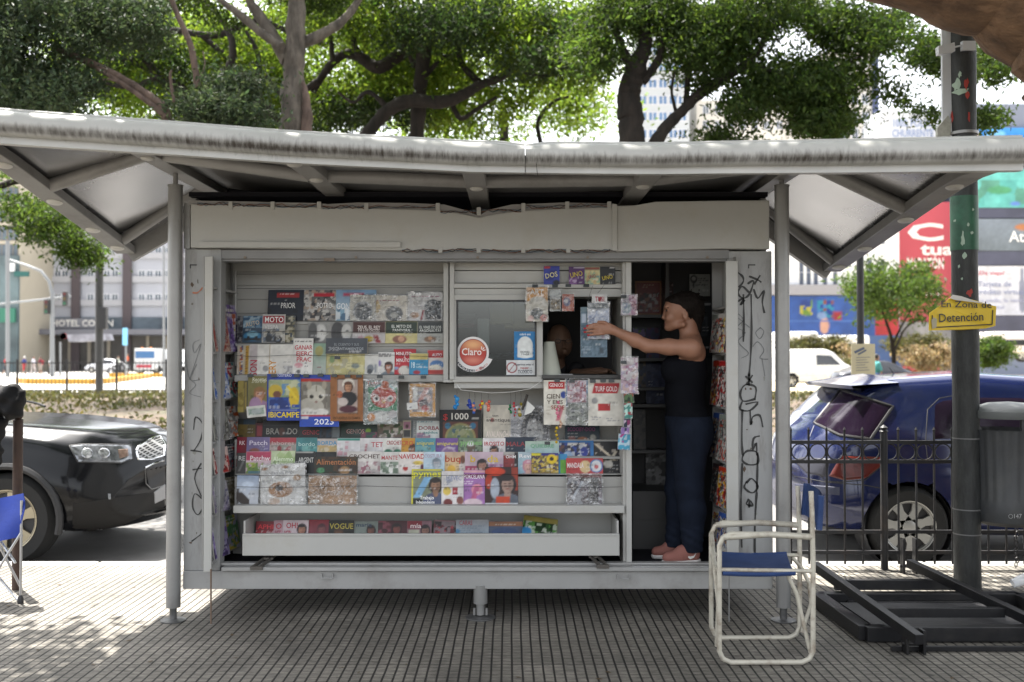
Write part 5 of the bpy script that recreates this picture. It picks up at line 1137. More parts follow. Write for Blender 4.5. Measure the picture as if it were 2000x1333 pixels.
for i, zt in enumerate(SHZ[:1] + SHZ[1:6]):
    zb = SHZ[i+1]
    hh = (zt - zb)*.78
    for j, yc in enumerate((.10, .33)):
        cn, pal = cols_[(k_*3+i) % 16]; k_ += 1
        s_ = 1/ (FPX/CD)
        o = printed('magazine', 0, 0, .17/s_, hh/s_, 0, [('c', 0, 0, 1, 1, 9, pal), ('l', .1, .1, .9, .3, 2, 'ddd8d0'), ('c', .1, .5, .9, .9, 5, pal)], f"{cn} magazine on the {['upper', 'second', 'third', 'fourth', 'fifth', 'lowest'][i]} shelf of the left leaf, {['outer', 'inner'][j]} one", 'magazine',
                base='aaa', tilt=0, loc=Vector((LX+.0, yc, zb+.002)), rz=0, group='magazines in the fold-out leaves', bag=(j == 0 and i % 2 == 0), bend=0)
        o.rotation_euler = (R(-9), 0, R(76)); o.location.x = LX + .022
rp = [('orange-topped white', 'c8c4c0,b05030,d8c060'), ('red-edged', 'b03030,c8c0b8,903030'), ('grey green', '889088,a8a8a0,b85040'), ('red and gold', 'b84028,c8a030,8c2820'), ('blue and brown', '3c5c9c,a87850,c8c8c4'), ('dark floral', '4c3c40,8c5c48,305050')]
for i in range(5):
    zt, zb = SHR[i], SHR[i+1]; hh = (zt-zb)*.86
    for j, yc in enumerate((.08, .25)):
        cn, pal = rp[(i+j*2) % 6]; s_ = CD/FPX
        o = printed('magazine', 0, 0, .15/s_, hh/s_, 0, [('c', 0, 0, 1, 1, 5, pal+',b8b4b0,8c8884,50484c'), ('r', 0, 0, 1, .12, pal.split(',')[0]), ('l', .1, .2, .9, .4, 3, '484848')], f"{cn} magazine on shelf {['one', 'two', 'three', 'four', 'five'][i]} of the right leaf, {['outer', 'inner'][j]} one", 'magazine',
                    base='aaa', tilt=0, loc=Vector((RX, yc, zb+.002)), group='magazines in the fold-out leaves')
        o.rotation_euler = (R(-6), 0, R(-78)); o.location.x = RX - .014
for i, (y0, y1, pal) in enumerate(((613, 640, 'a85c40,c8c0c0,b04048'), (640, 668, '504890,c8c8cc,b0a050'))):
    printed('sticker_strip', 448, y0, 460, y1, .36, [('c', 0, 0, 1, 1, 4, pal)], ['orange', 'purple'][i]+' sticker sheet hanging beside the left leaf', 'sticker sheet', base='888', tilt=0, th=.003, group='magazines in the fold-out leaves')

# ------------------------------------------------------------------ round sticker, clips, keyrings, cone
def disc(mb, c, r, y, mi, n=40, sq=1.0):
    mb.add([(c.x + r*math.cos(2*math.pi*i/n), y, c.z + r*sq*math.sin(2*math.pi*i/n)) for i in range(n)], [tuple(range(n))], mi)
k = MB(); c = at(924, 689, .19); s = (.19+CD)/FPX
disc(k, c, 31*s, .192, 0)
# lower flared label band
band = []
for t in np.linspace(R(200), R(340), 24): band.append((t, 31.5))
vs = [(c.x + 30*s*math.cos(t), .1915, c.z + 30*s*math.sin(t)) for t, _ in band] + [(c.x + 40*s*math.cos(t), .1915, c.z + 38*s*math.sin(t)) for t, _ in band]
k.add(vs, [(i, 24+i, 25+i, i+1) for i in range(23)], 0)
disc(k, c, 26.5*s, .1905, 1); 
P = np.zeros((14, 40, 3)); Cq = np.zeros((14, 40, 3))
for i in range(14):
    for j in range(40):
        r_ = 25.3*s*i/13; t = 2*math.pi*j/39; x, z = r_*math.cos(t), r_*math.sin(t)
        P[i, j] = (c.x+x, .189, c.z+z); v = z/(25.3*s)
        e1 = math.exp(-((v+.62)**2/.18 + (x/(22*s))**2)); e2 = math.exp(-((v-.6)**2/.09 + (x/(18*s))**2))
        Cq[i, j] = np.array(hexc('b0302c'))*(1-e1*.8-e2*.5) + np.array(hexc('f0c088'))*e1*.8 + np.array(hexc('f0b098'))*e2*.5
k.grid(P[:, ::-1], cols=Cq, mi=2)
k.text('Claro', (c.x-3*s, .1875, c.z-5*s), (1, 0, 0), (0, 0, 1), 14*s, 3, wmax=39*s, sx=1.001, bold=.01)
for a0 in (R(15), R(50), R(85)):
    p0 = Vector((c.x+16*s, .187, c.z+3*s)); d = Vector((math.cos(a0), 0, math.sin(a0))); k.bar(p0+d*3*s, p0+d*9*s, .0012, .005, 3)
wd = 'recargas claro'
for i, ch in enumerate(wd):
    t = R(218) + R(104)*i/len(wd); rr = 37*s
    ux = Vector((-math.sin(t), 0, math.cos(t))); uy = Vector((-math.cos(t), 0, -math.sin(t)))
    if ch != ' ': k.text(ch, Vector((c.x + rr*math.cos(t), .1905, c.z + rr*math.sin(t))), ux, uy, 6*s, 4 if i < 8 else 5, sx=1.001, wmax=.03)
k.build('round_sticker', [flat('e2e0e0'), flat('8c2424'), M_COVER, flat('f4ece8'), flat('3c4450'), flat('c88a8a')], None, 'round red sticker with a white rim and lower lettering on the window', 'sticker', 'stickers on the kiosk window')

def clip(px, py, Y, lab, w=11, h=6):
    s = (Y+CD)/FPX; a = at(px, py, Y); k = MB()
    x0, x1 = a.x-w/2*s, a.x+w/2*s
    k.prism([(x0, a.y-.006, a.z-h/2*s), (x0, a.y+.006, a.z-h/2*s), (x0, a.y+.001, a.z+h/2*s), (x0, a.y-.003, a.z+h/2*s)], (x1-x0, 0, 0))
    for sx in (-1, 1): k.tube([(a.x+sx*w*.18*s, a.y-.004, a.z+h/2*s), (a.x+sx*w*.28*s, a.y-.004, a.z+h*1.1*s), (a.x+sx*w*.1*s, a.y-.004, a.z+h*1.5*s)], .0006, 4)
    k.build('binder_clip', mat('clip_black', (.025, .03, .03), .35), None, lab, 'clip', 'binder clips holding the goods')
for px, py, Y, lab in ((489, 734, D_-.016, 'black clip above the olive recipe magazine'), (535, 734, D_-.02, 'left clip on the royal blue football magazine'), (580, 734, D_-.02, 'right clip on the royal blue football magazine'),
                  (598, 734, D_-.014, 'left clip on the kitten calendar'), (626, 733, D_-.014, 'middle clip on the kitten calendar'), (653, 734, D_-.03, 'left clip on the brown framed picture'), (679, 735, D_-.03, 'middle clip on the brown framed picture'),
                  (701, 735, D_-.03, 'right clip on the brown framed picture'), (742, 736, D_-.03, 'wide clip above the plush toy bag'), (784, 737, D_-.01, 'clip on the shelf edge between toy bag and yellow frame'), (827, 737, D_-.01, 'clip above the yellow picture frame'),
                  (659, 699, Cc_-.03, 'clip on the pale yellow book'), (1045, 559, .09, 'clip holding the orange and white bag'), (1084, 559, .09, 'clip on the rail over the olive card bag'), (1110, 558, .09, 'clip on the rail over the orange card bag'), (1145, 558, .16, 'empty clip on the rail under the decks'),
                  (1088, 744, .12, 'left clip under the counter, on the red-tabbed book'), (1117, 745, .12, 'clip on the pink sticker strip'), (1158, 745, .12, 'left clip on the red banner magazine'), (1178, 744, .12, 'middle clip on the red banner magazine'), (1194, 744, .12, 'right clip on the red banner magazine'), (1069, 866, F_-.05, 'clip on the pale mint magazine'), (1218, 580, .04, 'clip on the door post over the pink bag'), (1218, 708, .035, 'clip on the door post below the arm')):
    clip(px, py, Y, lab)
k = MB(); pts = [at(893, 752, .16), at(900, 762, .15), at(960, 768, .14), at(1000, 766, .14), at(1035, 760, .15), at(1050, 750, .16), at(1058, 744, .165)]
k.tube(pts, .0018, 5); k.build('string', mat('white_string', (.7, .7, .68), .8), None, 'white string of keyrings below the window frame', 'string')
def keyring(px, py, w, h, cols, lab, seed, yt):
    r = random.Random(seed); k = MB(); Y = .145; s = (Y+CD)/FPX; a = at(px, py, Y); 
    k.tube([at(px, yt, Y), at(px+1, (yt+py-h/2)/2, Y-.004), at(px, py-h/2, Y)], .0008, 4, 2)
    for i in range(5):
        cx = a.x + r.uniform(-.3, .3)*w*s; cz = a.z + (i-2)/5*h*s; rr = r.uniform(.22, .42)*w*s
        P = []
        pr = [(rr*math.sin(t), cz-rr*1.1*math.cos(t)) for t in np.linspace(0.01, math.pi-.01, 7)]
        k.lathe([(q, z) for q, z in pr], (cx, Y-.006, 0), 10, i % 2)
    k.build('keyring', [flat(cols[0], .4), flat(cols[1], .4), M_WIRE], None, lab, 'keyring', 'keyrings on the string')
keyring(892, 785, 12, 26, ('1878b8', '3090d0'), 'light blue keyring, first on the string', 1, 763)
keyring(916, 789, 10, 14, ('24409c', '1c3484'), 'small dark blue keyring, second on the string', 2, 766)
keyring(927, 797, 9, 22, ('2458a8', 'c88070'), 'blue and pink keyring, third on the string', 3, 767)
keyring(940, 792, 9, 18, ('b83c2c', 'd0b030'), 'red and yellow keyring on the string', 4, 767)
keyring(953, 793, 9, 20, ('c86050', 'd88870'), 'salmon keyring on the string', 5, 767)
keyring(997, 799, 7, 16, ('207848', '184830'), 'green keyring right of the gap', 6, 766)
keyring(1006, 800, 8, 30, ('b02838', 'c03c40'), 'long red keyring left of the mustard one', 7, 765)
keyring(1017, 800, 10, 26, ('8c7c28', 'c8c0a0'), 'mustard keyring beside the black tube', 8, 763)
k = MB(); a = at(1024, 786, .12); k.cyl(at(1020, 801, .12), at(1030, 771, .12), .008, 10); k.build('lighter', mat('black_gold', (.03, .025, .02), .3, .3), None, 'black and gold tube hanging beside the mustard keyring', 'tube')
keyring(1090, 800, 9, 34, ('c85878', 'd88098'), 'pink ribbon keyring over the white book', 9, 772)
keyring(1094, 828, 9, 14, ('c8a890', '8c5038'), 'small brown charm under the pink ribbon', 10, 815)
keyring(1087, 850, 8, 34, ('c8a818', 'a08814'), 'yellow ribbon keyring below the white book', 11, 834)
k = MB(); a = at(1030, 800, .125); k.prism([at(1024, 812, .125), at(1030, 783, .125), at(1045, 797, .125), at(1038, 806, .125)], (0, .001, 0)); k.build('paper_tag', flat('d8d8d4'), None, 'torn white paper tag under the string', 'tag')
k = MB(); a = at(1073, 733, .30); b = at(1068, 668, .30)
k.lathe([(.075, 0), (.073, .002), (.032, .20), (.030, .20), (.0, .20)], (a.x, .32, a.z), 28); k.build('paper_cone', mat('cream_paper', (.58, .6, .52), .8), None, 'tall pale cone standing on the dark counter beside the seller', 'cone')
k = MB(); P = [at(1100, 733, .3), at(1145, 722, .34), at(1150, 735, .3)]; k.box((at(1090, 700, .3).x, .25, at(1090, 733, .3).z+.001), (at(1118, 700, .3).x, .35, at(1090, 733, .3).z+.006)); k.build('open_notebook', flat('b8b8b8'), None, 'white papers lying on the dark counter', 'papers')
k = MB(); a = at(1168, 558, .15); 
k.tube([at(1148, 592, .09), at(1152, 575, .09), at(1158, 558, .10)], .0012, 5); k.tube([at(1167, 573, .085), at(1172, 568, .085), at(1180, 557, .10)], .0012, 5); k.build('wire_hook', M_WIRE, None, 'thin wire hooks carrying the sock packs', 'hook')
# ------------------------------------------------------------------ bodies as one smooth surface
def surface_nets(F, org, cs):
    nx, ny, nz = F.shape; ins = F < 0
    c = np.zeros((nx-1, ny-1, nz-1), np.int8)
    for i in (0, 1):
        for j in (0, 1):
            for k in (0, 1): c += ins[i:nx-1+i, j:ny-1+j, k:nz-1+k]
    cells = np.argwhere((c > 0) & (c < 8))
    idx = -np.ones(c.shape, np.int64); idx[tuple(cells.T)] = np.arange(len(cells))
    acc = np.zeros((len(cells), 3)); cnt = np.zeros(len(cells))
    X, Y, Z = cells.T
    for ax in range(3):
        o = [(0, 0), (0, 1), (1, 0), (1, 1)]
        for a, b in o:
            d = [0, 0, 0]; oth = [q for q in range(3) if q != ax]; d[oth[0]] = a; d[oth[1]] = b
            e = list(d); e[ax] = 1
            f0 = F[X+d[0], Y+d[1], Z+d[2]]; f1 = F[X+e[0], Y+e[1], Z+e[2]]
            m_ = (f0 < 0) != (f1 < 0); t = np.where(m_, f0/(f0-f1+1e-12), 0)
            p = np.tile(np.array(d, float), (len(cells), 1)); p[:, ax] += t
            acc[m_] += p[m_]; cnt[m_] += 1
    V = (cells + acc/np.maximum(cnt, 1)[:, None])*cs + np.array(org)
    Q = []
    for ax in range(3):
        s0 = [slice(None)]*3; s1 = [slice(None)]*3; s0[ax] = slice(0, -1); s1[ax] = slice(1, None)
        ch = ins[tuple(s0)] != ins[tuple(s1)]
        e = np.argwhere(ch); oth = [q for q in range(3) if q != ax]
        ok = (e[:, oth[0]] > 0) & (e[:, oth[1]] > 0) & (e[:, oth[0]] < c.shape[oth[0]]) & (e[:, oth[1]] < c.shape[oth[1]]); e = e[ok]
        ii = []
        for a, b in ((-1, -1), (0, -1), (0, 0), (-1, 0)):
            q = e.copy(); q[:, oth[0]] += a; q[:, oth[1]] += b; ii.append(idx[tuple(q.T)])
        q = np.stack(ii, 1); inside = ins[tuple(e.T)]
        flip = inside if ax != 1 else ~inside
        q[~flip] = q[~flip][:, ::-1]
        Q.append(q)
    Q = np.concatenate(Q); Q = Q[(Q >= 0).all(1)]
    return V, Q
class SDF:
    def __init__(s, lo, hi, cs):
        s.cs = cs; s.lo = np.array(lo, float); n = np.ceil((np.array(hi)-s.lo)/cs).astype(int)+1
        s.F = np.full(n, .06, np.float32); s.n = n
    def _sl(s, lo, hi):
        a = np.clip(np.floor((lo-s.lo)/s.cs).astype(int), 0, s.n-1); b = np.clip(np.ceil((hi-s.lo)/s.cs).astype(int)+1, 1, s.n)
        g = [s.lo[i] + np.arange(a[i], b[i])*s.cs for i in range(3)]
        return tuple(slice(a[i], b[i]) for i in range(3)), np.meshgrid(*g, indexing='ij', sparse=True)
    def _un(s, sl, d, k, sub=False):
        f = s.F[sl]
        if sub: 
            h = np.clip(.5 - .5*(f+d)/k, 0, 1); s.F[sl] = f*(1-h) - d*h + k*h*(1-h); return
        h = np.clip(.5 + .5*(f-d)/k, 0, 1); s.F[sl] = f*(1-h) + d*h - k*h*(1-h)
    def cap(s, a, b, r0, r1=None, k=.02, infl=0, sub=False):
        a = np.array(a, float); b = np.array(b, float); r1 = r0 if r1 is None else r1; r0 += infl; r1 += infl
        m_ = max(r0, r1)+.06
        sl, (X, Y, Z) = s._sl(np.minimum(a, b)-m_, np.maximum(a, b)+m_)
        d = b-a; L = max(d@d, 1e-9); t = np.clip(((X-a[0])*d[0]+(Y-a[1])*d[1]+(Z-a[2])*d[2])/L, 0, 1)
        D = np.sqrt((X-a[0]-t*d[0])**2+(Y-a[1]-t*d[1])**2+(Z-a[2]-t*d[2])**2) - (r0+(r1-r0)*t)
        s._un(sl, D, k, sub); return s
    def ell(s, c, r, k=.02, infl=0, sub=False, rot=None):
        c = np.array(c, float); r = np.array(r, float)+infl; m_ = r.max()+.06
        sl, (X, Y, Z) = s._sl(c-m_, c+m_); x, y, z = X-c[0], Y-c[1], Z-c[2]
        if rot is not None:
            M = np.array(Euler(rot).to_matrix().transposed()); x, y, z = (M[i, 0]*x+M[i, 1]*y+M[i, 2]*z for i in range(3))
        k0 = np.sqrt((x/r[0])**2+(y/r[1])**2+(z/r[2])**2); k1 = np.sqrt((x/r[0]**2)**2+(y/r[1]**2)**2+(z/r[2]**2)**2)+1e-9
        s._un(sl, k0*(k0-1)/k1, k, sub); return s
    def grid(s):
        return np.meshgrid(*[s.lo[i]+np.arange(s.n[i])*s.cs for i in range(3)], indexing='ij', sparse=True)
    def build(s, name, m_, parent=None, **kw):
        V, Q = surface_nets(s.F, s.lo, s.cs)
        return np_mesh(name, V, Q, m_, parent, smooth=True, **kw)
M_SKIN = mat('skin_tan', (.33, .165, .105), .5, var=.08, vscale=20, bump=.05, bscale=200)
M_SKIN2 = mat('skin_brown', (.26, .15, .10), .5, var=.08, vscale=20)
M_TOP = mat('black_jersey', (.006, .0065, .009), .95, spec=.1, bump=.2, bscale=120)
M_JEAN = mat('blue_denim', (.009, .013, .024), .9, spec=.15, var=.3, vscale=9, bump=.3, bscale=150)
M_HAIR = mat('dark_hair', (.009, .006, .0045), .7, spec=.2, var=.3, vscale=40, bump=.9, bscale=90, stretch=(1, 1, .25))

def woman():
    root_loc = (at(1335, 1100, .22).x, .24, FLZ)
    root = empty('person', root_loc, 'woman in black tank top and jeans reaching left to the hanging socks', 'person')
    P = lambda x, y, Y: np.array(at(x, y, Y))
    YC = .25
    lo = P(1128, 1108, .2); hi = P(1405, 560, .2)
    lo = np.array([lo[0], -.06, FLZ-.01]); hi = np.array([hi[0], .56, hi[2]])
    hd = P(1331, 605, YC)
    def torso(S, i=0.0, hips=True):
        S.ell(P(1341, 722, YC), (.105, .15, .15), k=.05, infl=i)         # rib cage
        S.ell(P(1345, 686, YC), (.082, .165, .07), k=.05, infl=i)       # shoulders girdle
        S.ell(P(1314, 722, YC-.07), (.062, .065, .07), k=.035, infl=i); S.ell(P(1314, 722, YC+.07), (.062, .065, .07), k=.035, infl=i)
        S.cap(P(1341, 740, YC), P(1341, 800, YC), .100, .102, k=.05, infl=i)
        S.ell(P(1330, 775, YC), (.082, .11, .10), k=.05, infl=i)         # belly
        if hips:
            S.ell(P(1346, 828, YC), (.118, .165, .11), k=.05, infl=i); S.ell(P(1360, 850, YC-.075), (.085, .085, .1), k=.04, infl=i); S.ell(P(1360, 850, YC+.075), (.085, .085, .1), k=.04, infl=i)
    legs = [((1348, 840, YC-.085), (1346, 955, YC-.085), (1352, 1075, .155)), ((1338, 840, YC+.085), (1326, 955, YC+.08), (1318, 1068, .32))]
    def leg(S, i=0.0):
        for h, kn, an in legs:
            h, kn, an = P(*h), P(*kn), P(*an)
            S.cap(h, kn, .098, .064, k=.04, infl=i); S.cap(kn, kn+(an-kn)*.35+np.array([.012, 0, 0]), .062, .062, k=.03, infl=i); S.cap(kn+(an-kn)*.35+np.array([.012, 0, 0]), an, .060, .044, k=.03, infl=i)
    S = SDF(lo, hi, .0055)
    torso(S); leg(S); S.ell(P(1351, 664, YC), (.05, .105, .034), k=.04); S.ell(P(1359, 690, YC-.07), (.045, .07, .06), k=.04)
    # near arm, reaching
    sh, el, wr = P(1347, 680, .085), P(1264, 676, .075), P(1197, 645, .06)
    S.cap(sh, el+(sh-el)*.5, .049, .043, k=.04); S.cap(el+(sh-el)*.5, el, .043, .036, k=.03); S.cap(el, el+(wr-el)*.35, .037, .038, k=.02); S.cap(el+(wr-el)*.35, wr, .037, .024, k=.02)
    S.ell(sh+np.array([.005, .005, .0]), (.056, .05, .054), k=.04)
    # far arm, hanging behind the body
    sh2, el2, wr2 = P(1350, 685, .41), P(1362, 765, .44), P(1345, 840, .46)
    S.cap(sh2, el2, .05, .038, k=.04); S.cap(el2, wr2, .036, .026, k=.02); S.ell(wr2+np.array([-.005, 0, -.06]), (.03, .018, .055), k=.02)
    for q in range(4): S.cap(wr2+np.array([-.03+.018*q, 0, -.1]), wr2+np.array([-.034+.018*q, 0, -.155+.006*abs(q-1)]), .008, .007, k=.006)
    S.cap(wr2+np.array([-.02, -.01, -.03]), wr2+np.array([-.05, -.01, -.085]), .01, .008, k=.008)
    # neck and head
    S.cap(P(1349, 672, YC), P(1340, 640, YC), .052, .045, k=.03); S.cap(P(1352, 668, YC), P(1347, 625, YC), .042, .042, k=.03)
    S.ell(hd+np.array([.012, 0, .015]), (.092, .074, .088), k=.02)
    S.ell(P(1319, 607, YC), (.068, .062, .088), k=.03)
    S.ell(P(1313, 630, YC), (.045, .044, .042), k=.02)
    S.ell(P(1308, 641, YC), (.018, .02, .016), k=.014)                 # chin
    S.cap(P(1306, 640, YC), P(1334, 634, YC-.055), .014, .018, k=.02); S.cap(P(1303, 640, YC), P(1334, 634, YC+.055), .014, .018, k=.02)
    S.cap(P(1301, 604, YC), P(1296, 621, YC), .008, .0125, k=.008)     # nose
    for sg in (-1, 1): S.ell(P(1299, 623, YC+sg*.009), (.008, .007, .006), k=.006)
    S.ell(P(1300.5, 631, YC), (.008, .021, .0055), k=.006); S.ell(P(1302, 635.5, YC), (.008, .019, .006), k=.006)
    S.cap(P(1301, 599, YC-.032), P(1301, 599, YC+.032), .010, .010, k=.012)  # brow
    for sg in (-1, 1):
        S.ell(P(1302, 607, YC+sg*.031), (.013, .017, .010), k=.01, sub=True)
        S.ell(P(1307, 622, YC+sg*.036), (.022, .018, .018), k=.02)     # cheek
        S.ell(P(1339, 617, YC+sg*.070), (.017, .010, .029), k=.006, rot=(0, -.15, 0)); S.ell(P(1337, 616, YC+sg*.079), (.008, .006, .016), k=.004, sub=True)
        S.ell(P(1304, 607, YC+sg*.031), (.011, .0125, .0105), k=.003)
    # hand: palm facing the kiosk, back of the hand to us
    pk = P(1183, 642, .058); S.ell((wr+pk)/2, (.045, .017, .030), k=.015, rot=(0, .1, 0)); S.ell(pk+np.array([-.014, 0, .0]), (.034, .014, .036), k=.012)
    fing = [((1175, 634), (1160, 634), (1148, 637)), ((1174, 640), (1157, 640), (1143, 642)), ((1175, 646), (1158, 647), (1143, 649)), ((1178, 652), (1163, 653), (1150, 655))]
    for i, (a, b, c) in enumerate(fing):
        a, b, c = P(*a, .058), P(*b, .048), P(*c, .054)
        S.cap(a, b, .0098, .0088, k=.004); S.cap(b, c, .0086, .0070, k=.003)
    S.cap(P(1190, 636, .055), P(1180, 630, .045), .012, .010, k=.01); S.cap(P(1180, 630, .045), P(1169, 629, .045), .0095, .008, k=.005)
    body = S.build('body', M_SKIN, root)
    # tank top
    T_ = SDF((hi[0]-.45, -.05, P(0, 835, .2)[2]), (hi[0], .56, P(0, 650, .2)[2]), .006); torso(T_, .009); T_.ell(P(1344, 822, YC), (.116, .15, .06), k=.03, infl=.012); 
    T_.cap(P(1340, 690, YC-.075), P(1352, 668, YC-.07), .03, .03, k=.02); T_.cap(P(1340, 690, YC+.075), P(1352, 668, YC+.07), .03, .03, k=.02)
    X, Y, Z = T_.grid()
    zt = P(0, 702, YC)[2]; xm = P(1341, 0, YC)[0]
    side = np.abs(Y-YC)
    ztop = zt + np.clip((.115-side)/.03, 0, 1)*.085 - .05*np.clip((xm+.01-X)/.09, 0, 1)*0 - np.exp(-((X-(xm+.03))/.05)**2)*.012
    neck = np.clip((.055-side)/.02, 0, 1)*.07
    T_.F = np.maximum(T_.F, Z-ztop+neck).astype(np.float32); T_.F = np.maximum(T_.F, P(0, 826, YC)[2]-Z).astype(np.float32)
    T_.build('tank_top', M_TOP, root)
    Jn = SDF((lo[0]+.35, -.06, FLZ+.02), (hi[0], .56, P(0, 795, .2)[2]), .0065)
    Jn.cap(P(1343, 800, YC), P(1343, 812, YC), .112, .112, k=.05, infl=.012)
    Jn.ell(P(1346, 828, YC), (.118, .165, .11), k=.05, infl=.014); Jn.ell(P(1360, 850, YC-.075), (.085, .085, .1), k=.04, infl=.014); Jn.ell(P(1360, 850, YC+.075), (.085, .085, .1), k=.04, infl=.014)
    leg(Jn, .016)
    X, Y, Z = Jn.grid()
    wr_ = .0035*np.sin(Z*75+X*30+Y*20)*np.clip((.95-Z)*2, 0, 1)*np.clip(np.sin(Z*9+1), 0, 1) + .003*np.sin(Z*120+X*60)*(Z < FLZ+.22)
    Jn.F = (Jn.F+wr_).astype(np.float32)
    Jn.F = np.maximum(Jn.F, Z-P(0, 812, YC)[2]).astype(np.float32); Jn.F = np.maximum(Jn.F, FLZ+.075-Z).astype(np.float32)
    Jn.build('jeans', M_JEAN, root)
    # hair
    H = SDF(P(1285, 670, YC)-np.array([0, .14, 0]), P(1385, 560, YC)+np.array([0, .14, 0]), .005)
    H.ell(hd+np.array([.022, 0, .022]), (.088, .082, .090), k=.02); H.ell(P(1354, 593, YC), (.062, .068, .058), k=.03); H.ell(P(1361, 612, YC), (.045, .05, .062), k=.03)
    H.ell(P(1322, 590, YC), (.072, .070, .046), k=.02); H.cap(P(1358, 620, YC), P(1363, 648, YC), .036, .020, k=.03)
    r = random.Random(4)
    for q in range(150):
        a = r.uniform(-1.2, 2.2); c = P(1350+r.uniform(-12, 14), 596+r.uniform(-16, 22), YC+r.uniform(-.05, .05)); d = np.array([math.cos(a), r.uniform(-.6, .6), math.sin(a)])*r.uniform(.025, .06); H.cap(c, c+d, .0055, .003, k=.004)
    X, Y, Z = H.grid()
    fx = P(1296, 0, YC)[0]; hz = P(0, 588, YC)[2]
    face = np.maximum(fx + .115*np.clip((hz-Z)/.055, 0, 1) - X, -1)
    H.F = np.maximum(H.F, face*.8).astype(np.float32)
    # keep the ear and cheek free
    H.ell(P(1332, 624, YC-.075), (.035, .05, .034), k=.01, sub=True); H.ell(P(1332, 624, YC+.075), (.035, .05, .034), k=.01, sub=True)
    H.F = (H.F + .0022*np.sin(X*90+Z*160+3*np.sin(X*40))*np.sin(Y*120)).astype(np.float32)
    H.build('hair', M_HAIR, root)
    for sg in (-1, 1):
        k = MB(); c = Vector(P(1302.0, 607, YC+sg*.0375)); k.lathe([(.0068*math.sin(t), -.0062*math.cos(t)) for t in np.linspace(.01, 3.13, 8)], c, 12); k.build('eye', mat('eye_dark', (.03, .018, .012), .15), root)
        k = MB(); k.tube([P(1299.5, 601.5, YC+sg*.014), P(1300.5, 599.5, YC+sg*.032), P(1306, 602, YC+sg*.048)], [.0028, .004, .002], 6); k.build('eyebrow', M_HAIR, root)
    k = MB(); k.tube([P(1300.5, 633.5, YC-.02), P(1298.4, 632.8, YC-.006), P(1298.4, 632.8, YC+.006), P(1300.5, 633.5, YC+.02)], .0045, 8); k.build('lips', mat('lip', (.22, .085, .07), .5), root)
    for i, (a, b, c) in enumerate(fing):
        c_ = P(*c, .049); k = MB(); k.xf(Matrix()); 
        k.lathe([(.0062*math.sin(t), -.0032*math.cos(t)) for t in np.linspace(.01, 3.13, 6)], (0, 0, 0), 10, axis='y'); k.xf(Matrix.Translation(Vector(c_)+Vector((-.002, 0, 0))) @ Matrix.Diagonal((1.5, 1, 1, 1))); k.build('nail', mat('nail_polish', (.35, .02, .03), .2), root)
    # shoes
    for (x0, x1, yb, Yd) in ((1292, 1368, 1103, .15), (1271, 1345, 1091, .32)):
        a = P(x0, yb, Yd); b = P(x1, yb, Yd); L_ = b[0]-a[0]; z = FLZ+.002
        U_ = SDF((a[0]-.02, Yd-.07, z-.01), (b[0]+.03, Yd+.07, z+.14), .004)
        U_.cap((a[0]+.035, Yd, z+.040), (a[0]+L_*.5, Yd, z+.05), .030, .038, k=.02); U_.cap((a[0]+L_*.5, Yd, z+.055), (b[0]-.04, Yd, z+.055), .040, .036, k=.02); U_.cap((a[0]+L_*.55, Yd, z+.075), (b[0]-.045, Yd, z+.095), .036, .038, k=.03)
        X, Y, Z = U_.grid(); U_.F = np.maximum(U_.F, z+.022-Z).astype(np.float32)
        sh_ = U_.build('shoe', mat('pink_mesh_shoe', (.27, .11, .09), .8, bump=.4, bscale=300), root)
        O = SDF((a[0]-.02, Yd-.07, z-.01), (b[0]+.03, Yd+.07, z+.06), .004)
        O.cap((a[0]+.033, Yd, z+.022), (a[0]+L_*.5, Yd, z+.018), .032, .038, k=.02); O.cap((a[0]+L_*.5, Yd, z+.022), (b[0]-.036, Yd, z+.024), .038, .038, k=.02)
        X, Y, Z = O.grid(); O.F = np.maximum(np.maximum(O.F, Z-(z+.022+.010*np.clip((X-a[0])/L_, 0, 1))), z-Z).astype(np.float32)
        O.build('sole', mat('white_rubber', (.62, .6, .58), .6), sh_)
        k = MB(); pts = [(a[0]+L_*.62, z+.062), (a[0]+L_*.70, z+.045), (a[0]+L_*.80, z+.052), (b[0]-.025, z+.085)]
        vs = []; 
        for i_, (x, zz) in enumerate(pts): hw = [.005, .008, .006, .001][i_]; vs += [(x, Yd-.0415, zz-hw), (x, Yd-.0415, zz+hw)]
        k.add(vs, [(0, 2, 3, 1), (2, 4, 5, 3), (4, 6, 7, 5)]); k.build('side_mark', mat('white_mark', (.6, .58, .56), .6), sh_)
    return root
woman()

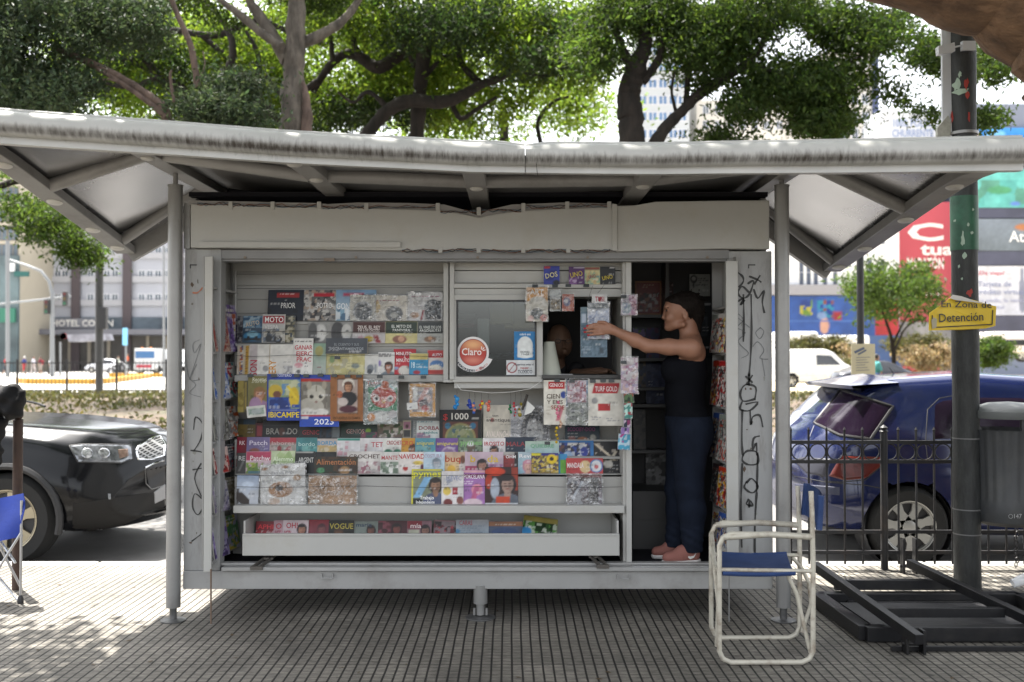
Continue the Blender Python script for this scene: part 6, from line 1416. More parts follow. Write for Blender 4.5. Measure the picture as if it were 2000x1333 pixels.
def seller():
    P = lambda x, y, Y: np.array(at(x, y, Y))
    root = empty('person', (at(1095, 700, .9).x, .95, .9), 'seller with shaved head in a dark shirt leaning behind the dark counter', 'person')
    Yh = .86
    S = SDF((P(1050, 0, .9)[0]-.1, .55, .92), (P(1200, 0, .6)[0], 1.23, P(0, 620, .9)[2]), .008)
    h = P(1095, 668, Yh)
    S.ell(h+np.array([-.01, .02, .02]), (.078, .095, .095), k=.02); S.ell(h+np.array([.012, -.02, -.03]), (.06, .06, .072), k=.03)
    S.ell(h+np.array([.022, -.075, -.09+.02]), (.02, .02, .018), k=.015); S.cap(h+np.array([.012, -.088, .0]), h+np.array([.018, -.105, -.03]), .008, .014, k=.01)
    S.ell(h+np.array([.02, -.088, -.055]), (.022, .01, .008), k=.008)
    for sg in (-1, 1): S.ell(h+np.array([.012+sg*.032, -.085, .002]), (.015, .012, .01), k=.008, sub=True); S.ell(h+np.array([sg*.078-.01, .02, -.015]), (.01, .018, .03), k=.006)
    S.cap(h+np.array([-.02, .05, -.06]), h+np.array([-.03, .09, -.17]), .055, .06, k=.03)
    S.ell(h+np.array([-.03, .12, -.3]), (.2, .12, .14), k=.05)
    el = P(1125, 735, .78); ha = P(1172, 726, .62)
    S.cap(h+np.array([.13, .09, -.24]), el, .055, .045, k=.03); S.cap(el, ha, .042, .028, k=.02); S.ell(ha+np.array([.03, -.02, 0]), (.045, .03, .02), k=.015)
    for q in range(4): S.cap(ha+np.array([.06, -.045+.017*q, -.002]), ha+np.array([.10, -.05+.02*q, -.012]), .009, .008, k=.006)
    S.cap(ha+np.array([.02, -.045, 0]), ha+np.array([.06, -.07, 0]), .010, .009, k=.008)
    S.build('body', M_SKIN2, root)
    C = SDF((h[0]-.34, .7, .92), (h[0]+.3, 1.24, h[2]-.08), .01); C.ell(h+np.array([-.03, .12, -.3]), (.2, .12, .14), k=.05, infl=.012); C.cap(h+np.array([.13, .09, -.24]), h+(el-h)*.75+np.array([.03, .05, -.02]), .07, .06, k=.03); C.cap(h+np.array([-.03, .11, -.2]), h+np.array([-.03, .10, -.17]), .075, .07, k=.03)
    C.build('shirt', mat('dark_grey_shirt', (.03, .03, .035), .85), root)
    k = MB(); 
    for sg in (-1, 1): k.tube([h+np.array([.012+sg*.033+.018*math.cos(t), -.098, .003+.013*math.sin(t)]) for t in np.linspace(0, 2*math.pi, 13)[:-1]], .002, 5, closed=True)
    k.tube([h+np.array([-.003, -.1, .006]), h+np.array([.027, -.1, .006])], .0018, 5); k.build('glasses', M_BLACK, root)
seller()
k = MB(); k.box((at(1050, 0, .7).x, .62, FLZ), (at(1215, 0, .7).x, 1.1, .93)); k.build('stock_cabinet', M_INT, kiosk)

k = MB()
for (x0, y0, x1, y1, Yi, mi) in ((957, 590, 1003, 634, .62, 0), (985, 592, 1043, 642, .66, 0), (932, 622, 956, 684, .55, 1), (955, 634, 1000, 705, .7, 2), (893, 612, 930, 625, .8, 2), (893, 632, 925, 640, .8, 3)):
    k = MB(); rect(k, x0, y0, x1, y1, Yi, Yi+.05); k.xf(Matrix.Translation((0, 0, 0))); k.build('stock_packet', [flat('8c8460'), flat('a4a8a4'), flat('34363a'), flat('803038')][mi], None, ['yellowish packet hanging at the top middle inside the window', 'yellowish packet hanging at the top right inside the window', 'clear grey packet standing inside the window', 'dark box behind the clear packet inside the window', 'dark box on the back shelf inside the window', 'maroon box on the back shelf inside the window'][((x0 == 957)*1 and 0) or {957: 0, 985: 1, 932: 2, 955: 3}.get(x0, 4 if y0 == 612 else 5)], 'packet', 'stock seen through the kiosk window', bevel=.008)
k = MB(); k.grid([[tuple(at(895+150*u/9, 738-42*math.sin(min(u/5, 1)*1.5)+3*math.sin(u*2+v)-v*1.5, .30+.05*v)) for u in range(10)] for v in range(5)]); k.build('plastic_sheet', mat('pale_plastic', (.3, .33, .37), .3), None, 'pale crumpled plastic sheet lying low behind the window pane', 'sheet')
def walker(x, py_head, Y, zf, shirt, trous, lab, skin=(.3, .17, .11), hair=(.03, .02, .015), face=1, h=1.68, bag=None, stride=.16, short=False):
    root = empty('person', (x, Y, zf), lab, 'person', 'people across the road')
    k_ = h/1.7; S = SDF((x-.5, Y-.4, zf), (x+.5, Y+.4, zf+h+.05), .03)
    p = lambda a, b, c: np.array([x+a*k_*face, Y+b*k_, zf+c*k_])
    S.ell(p(.02, 0, 1.58), (.09, .08, .12), k=.02); S.cap(p(0, 0, 1.5), p(0, 0, 1.42), .05, .06, k=.03); S.ell(p(0, 0, 1.25), (.12, .17, .22), k=.05); S.ell(p(0, 0, .98), (.12, .16, .14), k=.05)
    for sg in (-1, 1):
        hip, kn, an = p(0, sg*.09, .9), p(sg*stride*.6+.03, sg*.09, .5), p(sg*stride*1.2-.02, sg*.09, .08)
        S.cap(hip, kn, .085, .058, k=.03); S.cap(kn, an, .055, .042, k=.02); S.ell(an+np.array([.06*face, 0, -.04]), (.11, .045, .035), k=.02)
        S.cap(p(0, sg*.19, 1.38), p(-sg*.08, sg*.23, 1.12), .046, .04, k=.02); S.cap(p(-sg*.08, sg*.23, 1.12), p(-sg*.02+.06, sg*.23, .86), .036, .03, k=.02)
    S.build('body', mat('skin_%02d' % int(skin[0]*100), skin, .6), root)
    T_ = SDF((x-.4, Y-.4, zf+.8*k_), (x+.4, Y+.4, zf+1.52*k_), .03); T_.ell(p(0, 0, 1.25), (.12, .17, .22), k=.05, infl=.025); T_.cap(p(0, 0, 1.1), p(0, 0, .95), .13, .14, k=.04)
    for sg in (-1, 1): T_.cap(p(0, sg*.19, 1.38), p(-sg*.07, sg*.23, 1.15), .065, .06, k=.02)
    T_.build('shirt', mat('cloth_' + shirt, shirt, .85), root)
    J = SDF((x-.5, Y-.4, zf), (x+.5, Y+.4, zf+1.1*k_), .03); J.ell(p(0, 0, .96), (.12, .16, .13), k=.05, infl=.025)
    for sg in (-1, 1):
        hip, kn, an = p(0, sg*.09, .9), p(sg*stride*.6+.03, sg*.09, .5), p(sg*stride*1.2-.02, sg*.09, .12)
        J.cap(hip, kn, .105, .078, k=.03)
        if not short: J.cap(kn, an, .072, .06, k=.02)
    J.build('trousers', mat('cloth_' + trous, trous, .85), root)
    Hh = SDF((x-.2, Y-.2, zf+1.4*k_), (x+.2, Y+.2, zf+h+.1), .025); Hh.ell(p(-.02, 0, 1.62), (.1, .095, .11), k=.02); X, Yg, Z = Hh.grid(); Hh.F = np.maximum(Hh.F, (p(.05, 0, 0)[0]-X)*(-face)*1.0).astype(np.float32) if False else Hh.F
    Hh.F = np.maximum(Hh.F, zf+1.56*k_-Z).astype(np.float32); Hh.build('hair', mat('hair_%03d' % int(hair[0]*1000), hair, .7), root)
    if bag:
        k = MB(); c = p(-.2, 0, 1.15); k.box(c-np.array([.08, .13, .2]), c+np.array([.08, .13, .2])); k.build('backpack', mat('cloth_' + bag, bag, .8), root, bevel=.05)
    return root
YP = ground_y(733, RZ)
for px, sh, tr, lab, kw in ((8, 'a02028', '30303c', 'person in a red shirt at the far left of the plaza', dict(face=1, short=True)), (38, '343c74', 'a02c34', 'person in navy shirt and red skirt beside the thin grey pole', dict(face=-1, hair=(.5, .5, .48), short=True)),
                         (53, 'd0d0dc', 'b8b0b0', 'person all in white between the navy and maroon walkers', dict(face=1)), (67, '6c2834', 'b0a49c', 'person in maroon top and pale shorts', dict(face=-1, short=True, bag='88242c')),
                         (88, 'e0e0e4', '14161c', 'person striding in white shirt and black trousers', dict(face=-1, stride=.22))):
    walker(at(px, 700, YP).x, 0, YP + (px % 7)*.3, RZ, sh, tr, lab, **kw)
YQ = 30
walker(at(1712, 700, YQ).x, 0, YQ, RZ+.0, '4c9490', '5c6c8c', 'person in a teal shirt by the dark car on the right', hair=(.02, .02, .02), h=1.72)
# ------------------------------------------------------------------ vehicles
def car_paint(name, col, rough=.25, coat=.8, metal=.2, dirt=True):
    return mat(name, col, rough, metal, var=.05, vscale=2, coat=coat, dirt=(.05, .048, .044) if dirt else None, dscale=2.5, damt=.3 if dirt else 0)
M_CGLASS = mat('car_window_glass', (.02, .022, .026), .04, 0, coat=1)
M_TYRE = mat('tyre_rubber', (.018, .018, .018), .85, bump=.2, bscale=80)
M_RIM = mat('alloy_rim', (.5, .49, .46), .35, .7, var=.15, vscale=9)
M_TRIM = mat('black_trim', (.025, .025, .027), .55)
M_LENS = mat('headlight_lens', (.30, .32, .35), .12, .5, var=.6, vscale=11, coat=1, dirt=(.03, .03, .035), dscale=9, damt=.9)
M_CHROME = mat('chrome', (.7, .7, .7), .12, 1.0)
M_RED = mat('tail_lens', (.12, .012, .007), .25, 0, coat=.2, var=.4, vscale=8)
def section(r, n):
    """half outline from bottom centre to top centre; r: zb, zw, zs, zt, wb, ww, ws, wt"""
    zb, zw, zs_, zt, wb, ww, ws, wt = r
    P = [(0, zb), (wb*.7, zb), (wb, zb+.03), (ww*.985, zb+(zw-zb)*.55), (ww, zw), (ws+(ww-ws)*.45, zw+(zs_-zw)*.6), (ws, zs_), (wt+(ws-wt)*.45, zs_+(zt-zs_)*.55), (wt, zt-(zt-zs_)*.10), (wt*.8, zt-(zt-zs_)*.02), (wt*.45, zt), (0, zt+.006)]
    P = np.array(P); Q = []
    for i in range(len(P)-1):
        p0, p1, p2, p3 = P[max(i-1, 0)], P[i], P[i+1], P[min(i+2, len(P)-1)]
        for t in np.linspace(0, 1, n, endpoint=False):
            Q.append(.5*((2*p1)+(p2-p0)*t+(2*p0-5*p1+4*p2-p3)*t*t+(3*p1-p0-3*p2+p3)*t**3)*1.0)
    Q.append(P[-1]); return np.array(Q)
def car_body(stations, wheels, wr, step=.04, n=4, bow0=.18, bow1=.18):
    st = np.array(stations, float); xs = []
    x = st[0, 0]
    x1 = st[-1, 0]; L = x1-x
    t = 0
    while x < x1:
        xs.append(x); e = min(x-st[0, 0], x1-x); x += step*(.35 if e < .25 else 1)
    xs.append(x1); xs = np.array(xs)
    cols = np.stack([np.interp(xs, st[:, 0], st[:, i]) for i in range(1, 9)], 1)
    C2 = cols.copy()
    for _ in range(2):
        C2[1:-1] = .25*C2[:-2]+.5*C2[1:-1]+.25*C2[2:]
    rows = []
    for i, xx in enumerate(xs):
        Q = section(C2[i], n); wmax = max(C2[:, 5])
        full = np.concatenate([np.stack([-Q[::-1, 0], Q[::-1, 1]], 1), Q[1:]])
        yy = full[:, 0]/wmax
        d0 = np.clip(1-(xx-xs[0])/.9, 0, 1); d1 = np.clip(1-(xs[-1]-xx)/.9, 0, 1)
        X = xx + bow0*yy**2*d0 - bow1*yy**2*d1
        rows.append(np.stack([X, full[:, 0], full[:, 1]], 1))
    P = np.array(rows); a, b = P.shape[:2]
    k = MB(); V = P.reshape(-1, 3).copy()
    rad = wr*1.13
    inside = np.zeros(len(V), bool)
    wm = max(C2[:, 5])
    for wx, wz in wheels:
        d = np.hypot(V[:, 0]-wx, V[:, 2]-wz); side = np.abs(V[:, 1]) > wm*.6
        near = side & (np.abs(d-rad) < .03) & (d > 0)
        V[near, 0] = wx+(V[near, 0]-wx)*rad/d[near]; V[near, 2] = wz+(V[near, 2]-wz)*rad/d[near]
        inside |= side & (d < rad-.02)
    fs = []
    for i in range(a-1):
        for j in range(b-1):
            q = (i*b+j, (i+1)*b+j, (i+1)*b+j+1, i*b+j+1)
            if not any(inside[list(q)]): fs.append(q[::-1])
    k.add(V, fs, 0, True)
    for i in (0, a-1):
        f = tuple(range(i*b, i*b+b)); k.f.append(f if i else f[::-1]); k.m.append(0); k.sm.append(False)
    return k
def wheel(parent, c, r, w_, side, spokes=5, rim=None, mt=None):
    """side -1: outer face towards -y"""
    T = MB(); hw = w_/2
    T.lathe([(r*.62, -hw*.9), (r*.9, -hw), (r, -hw*.6), (r, hw*.6), (r*.9, hw), (r*.62, hw*.9)], c, 40, axis='y', cap=False)
    t = T.build('wheel', M_TYRE, parent)
    K = MB(); ys = side*hw
    K.lathe([(r*.63, 0), (r*.66, side*.004), (r*.60, side*-.01), (r*.58, side*-.05)][::1], (c[0], c[1]+ys*.92, c[2]), 40, axis='y', cap=False)
    for s in range(spokes):
        a = 2*math.pi*s/spokes+.3; d = Vector((math.cos(a), 0, math.sin(a))); nrm = Vector((-math.sin(a), 0, math.cos(a)))
        c0 = Vector((c[0], c[1]+ys*.80, c[2])); p = []
        for rr, wd in ((.12, .17), (.40, .10), (.61, .15)):
            for sg in (-1, 1): p.append(c0+d*r*rr+nrm*r*wd*sg*.9)
        p2 = [q+Vector((0, -side*.02, 0)) for q in p]; 
        K.add(p+p2, [(0, 2, 3, 1), (2, 4, 5, 3), (6, 7, 9, 8), (8, 9, 11, 10), (0, 6, 8, 2), (2, 8, 10, 4), (1, 3, 9, 7), (3, 5, 11, 9)])
    K.lathe([(r*.17, side*-.03), (r*.17, side*.006), (r*.10, side*.012), (0, side*.012)], (c[0], c[1]+ys*.82, c[2]), 20, axis='y')
    K.build('rim', rim or M_RIM, t)
    D = MB(); D.lathe([(0, 0), (r*.6, 0), (r*.6, -side*.01), (0, -side*.01)], (c[0], c[1]+ys*.55, c[2]), 24, axis='y'); D.build('brake_disc', M_TRIM, t)
    return t
def ring_poly(poly, n=72):
    P = [Vector((*p, 0)) for p in poly]; L = [(P[(i+1) % len(P)]-P[i]).length for i in range(len(P))]; T = sum(L); out = []
    for q in range(n):
        d = T*q/n; i = 0
        while d > L[i]: d -= L[i]; i = (i+1) % len(P)
        p = P[i].lerp(P[(i+1) % len(P)], d/L[i]); out.append((p.x, p.y))
    return out
def project(bvh, poly, ray, name, m_, parent, off=.004, rings=8, n=72):
    """lay a polygon on a surface: ray(u,v) -> (origin, direction)"""
    B = ring_poly(poly, n); cx = sum(p[0] for p in B)/n; cy = sum(p[1] for p in B)/n
    V = []; ok = True; last = None
    for i in range(rings+1):
        t = i/rings
        for p in (B if i else [(cx, cy)]):
            o, d = ray(cx+(p[0]-cx)*t, cy+(p[1]-cy)*t); h, nr, _, dist = bvh.ray_cast(o, d)
            if h is None: h = last; nr = lastn
            if h is None: continue
            if nr.dot(d) > 0: nr = -nr
            last, lastn = h, nr; V.append(h+nr*off if i < rings else h+nr*off*.2)
    if len(V) != 1+rings*n: return None
    fs = [(0, 1+j, 1+(j+1) % n) for j in range(n)]
    for i in range(rings-1):
        for j in range(n): fs.append((1+i*n+j, 1+(i+1)*n+j, 1+(i+1)*n+(j+1) % n, 1+i*n+(j+1) % n))
    k = MB(); k.add(V, fs, 0, True)
    return k.build(name, m_, parent)
CAM0 = Vector((0, -CD, CH))
def ray_px(x, y):
    p = at(x, y, 3.0); return CAM0, (p-CAM0).normalized()
def bvh_of(o, M):
    me = o.data; return BVHTree.FromPolygons([M @ v.co for v in me.vertices], [tuple(p.vertices) for p in me.polygons])
def place(k, M): return k.xf(M)

def lattice(name):
    m = mat(name, (.02, .02, .02), .3, .3); n = m.node_tree.nodes; L = m.node_tree.links; b = n['Principled BSDF']; tc = n.new('ShaderNodeTexCoord'); o = []
    for a in (45, -45):
        mp = n.new('ShaderNodeMapping'); mp.inputs['Rotation'].default_value = (0, R(a), 0); L.new(tc.outputs['Object'], mp.inputs[0])
        w_ = n.new('ShaderNodeTexWave'); w_.inputs['Scale'].default_value = 15; w_.bands_direction = 'Z'; L.new(mp.outputs[0], w_.inputs[0]); o.append(w_.outputs['Fac'])
    x = n.new('ShaderNodeMath'); x.operation = 'MAXIMUM'; L.new(o[0], x.inputs[0]); L.new(o[1], x.inputs[1])
    r = n.new('ShaderNodeMapRange'); r.inputs[1].default_value = .72; r.inputs[2].default_value = .8; L.new(x.outputs[0], r.inputs[0])
    c = n.new('ShaderNodeMix'); c.data_type = 'RGBA'; c.inputs[6].default_value = (.01, .01, .01, 1); c.inputs[7].default_value = (.38, .38, .38, 1); L.new(r.outputs[0], c.inputs[0]); L.new(c.outputs[2], b.inputs['Base Color']); return m
def outline(bvh, poly, name, m_, parent, rad=.006, closed=True):
    pts = poly+[poly[0]] if closed else poly; P = []
    for (x0, y0), (x1, y1) in zip(pts, pts[1:]):
        for t in np.linspace(0, 1, 8, endpoint=False):
            h, nr, _, d = bvh.ray_cast(*ray_px(x0+(x1-x0)*t, y0+(y1-y0)*t))
            if h is not None: P.append(h)
    if len(P) > 3: k = MB(); k.tube(P, rad, 6, closed=closed); k.build(name, m_, parent)
# black off-roader parked on the left, nose to the right
SUVX, SUVY = -2.90, 2.95
suv = empty('parked_car', (SUVX-1.8, SUVY, RZ), 'black sport utility car with chrome mesh grille parked left of the kiosk', 'car', 'cars parked at the kerb')
#           x     zb   zw   zs   zt    wb   ww   ws   wt
st = [(-4.6, .45, .6, .8, .9, .5, .7, .65, .5), (-4.5, .33, .6, 1.0, 1.5, .75, .88, .82, .6), (-3.9, .28, .6, 1.08, 1.72, .82, .92, .84, .62), (-2.8, .26, .6, 1.06, 1.74, .84, .925, .84, .64),
      (-2.2, .26, .6, 1.04, 1.55, .84, .925, .85, .66), (-1.68, .26, .62, 1.02, 1.12, .84, .925, .87, .70), (-1.1, .25, .66, .99, 1.10, .84, .925, .86, .68), (-.6, .25, .66, .94, 1.06, .83, .92, .84, .64), (-.32, .24, .64, .88, 1.03, .80, .90, .80, .6),
      (-.14, .25, .6, .80, .95, .74, .86, .74, .55), (-.05, .27, .55, .72, .84, .68, .80, .68, .5), (0, .33, .5, .62, .70, .6, .72, .62, .45)]
kb = car_body(st, [(-1.0, .36), (-3.6, .36)], .36, bow1=.42); Ms = Matrix.Translation((SUVX, SUVY, RZ)); kb.xf(Ms)
sb = kb.build('body', mat('black_car_paint', (.006, .0065, .008), .16, 0, spec=.28, coat=.12, bump=.02, bscale=3), suv, angle=35)
bv = bvh_of(sb, Matrix())
for wx in (-1.0, -3.6):
    for sd in (-1, 1): wheel(suv, (SUVX+wx, SUVY+sd*.80, RZ+.36), .36, .23, sd, 6, mat('tan_alloy', (.40, .35, .25), .4, .5, var=.2))
for wx in (-1.0, -3.6):
    for sd in (-1, 1): 
        k = MB(); pts = [(SUVX+wx+.42*math.cos(t), SUVY+sd*.918, RZ+.36+.42*math.sin(t)) for t in np.linspace(-.25, math.pi+.25, 22)]; k.tube(pts, .028, 6); k.build('wheel_arch_trim', M_TRIM, suv)
k = MB(); k.box((SUVX-4.3, SUVY-.7, RZ+.25), (SUVX-.35, SUVY+.7, RZ+.6)); k.build('underbody', M_TRIM, suv)
project(bv, [(135, 871), (160, 868), (256, 869), (260, 897), (236, 905), (152, 903)], ray_px, 'headlight', mat('dark_lens', (.22, .23, .25), .06, .5, coat=1, var=.7, vscale=22), suv, .006)
project(bv, [(266, 880), (271, 872), (300, 855), (313, 853), (322, 870), (320, 890), (300, 896), (270, 897)], ray_px, 'grille', lattice('grille_mesh'), suv, .006)
outline(bv, [(266, 880), (271, 872), (300, 855), (313, 853), (322, 870), (320, 890), (300, 896), (270, 897)], 'grille_surround', M_CHROME, suv, .010)
outline(bv, [(283, 914), (300, 906), (322, 899)], 'lower_grille_surround', M_CHROME, suv, .010, closed=False); outline(bv, [(283, 914), (285, 945), (296, 956), (322, 948)], 'lower_grille_edge', mat('grey_edge', (.2, .2, .2), .3, .5), suv, .005, closed=False)
project(bv, [(284, 915), (322, 895), (322, 948), (292, 957)], ray_px, 'lower_grille', M_TRIM, suv, .005)
project(bv, [(300, 962), (322, 945), (322, 975), (301, 985)], ray_px, 'number_plate', flat('98989a'), suv, .010)
project(bv, [(142, 985), (320, 958), (322, 990), (244, 1024), (141, 1052)], ray_px, 'bumper_skirt', mat('grey_plastic_skirt', (.022, .021, .02), .7, spec=.2), suv, .004)
for pl_ in [[(cx_+13*math.cos(t), 886+11.5*math.sin(t)) for t in np.linspace(0, 6.28, 14)[:-1]] for cx_ in (170, 203)]:
    project(bv, pl_, ray_px, 'reflector_bowl', mat('bright_reflector', (.45, .46, .48), .12, .7, var=.8, vscale=30), suv, .009, 5, 32)
project(bv, [(228, 878), (250, 876), (252, 892), (232, 898)], ray_px, 'indicator', mat('amber_lens', (.22, .15, .12), .15, var=.5, vscale=20), suv, .009, 5, 32)
outline(bv, [(135, 871), (160, 868), (256, 869), (260, 897), (236, 905), (152, 903)], 'headlight_seal', M_TRIM, suv, .006)
project(bv, [(210, 964), (216, 964), (216, 976), (211, 977)], ray_px, 'fog_lamp', M_LENS, suv, .008)
project(bv, [(-1.75, .0), (-1.73, .62), (-2.35, .58), (-2.35, -.58), (-1.73, -.62)], lambda x, y: (Vector((SUVX+x, SUVY+y, 4)), Vector((0, 0, -1))), 'windscreen', M_CGLASS, suv, .006)
for sd in (-1, 1):
    project(bv, [(-1.75, 1.08), (-2.2, 1.6), (-4.0, 1.58), (-4.2, 1.1)], lambda x, z, sd=sd: (Vector((SUVX+x, SUVY+sd*3, RZ+z)), Vector((0, -sd, 0))), 'side_window', M_CGLASS, suv, .006)
k = MB(); k.tube([at(52, 784, 2.9), at(72, 788, 2.9), at(88, 794, 2.85)], .010, 6); k.build('wiper', M_TRIM, suv)

# blue hatchback on the right, seen from its tail
HX, HY = 2.24, 2.90
hb = empty('parked_car', (HX+2, HY, RZ), 'dark blue hatchback with roof spoiler parked behind the black fence', 'car', 'cars parked at the kerb')
st = [(0, .36, .55, .66, .72, .5, .66, .6, .5), (.05, .30, .55, .78, .92, .62, .78, .72, .55), (.14, .27, .55, .88, 1.02, .72, .84, .78, .60), (.30, .25, .58, .95, 1.16, .78, .87, .79, .60), (.55, .24, .6, 1.0, 1.38, .80, .875, .79, .60), (.8, .24, .6, 1.0, 1.455, .80, .88, .79, .60), (1.5, .22, .6, .99, 1.50, .80, .88, .80, .60), (2.3, .22, .58, .97, 1.45, .80, .88, .80, .60),
      (2.85, .22, .58, .95, 1.2, .80, .88, .80, .60), (3.15, .22, .58, .90, 1.0, .80, .88, .79, .62), (3.8, .24, .55, .78, .86, .76, .84, .74, .55), (4.1, .3, .5, .6, .66, .6, .7, .62, .45)]
kb = car_body(st, [(.82, .31), (3.4, .31)], .31, bow0=.24, bow1=.3); kb.xf(Matrix.Translation((HX, HY, RZ)))
hbm = kb.build('body', car_paint('blue_car_paint', (.010, .016, .070), .14, .6, .15), hb, angle=35); bv = bvh_of(hbm, Matrix())
for wx in (.82, 3.4):
    for sd in (-1, 1): wheel(hb, (HX+wx, HY+sd*.78, RZ+.31), .31, .20, sd, 7, mat('silver_hubcap', (.42, .42, .4), .4, .5, var=.15))
k = MB(); k.box((HX+.25, HY-.66, RZ+.22), (HX+3.9, HY+.66, RZ+.6)); k.build('underbody', M_TRIM, hb)
for wx in (.82, 3.4):
    for sd in (-1, 1): k = MB(); k.lathe([(.34, 0), (.34, -sd*.3)], (HX+wx, HY+sd*.86, RZ+.31), 30, axis='y', cap=False); k.lathe([(.33, 0), (0, 0)], (HX+wx, HY+sd*.55, RZ+.31), 30, axis='y'); k.build('wheel_housing', M_TRIM, hb)
R_ = lambda: None
tint = mat('violet_tinted_glass', (.014, .008, .018), .10, .0, spec=.22, coat=.15)
# spoiler
P = []
for j in range(13):
    v = -1+2*j/12; yy = HY+v*.62; bowx = .12*v*v
    P.append([(HX+.34+bowx, yy, RZ+1.405-.012*v*v), (HX+.78+bowx*.5, yy, RZ+1.478-.06*v*v), (HX+.78+bowx*.5, yy, RZ+1.40-.06*v*v), (HX+.36+bowx, yy, RZ+1.375-.012*v*v)])
k = MB(); k.grid(P, closed=True); k.build('spoiler', mat('blue_car_paint', 0), hb)
project(bv, [(1590, 826), (1642, 762), (1668, 770), (1744, 794), (1700, 858), (1640, 850)], ray_px, 'rear_window', tint, hb, .006)
project(bv, [(1825, 858), (1826, 792), (1840, 784), (1890, 777), (1990, 778), (2060, 790), (2065, 850)], ray_px, 'side_window', tint, hb, .006)
project(bv, [(1619, 930), (1643, 891), (1722, 893), (1724, 908), (1690, 935), (1650, 939)], ray_px, 'tail_light', M_RED, hb, .010)
project(bv, [(1550, 900), (1565, 893), (1622, 897), (1612, 932), (1575, 925)], ray_px, 'number_plate_recess', mat('grey_recess', (.035, .035, .05), .4), hb, .006)
project(bv, [(1552, 945), (1640, 952), (1640, 968), (1556, 960)], ray_px, 'bumper_strip', mat('blue_grey_strip', (.05, .055, .09), .4), hb, .008)
for sd in (1,):
    project(bv, [(1.0, 1.02), (1.0, 1.35), (2.5, 1.35), (2.85, 1.02)], lambda x, z, sd=sd: (Vector((HX+x, HY+sd*3, RZ+z)), Vector((0, -sd, 0))), 'side_window', tint, hb, .006)
project(bv, [(2.5, -.55), (2.5, .55), (3.0, .6), (3.0, -.6)], lambda x, y: (Vector((HX+x, HY+y, 4)), Vector((0, 0, -1))), 'windscreen', M_CGLASS, hb, .006)
k = MB(); k.tube([at(1604, 826, 2.55), at(1625, 836, 2.5), at(1655, 849, 2.45)], [.012, .01, .006], 6); k.cyl(at(1606, 830, 2.56), at(1610, 826, 2.5), .02, 10); k.build('rear_wiper', M_TRIM, hb)
k = MB(); k.tube([at(1748, 738, 2.9), at(1744, 728, 2.9), at(1736, 717, 2.9)], [.012, .004, .002], 6); k.box(tuple(at(1742, 742, 2.95)-Vector((.02, 0, 0))), tuple(at(1768, 735, 3.0)), 0); k.build('aerial', M_TRIM, hb)
outline(bv, [(1590, 832), (1575, 870), (1580, 900), (1612, 940), (1640, 942), (1690, 938), (1728, 905), (1735, 860), (1700, 858)], 'hatch_seam', M_TRIM, hb, .004, closed=False)
outline(bv, [(1552, 930), (1612, 942), (1690, 948), (1726, 955), (1733, 985)], 'bumper_seam', M_TRIM, hb, .004, closed=False)
outline(bv, [(1590, 826), (1642, 762), (1668, 770), (1744, 794), (1700, 858), (1640, 850)], 'window_seal', M_TRIM, hb, .012)
k = MB(); k.tube([at(1812, 900, 2.02-.02), at(1808, 860, 2.06-.02), at(1812, 800, 2.17-.02), at(1835, 778, 2.22-.02), at(1880, 770, 2.25-.02)], .004, 5); k.build('door_seam', M_TRIM, hb)

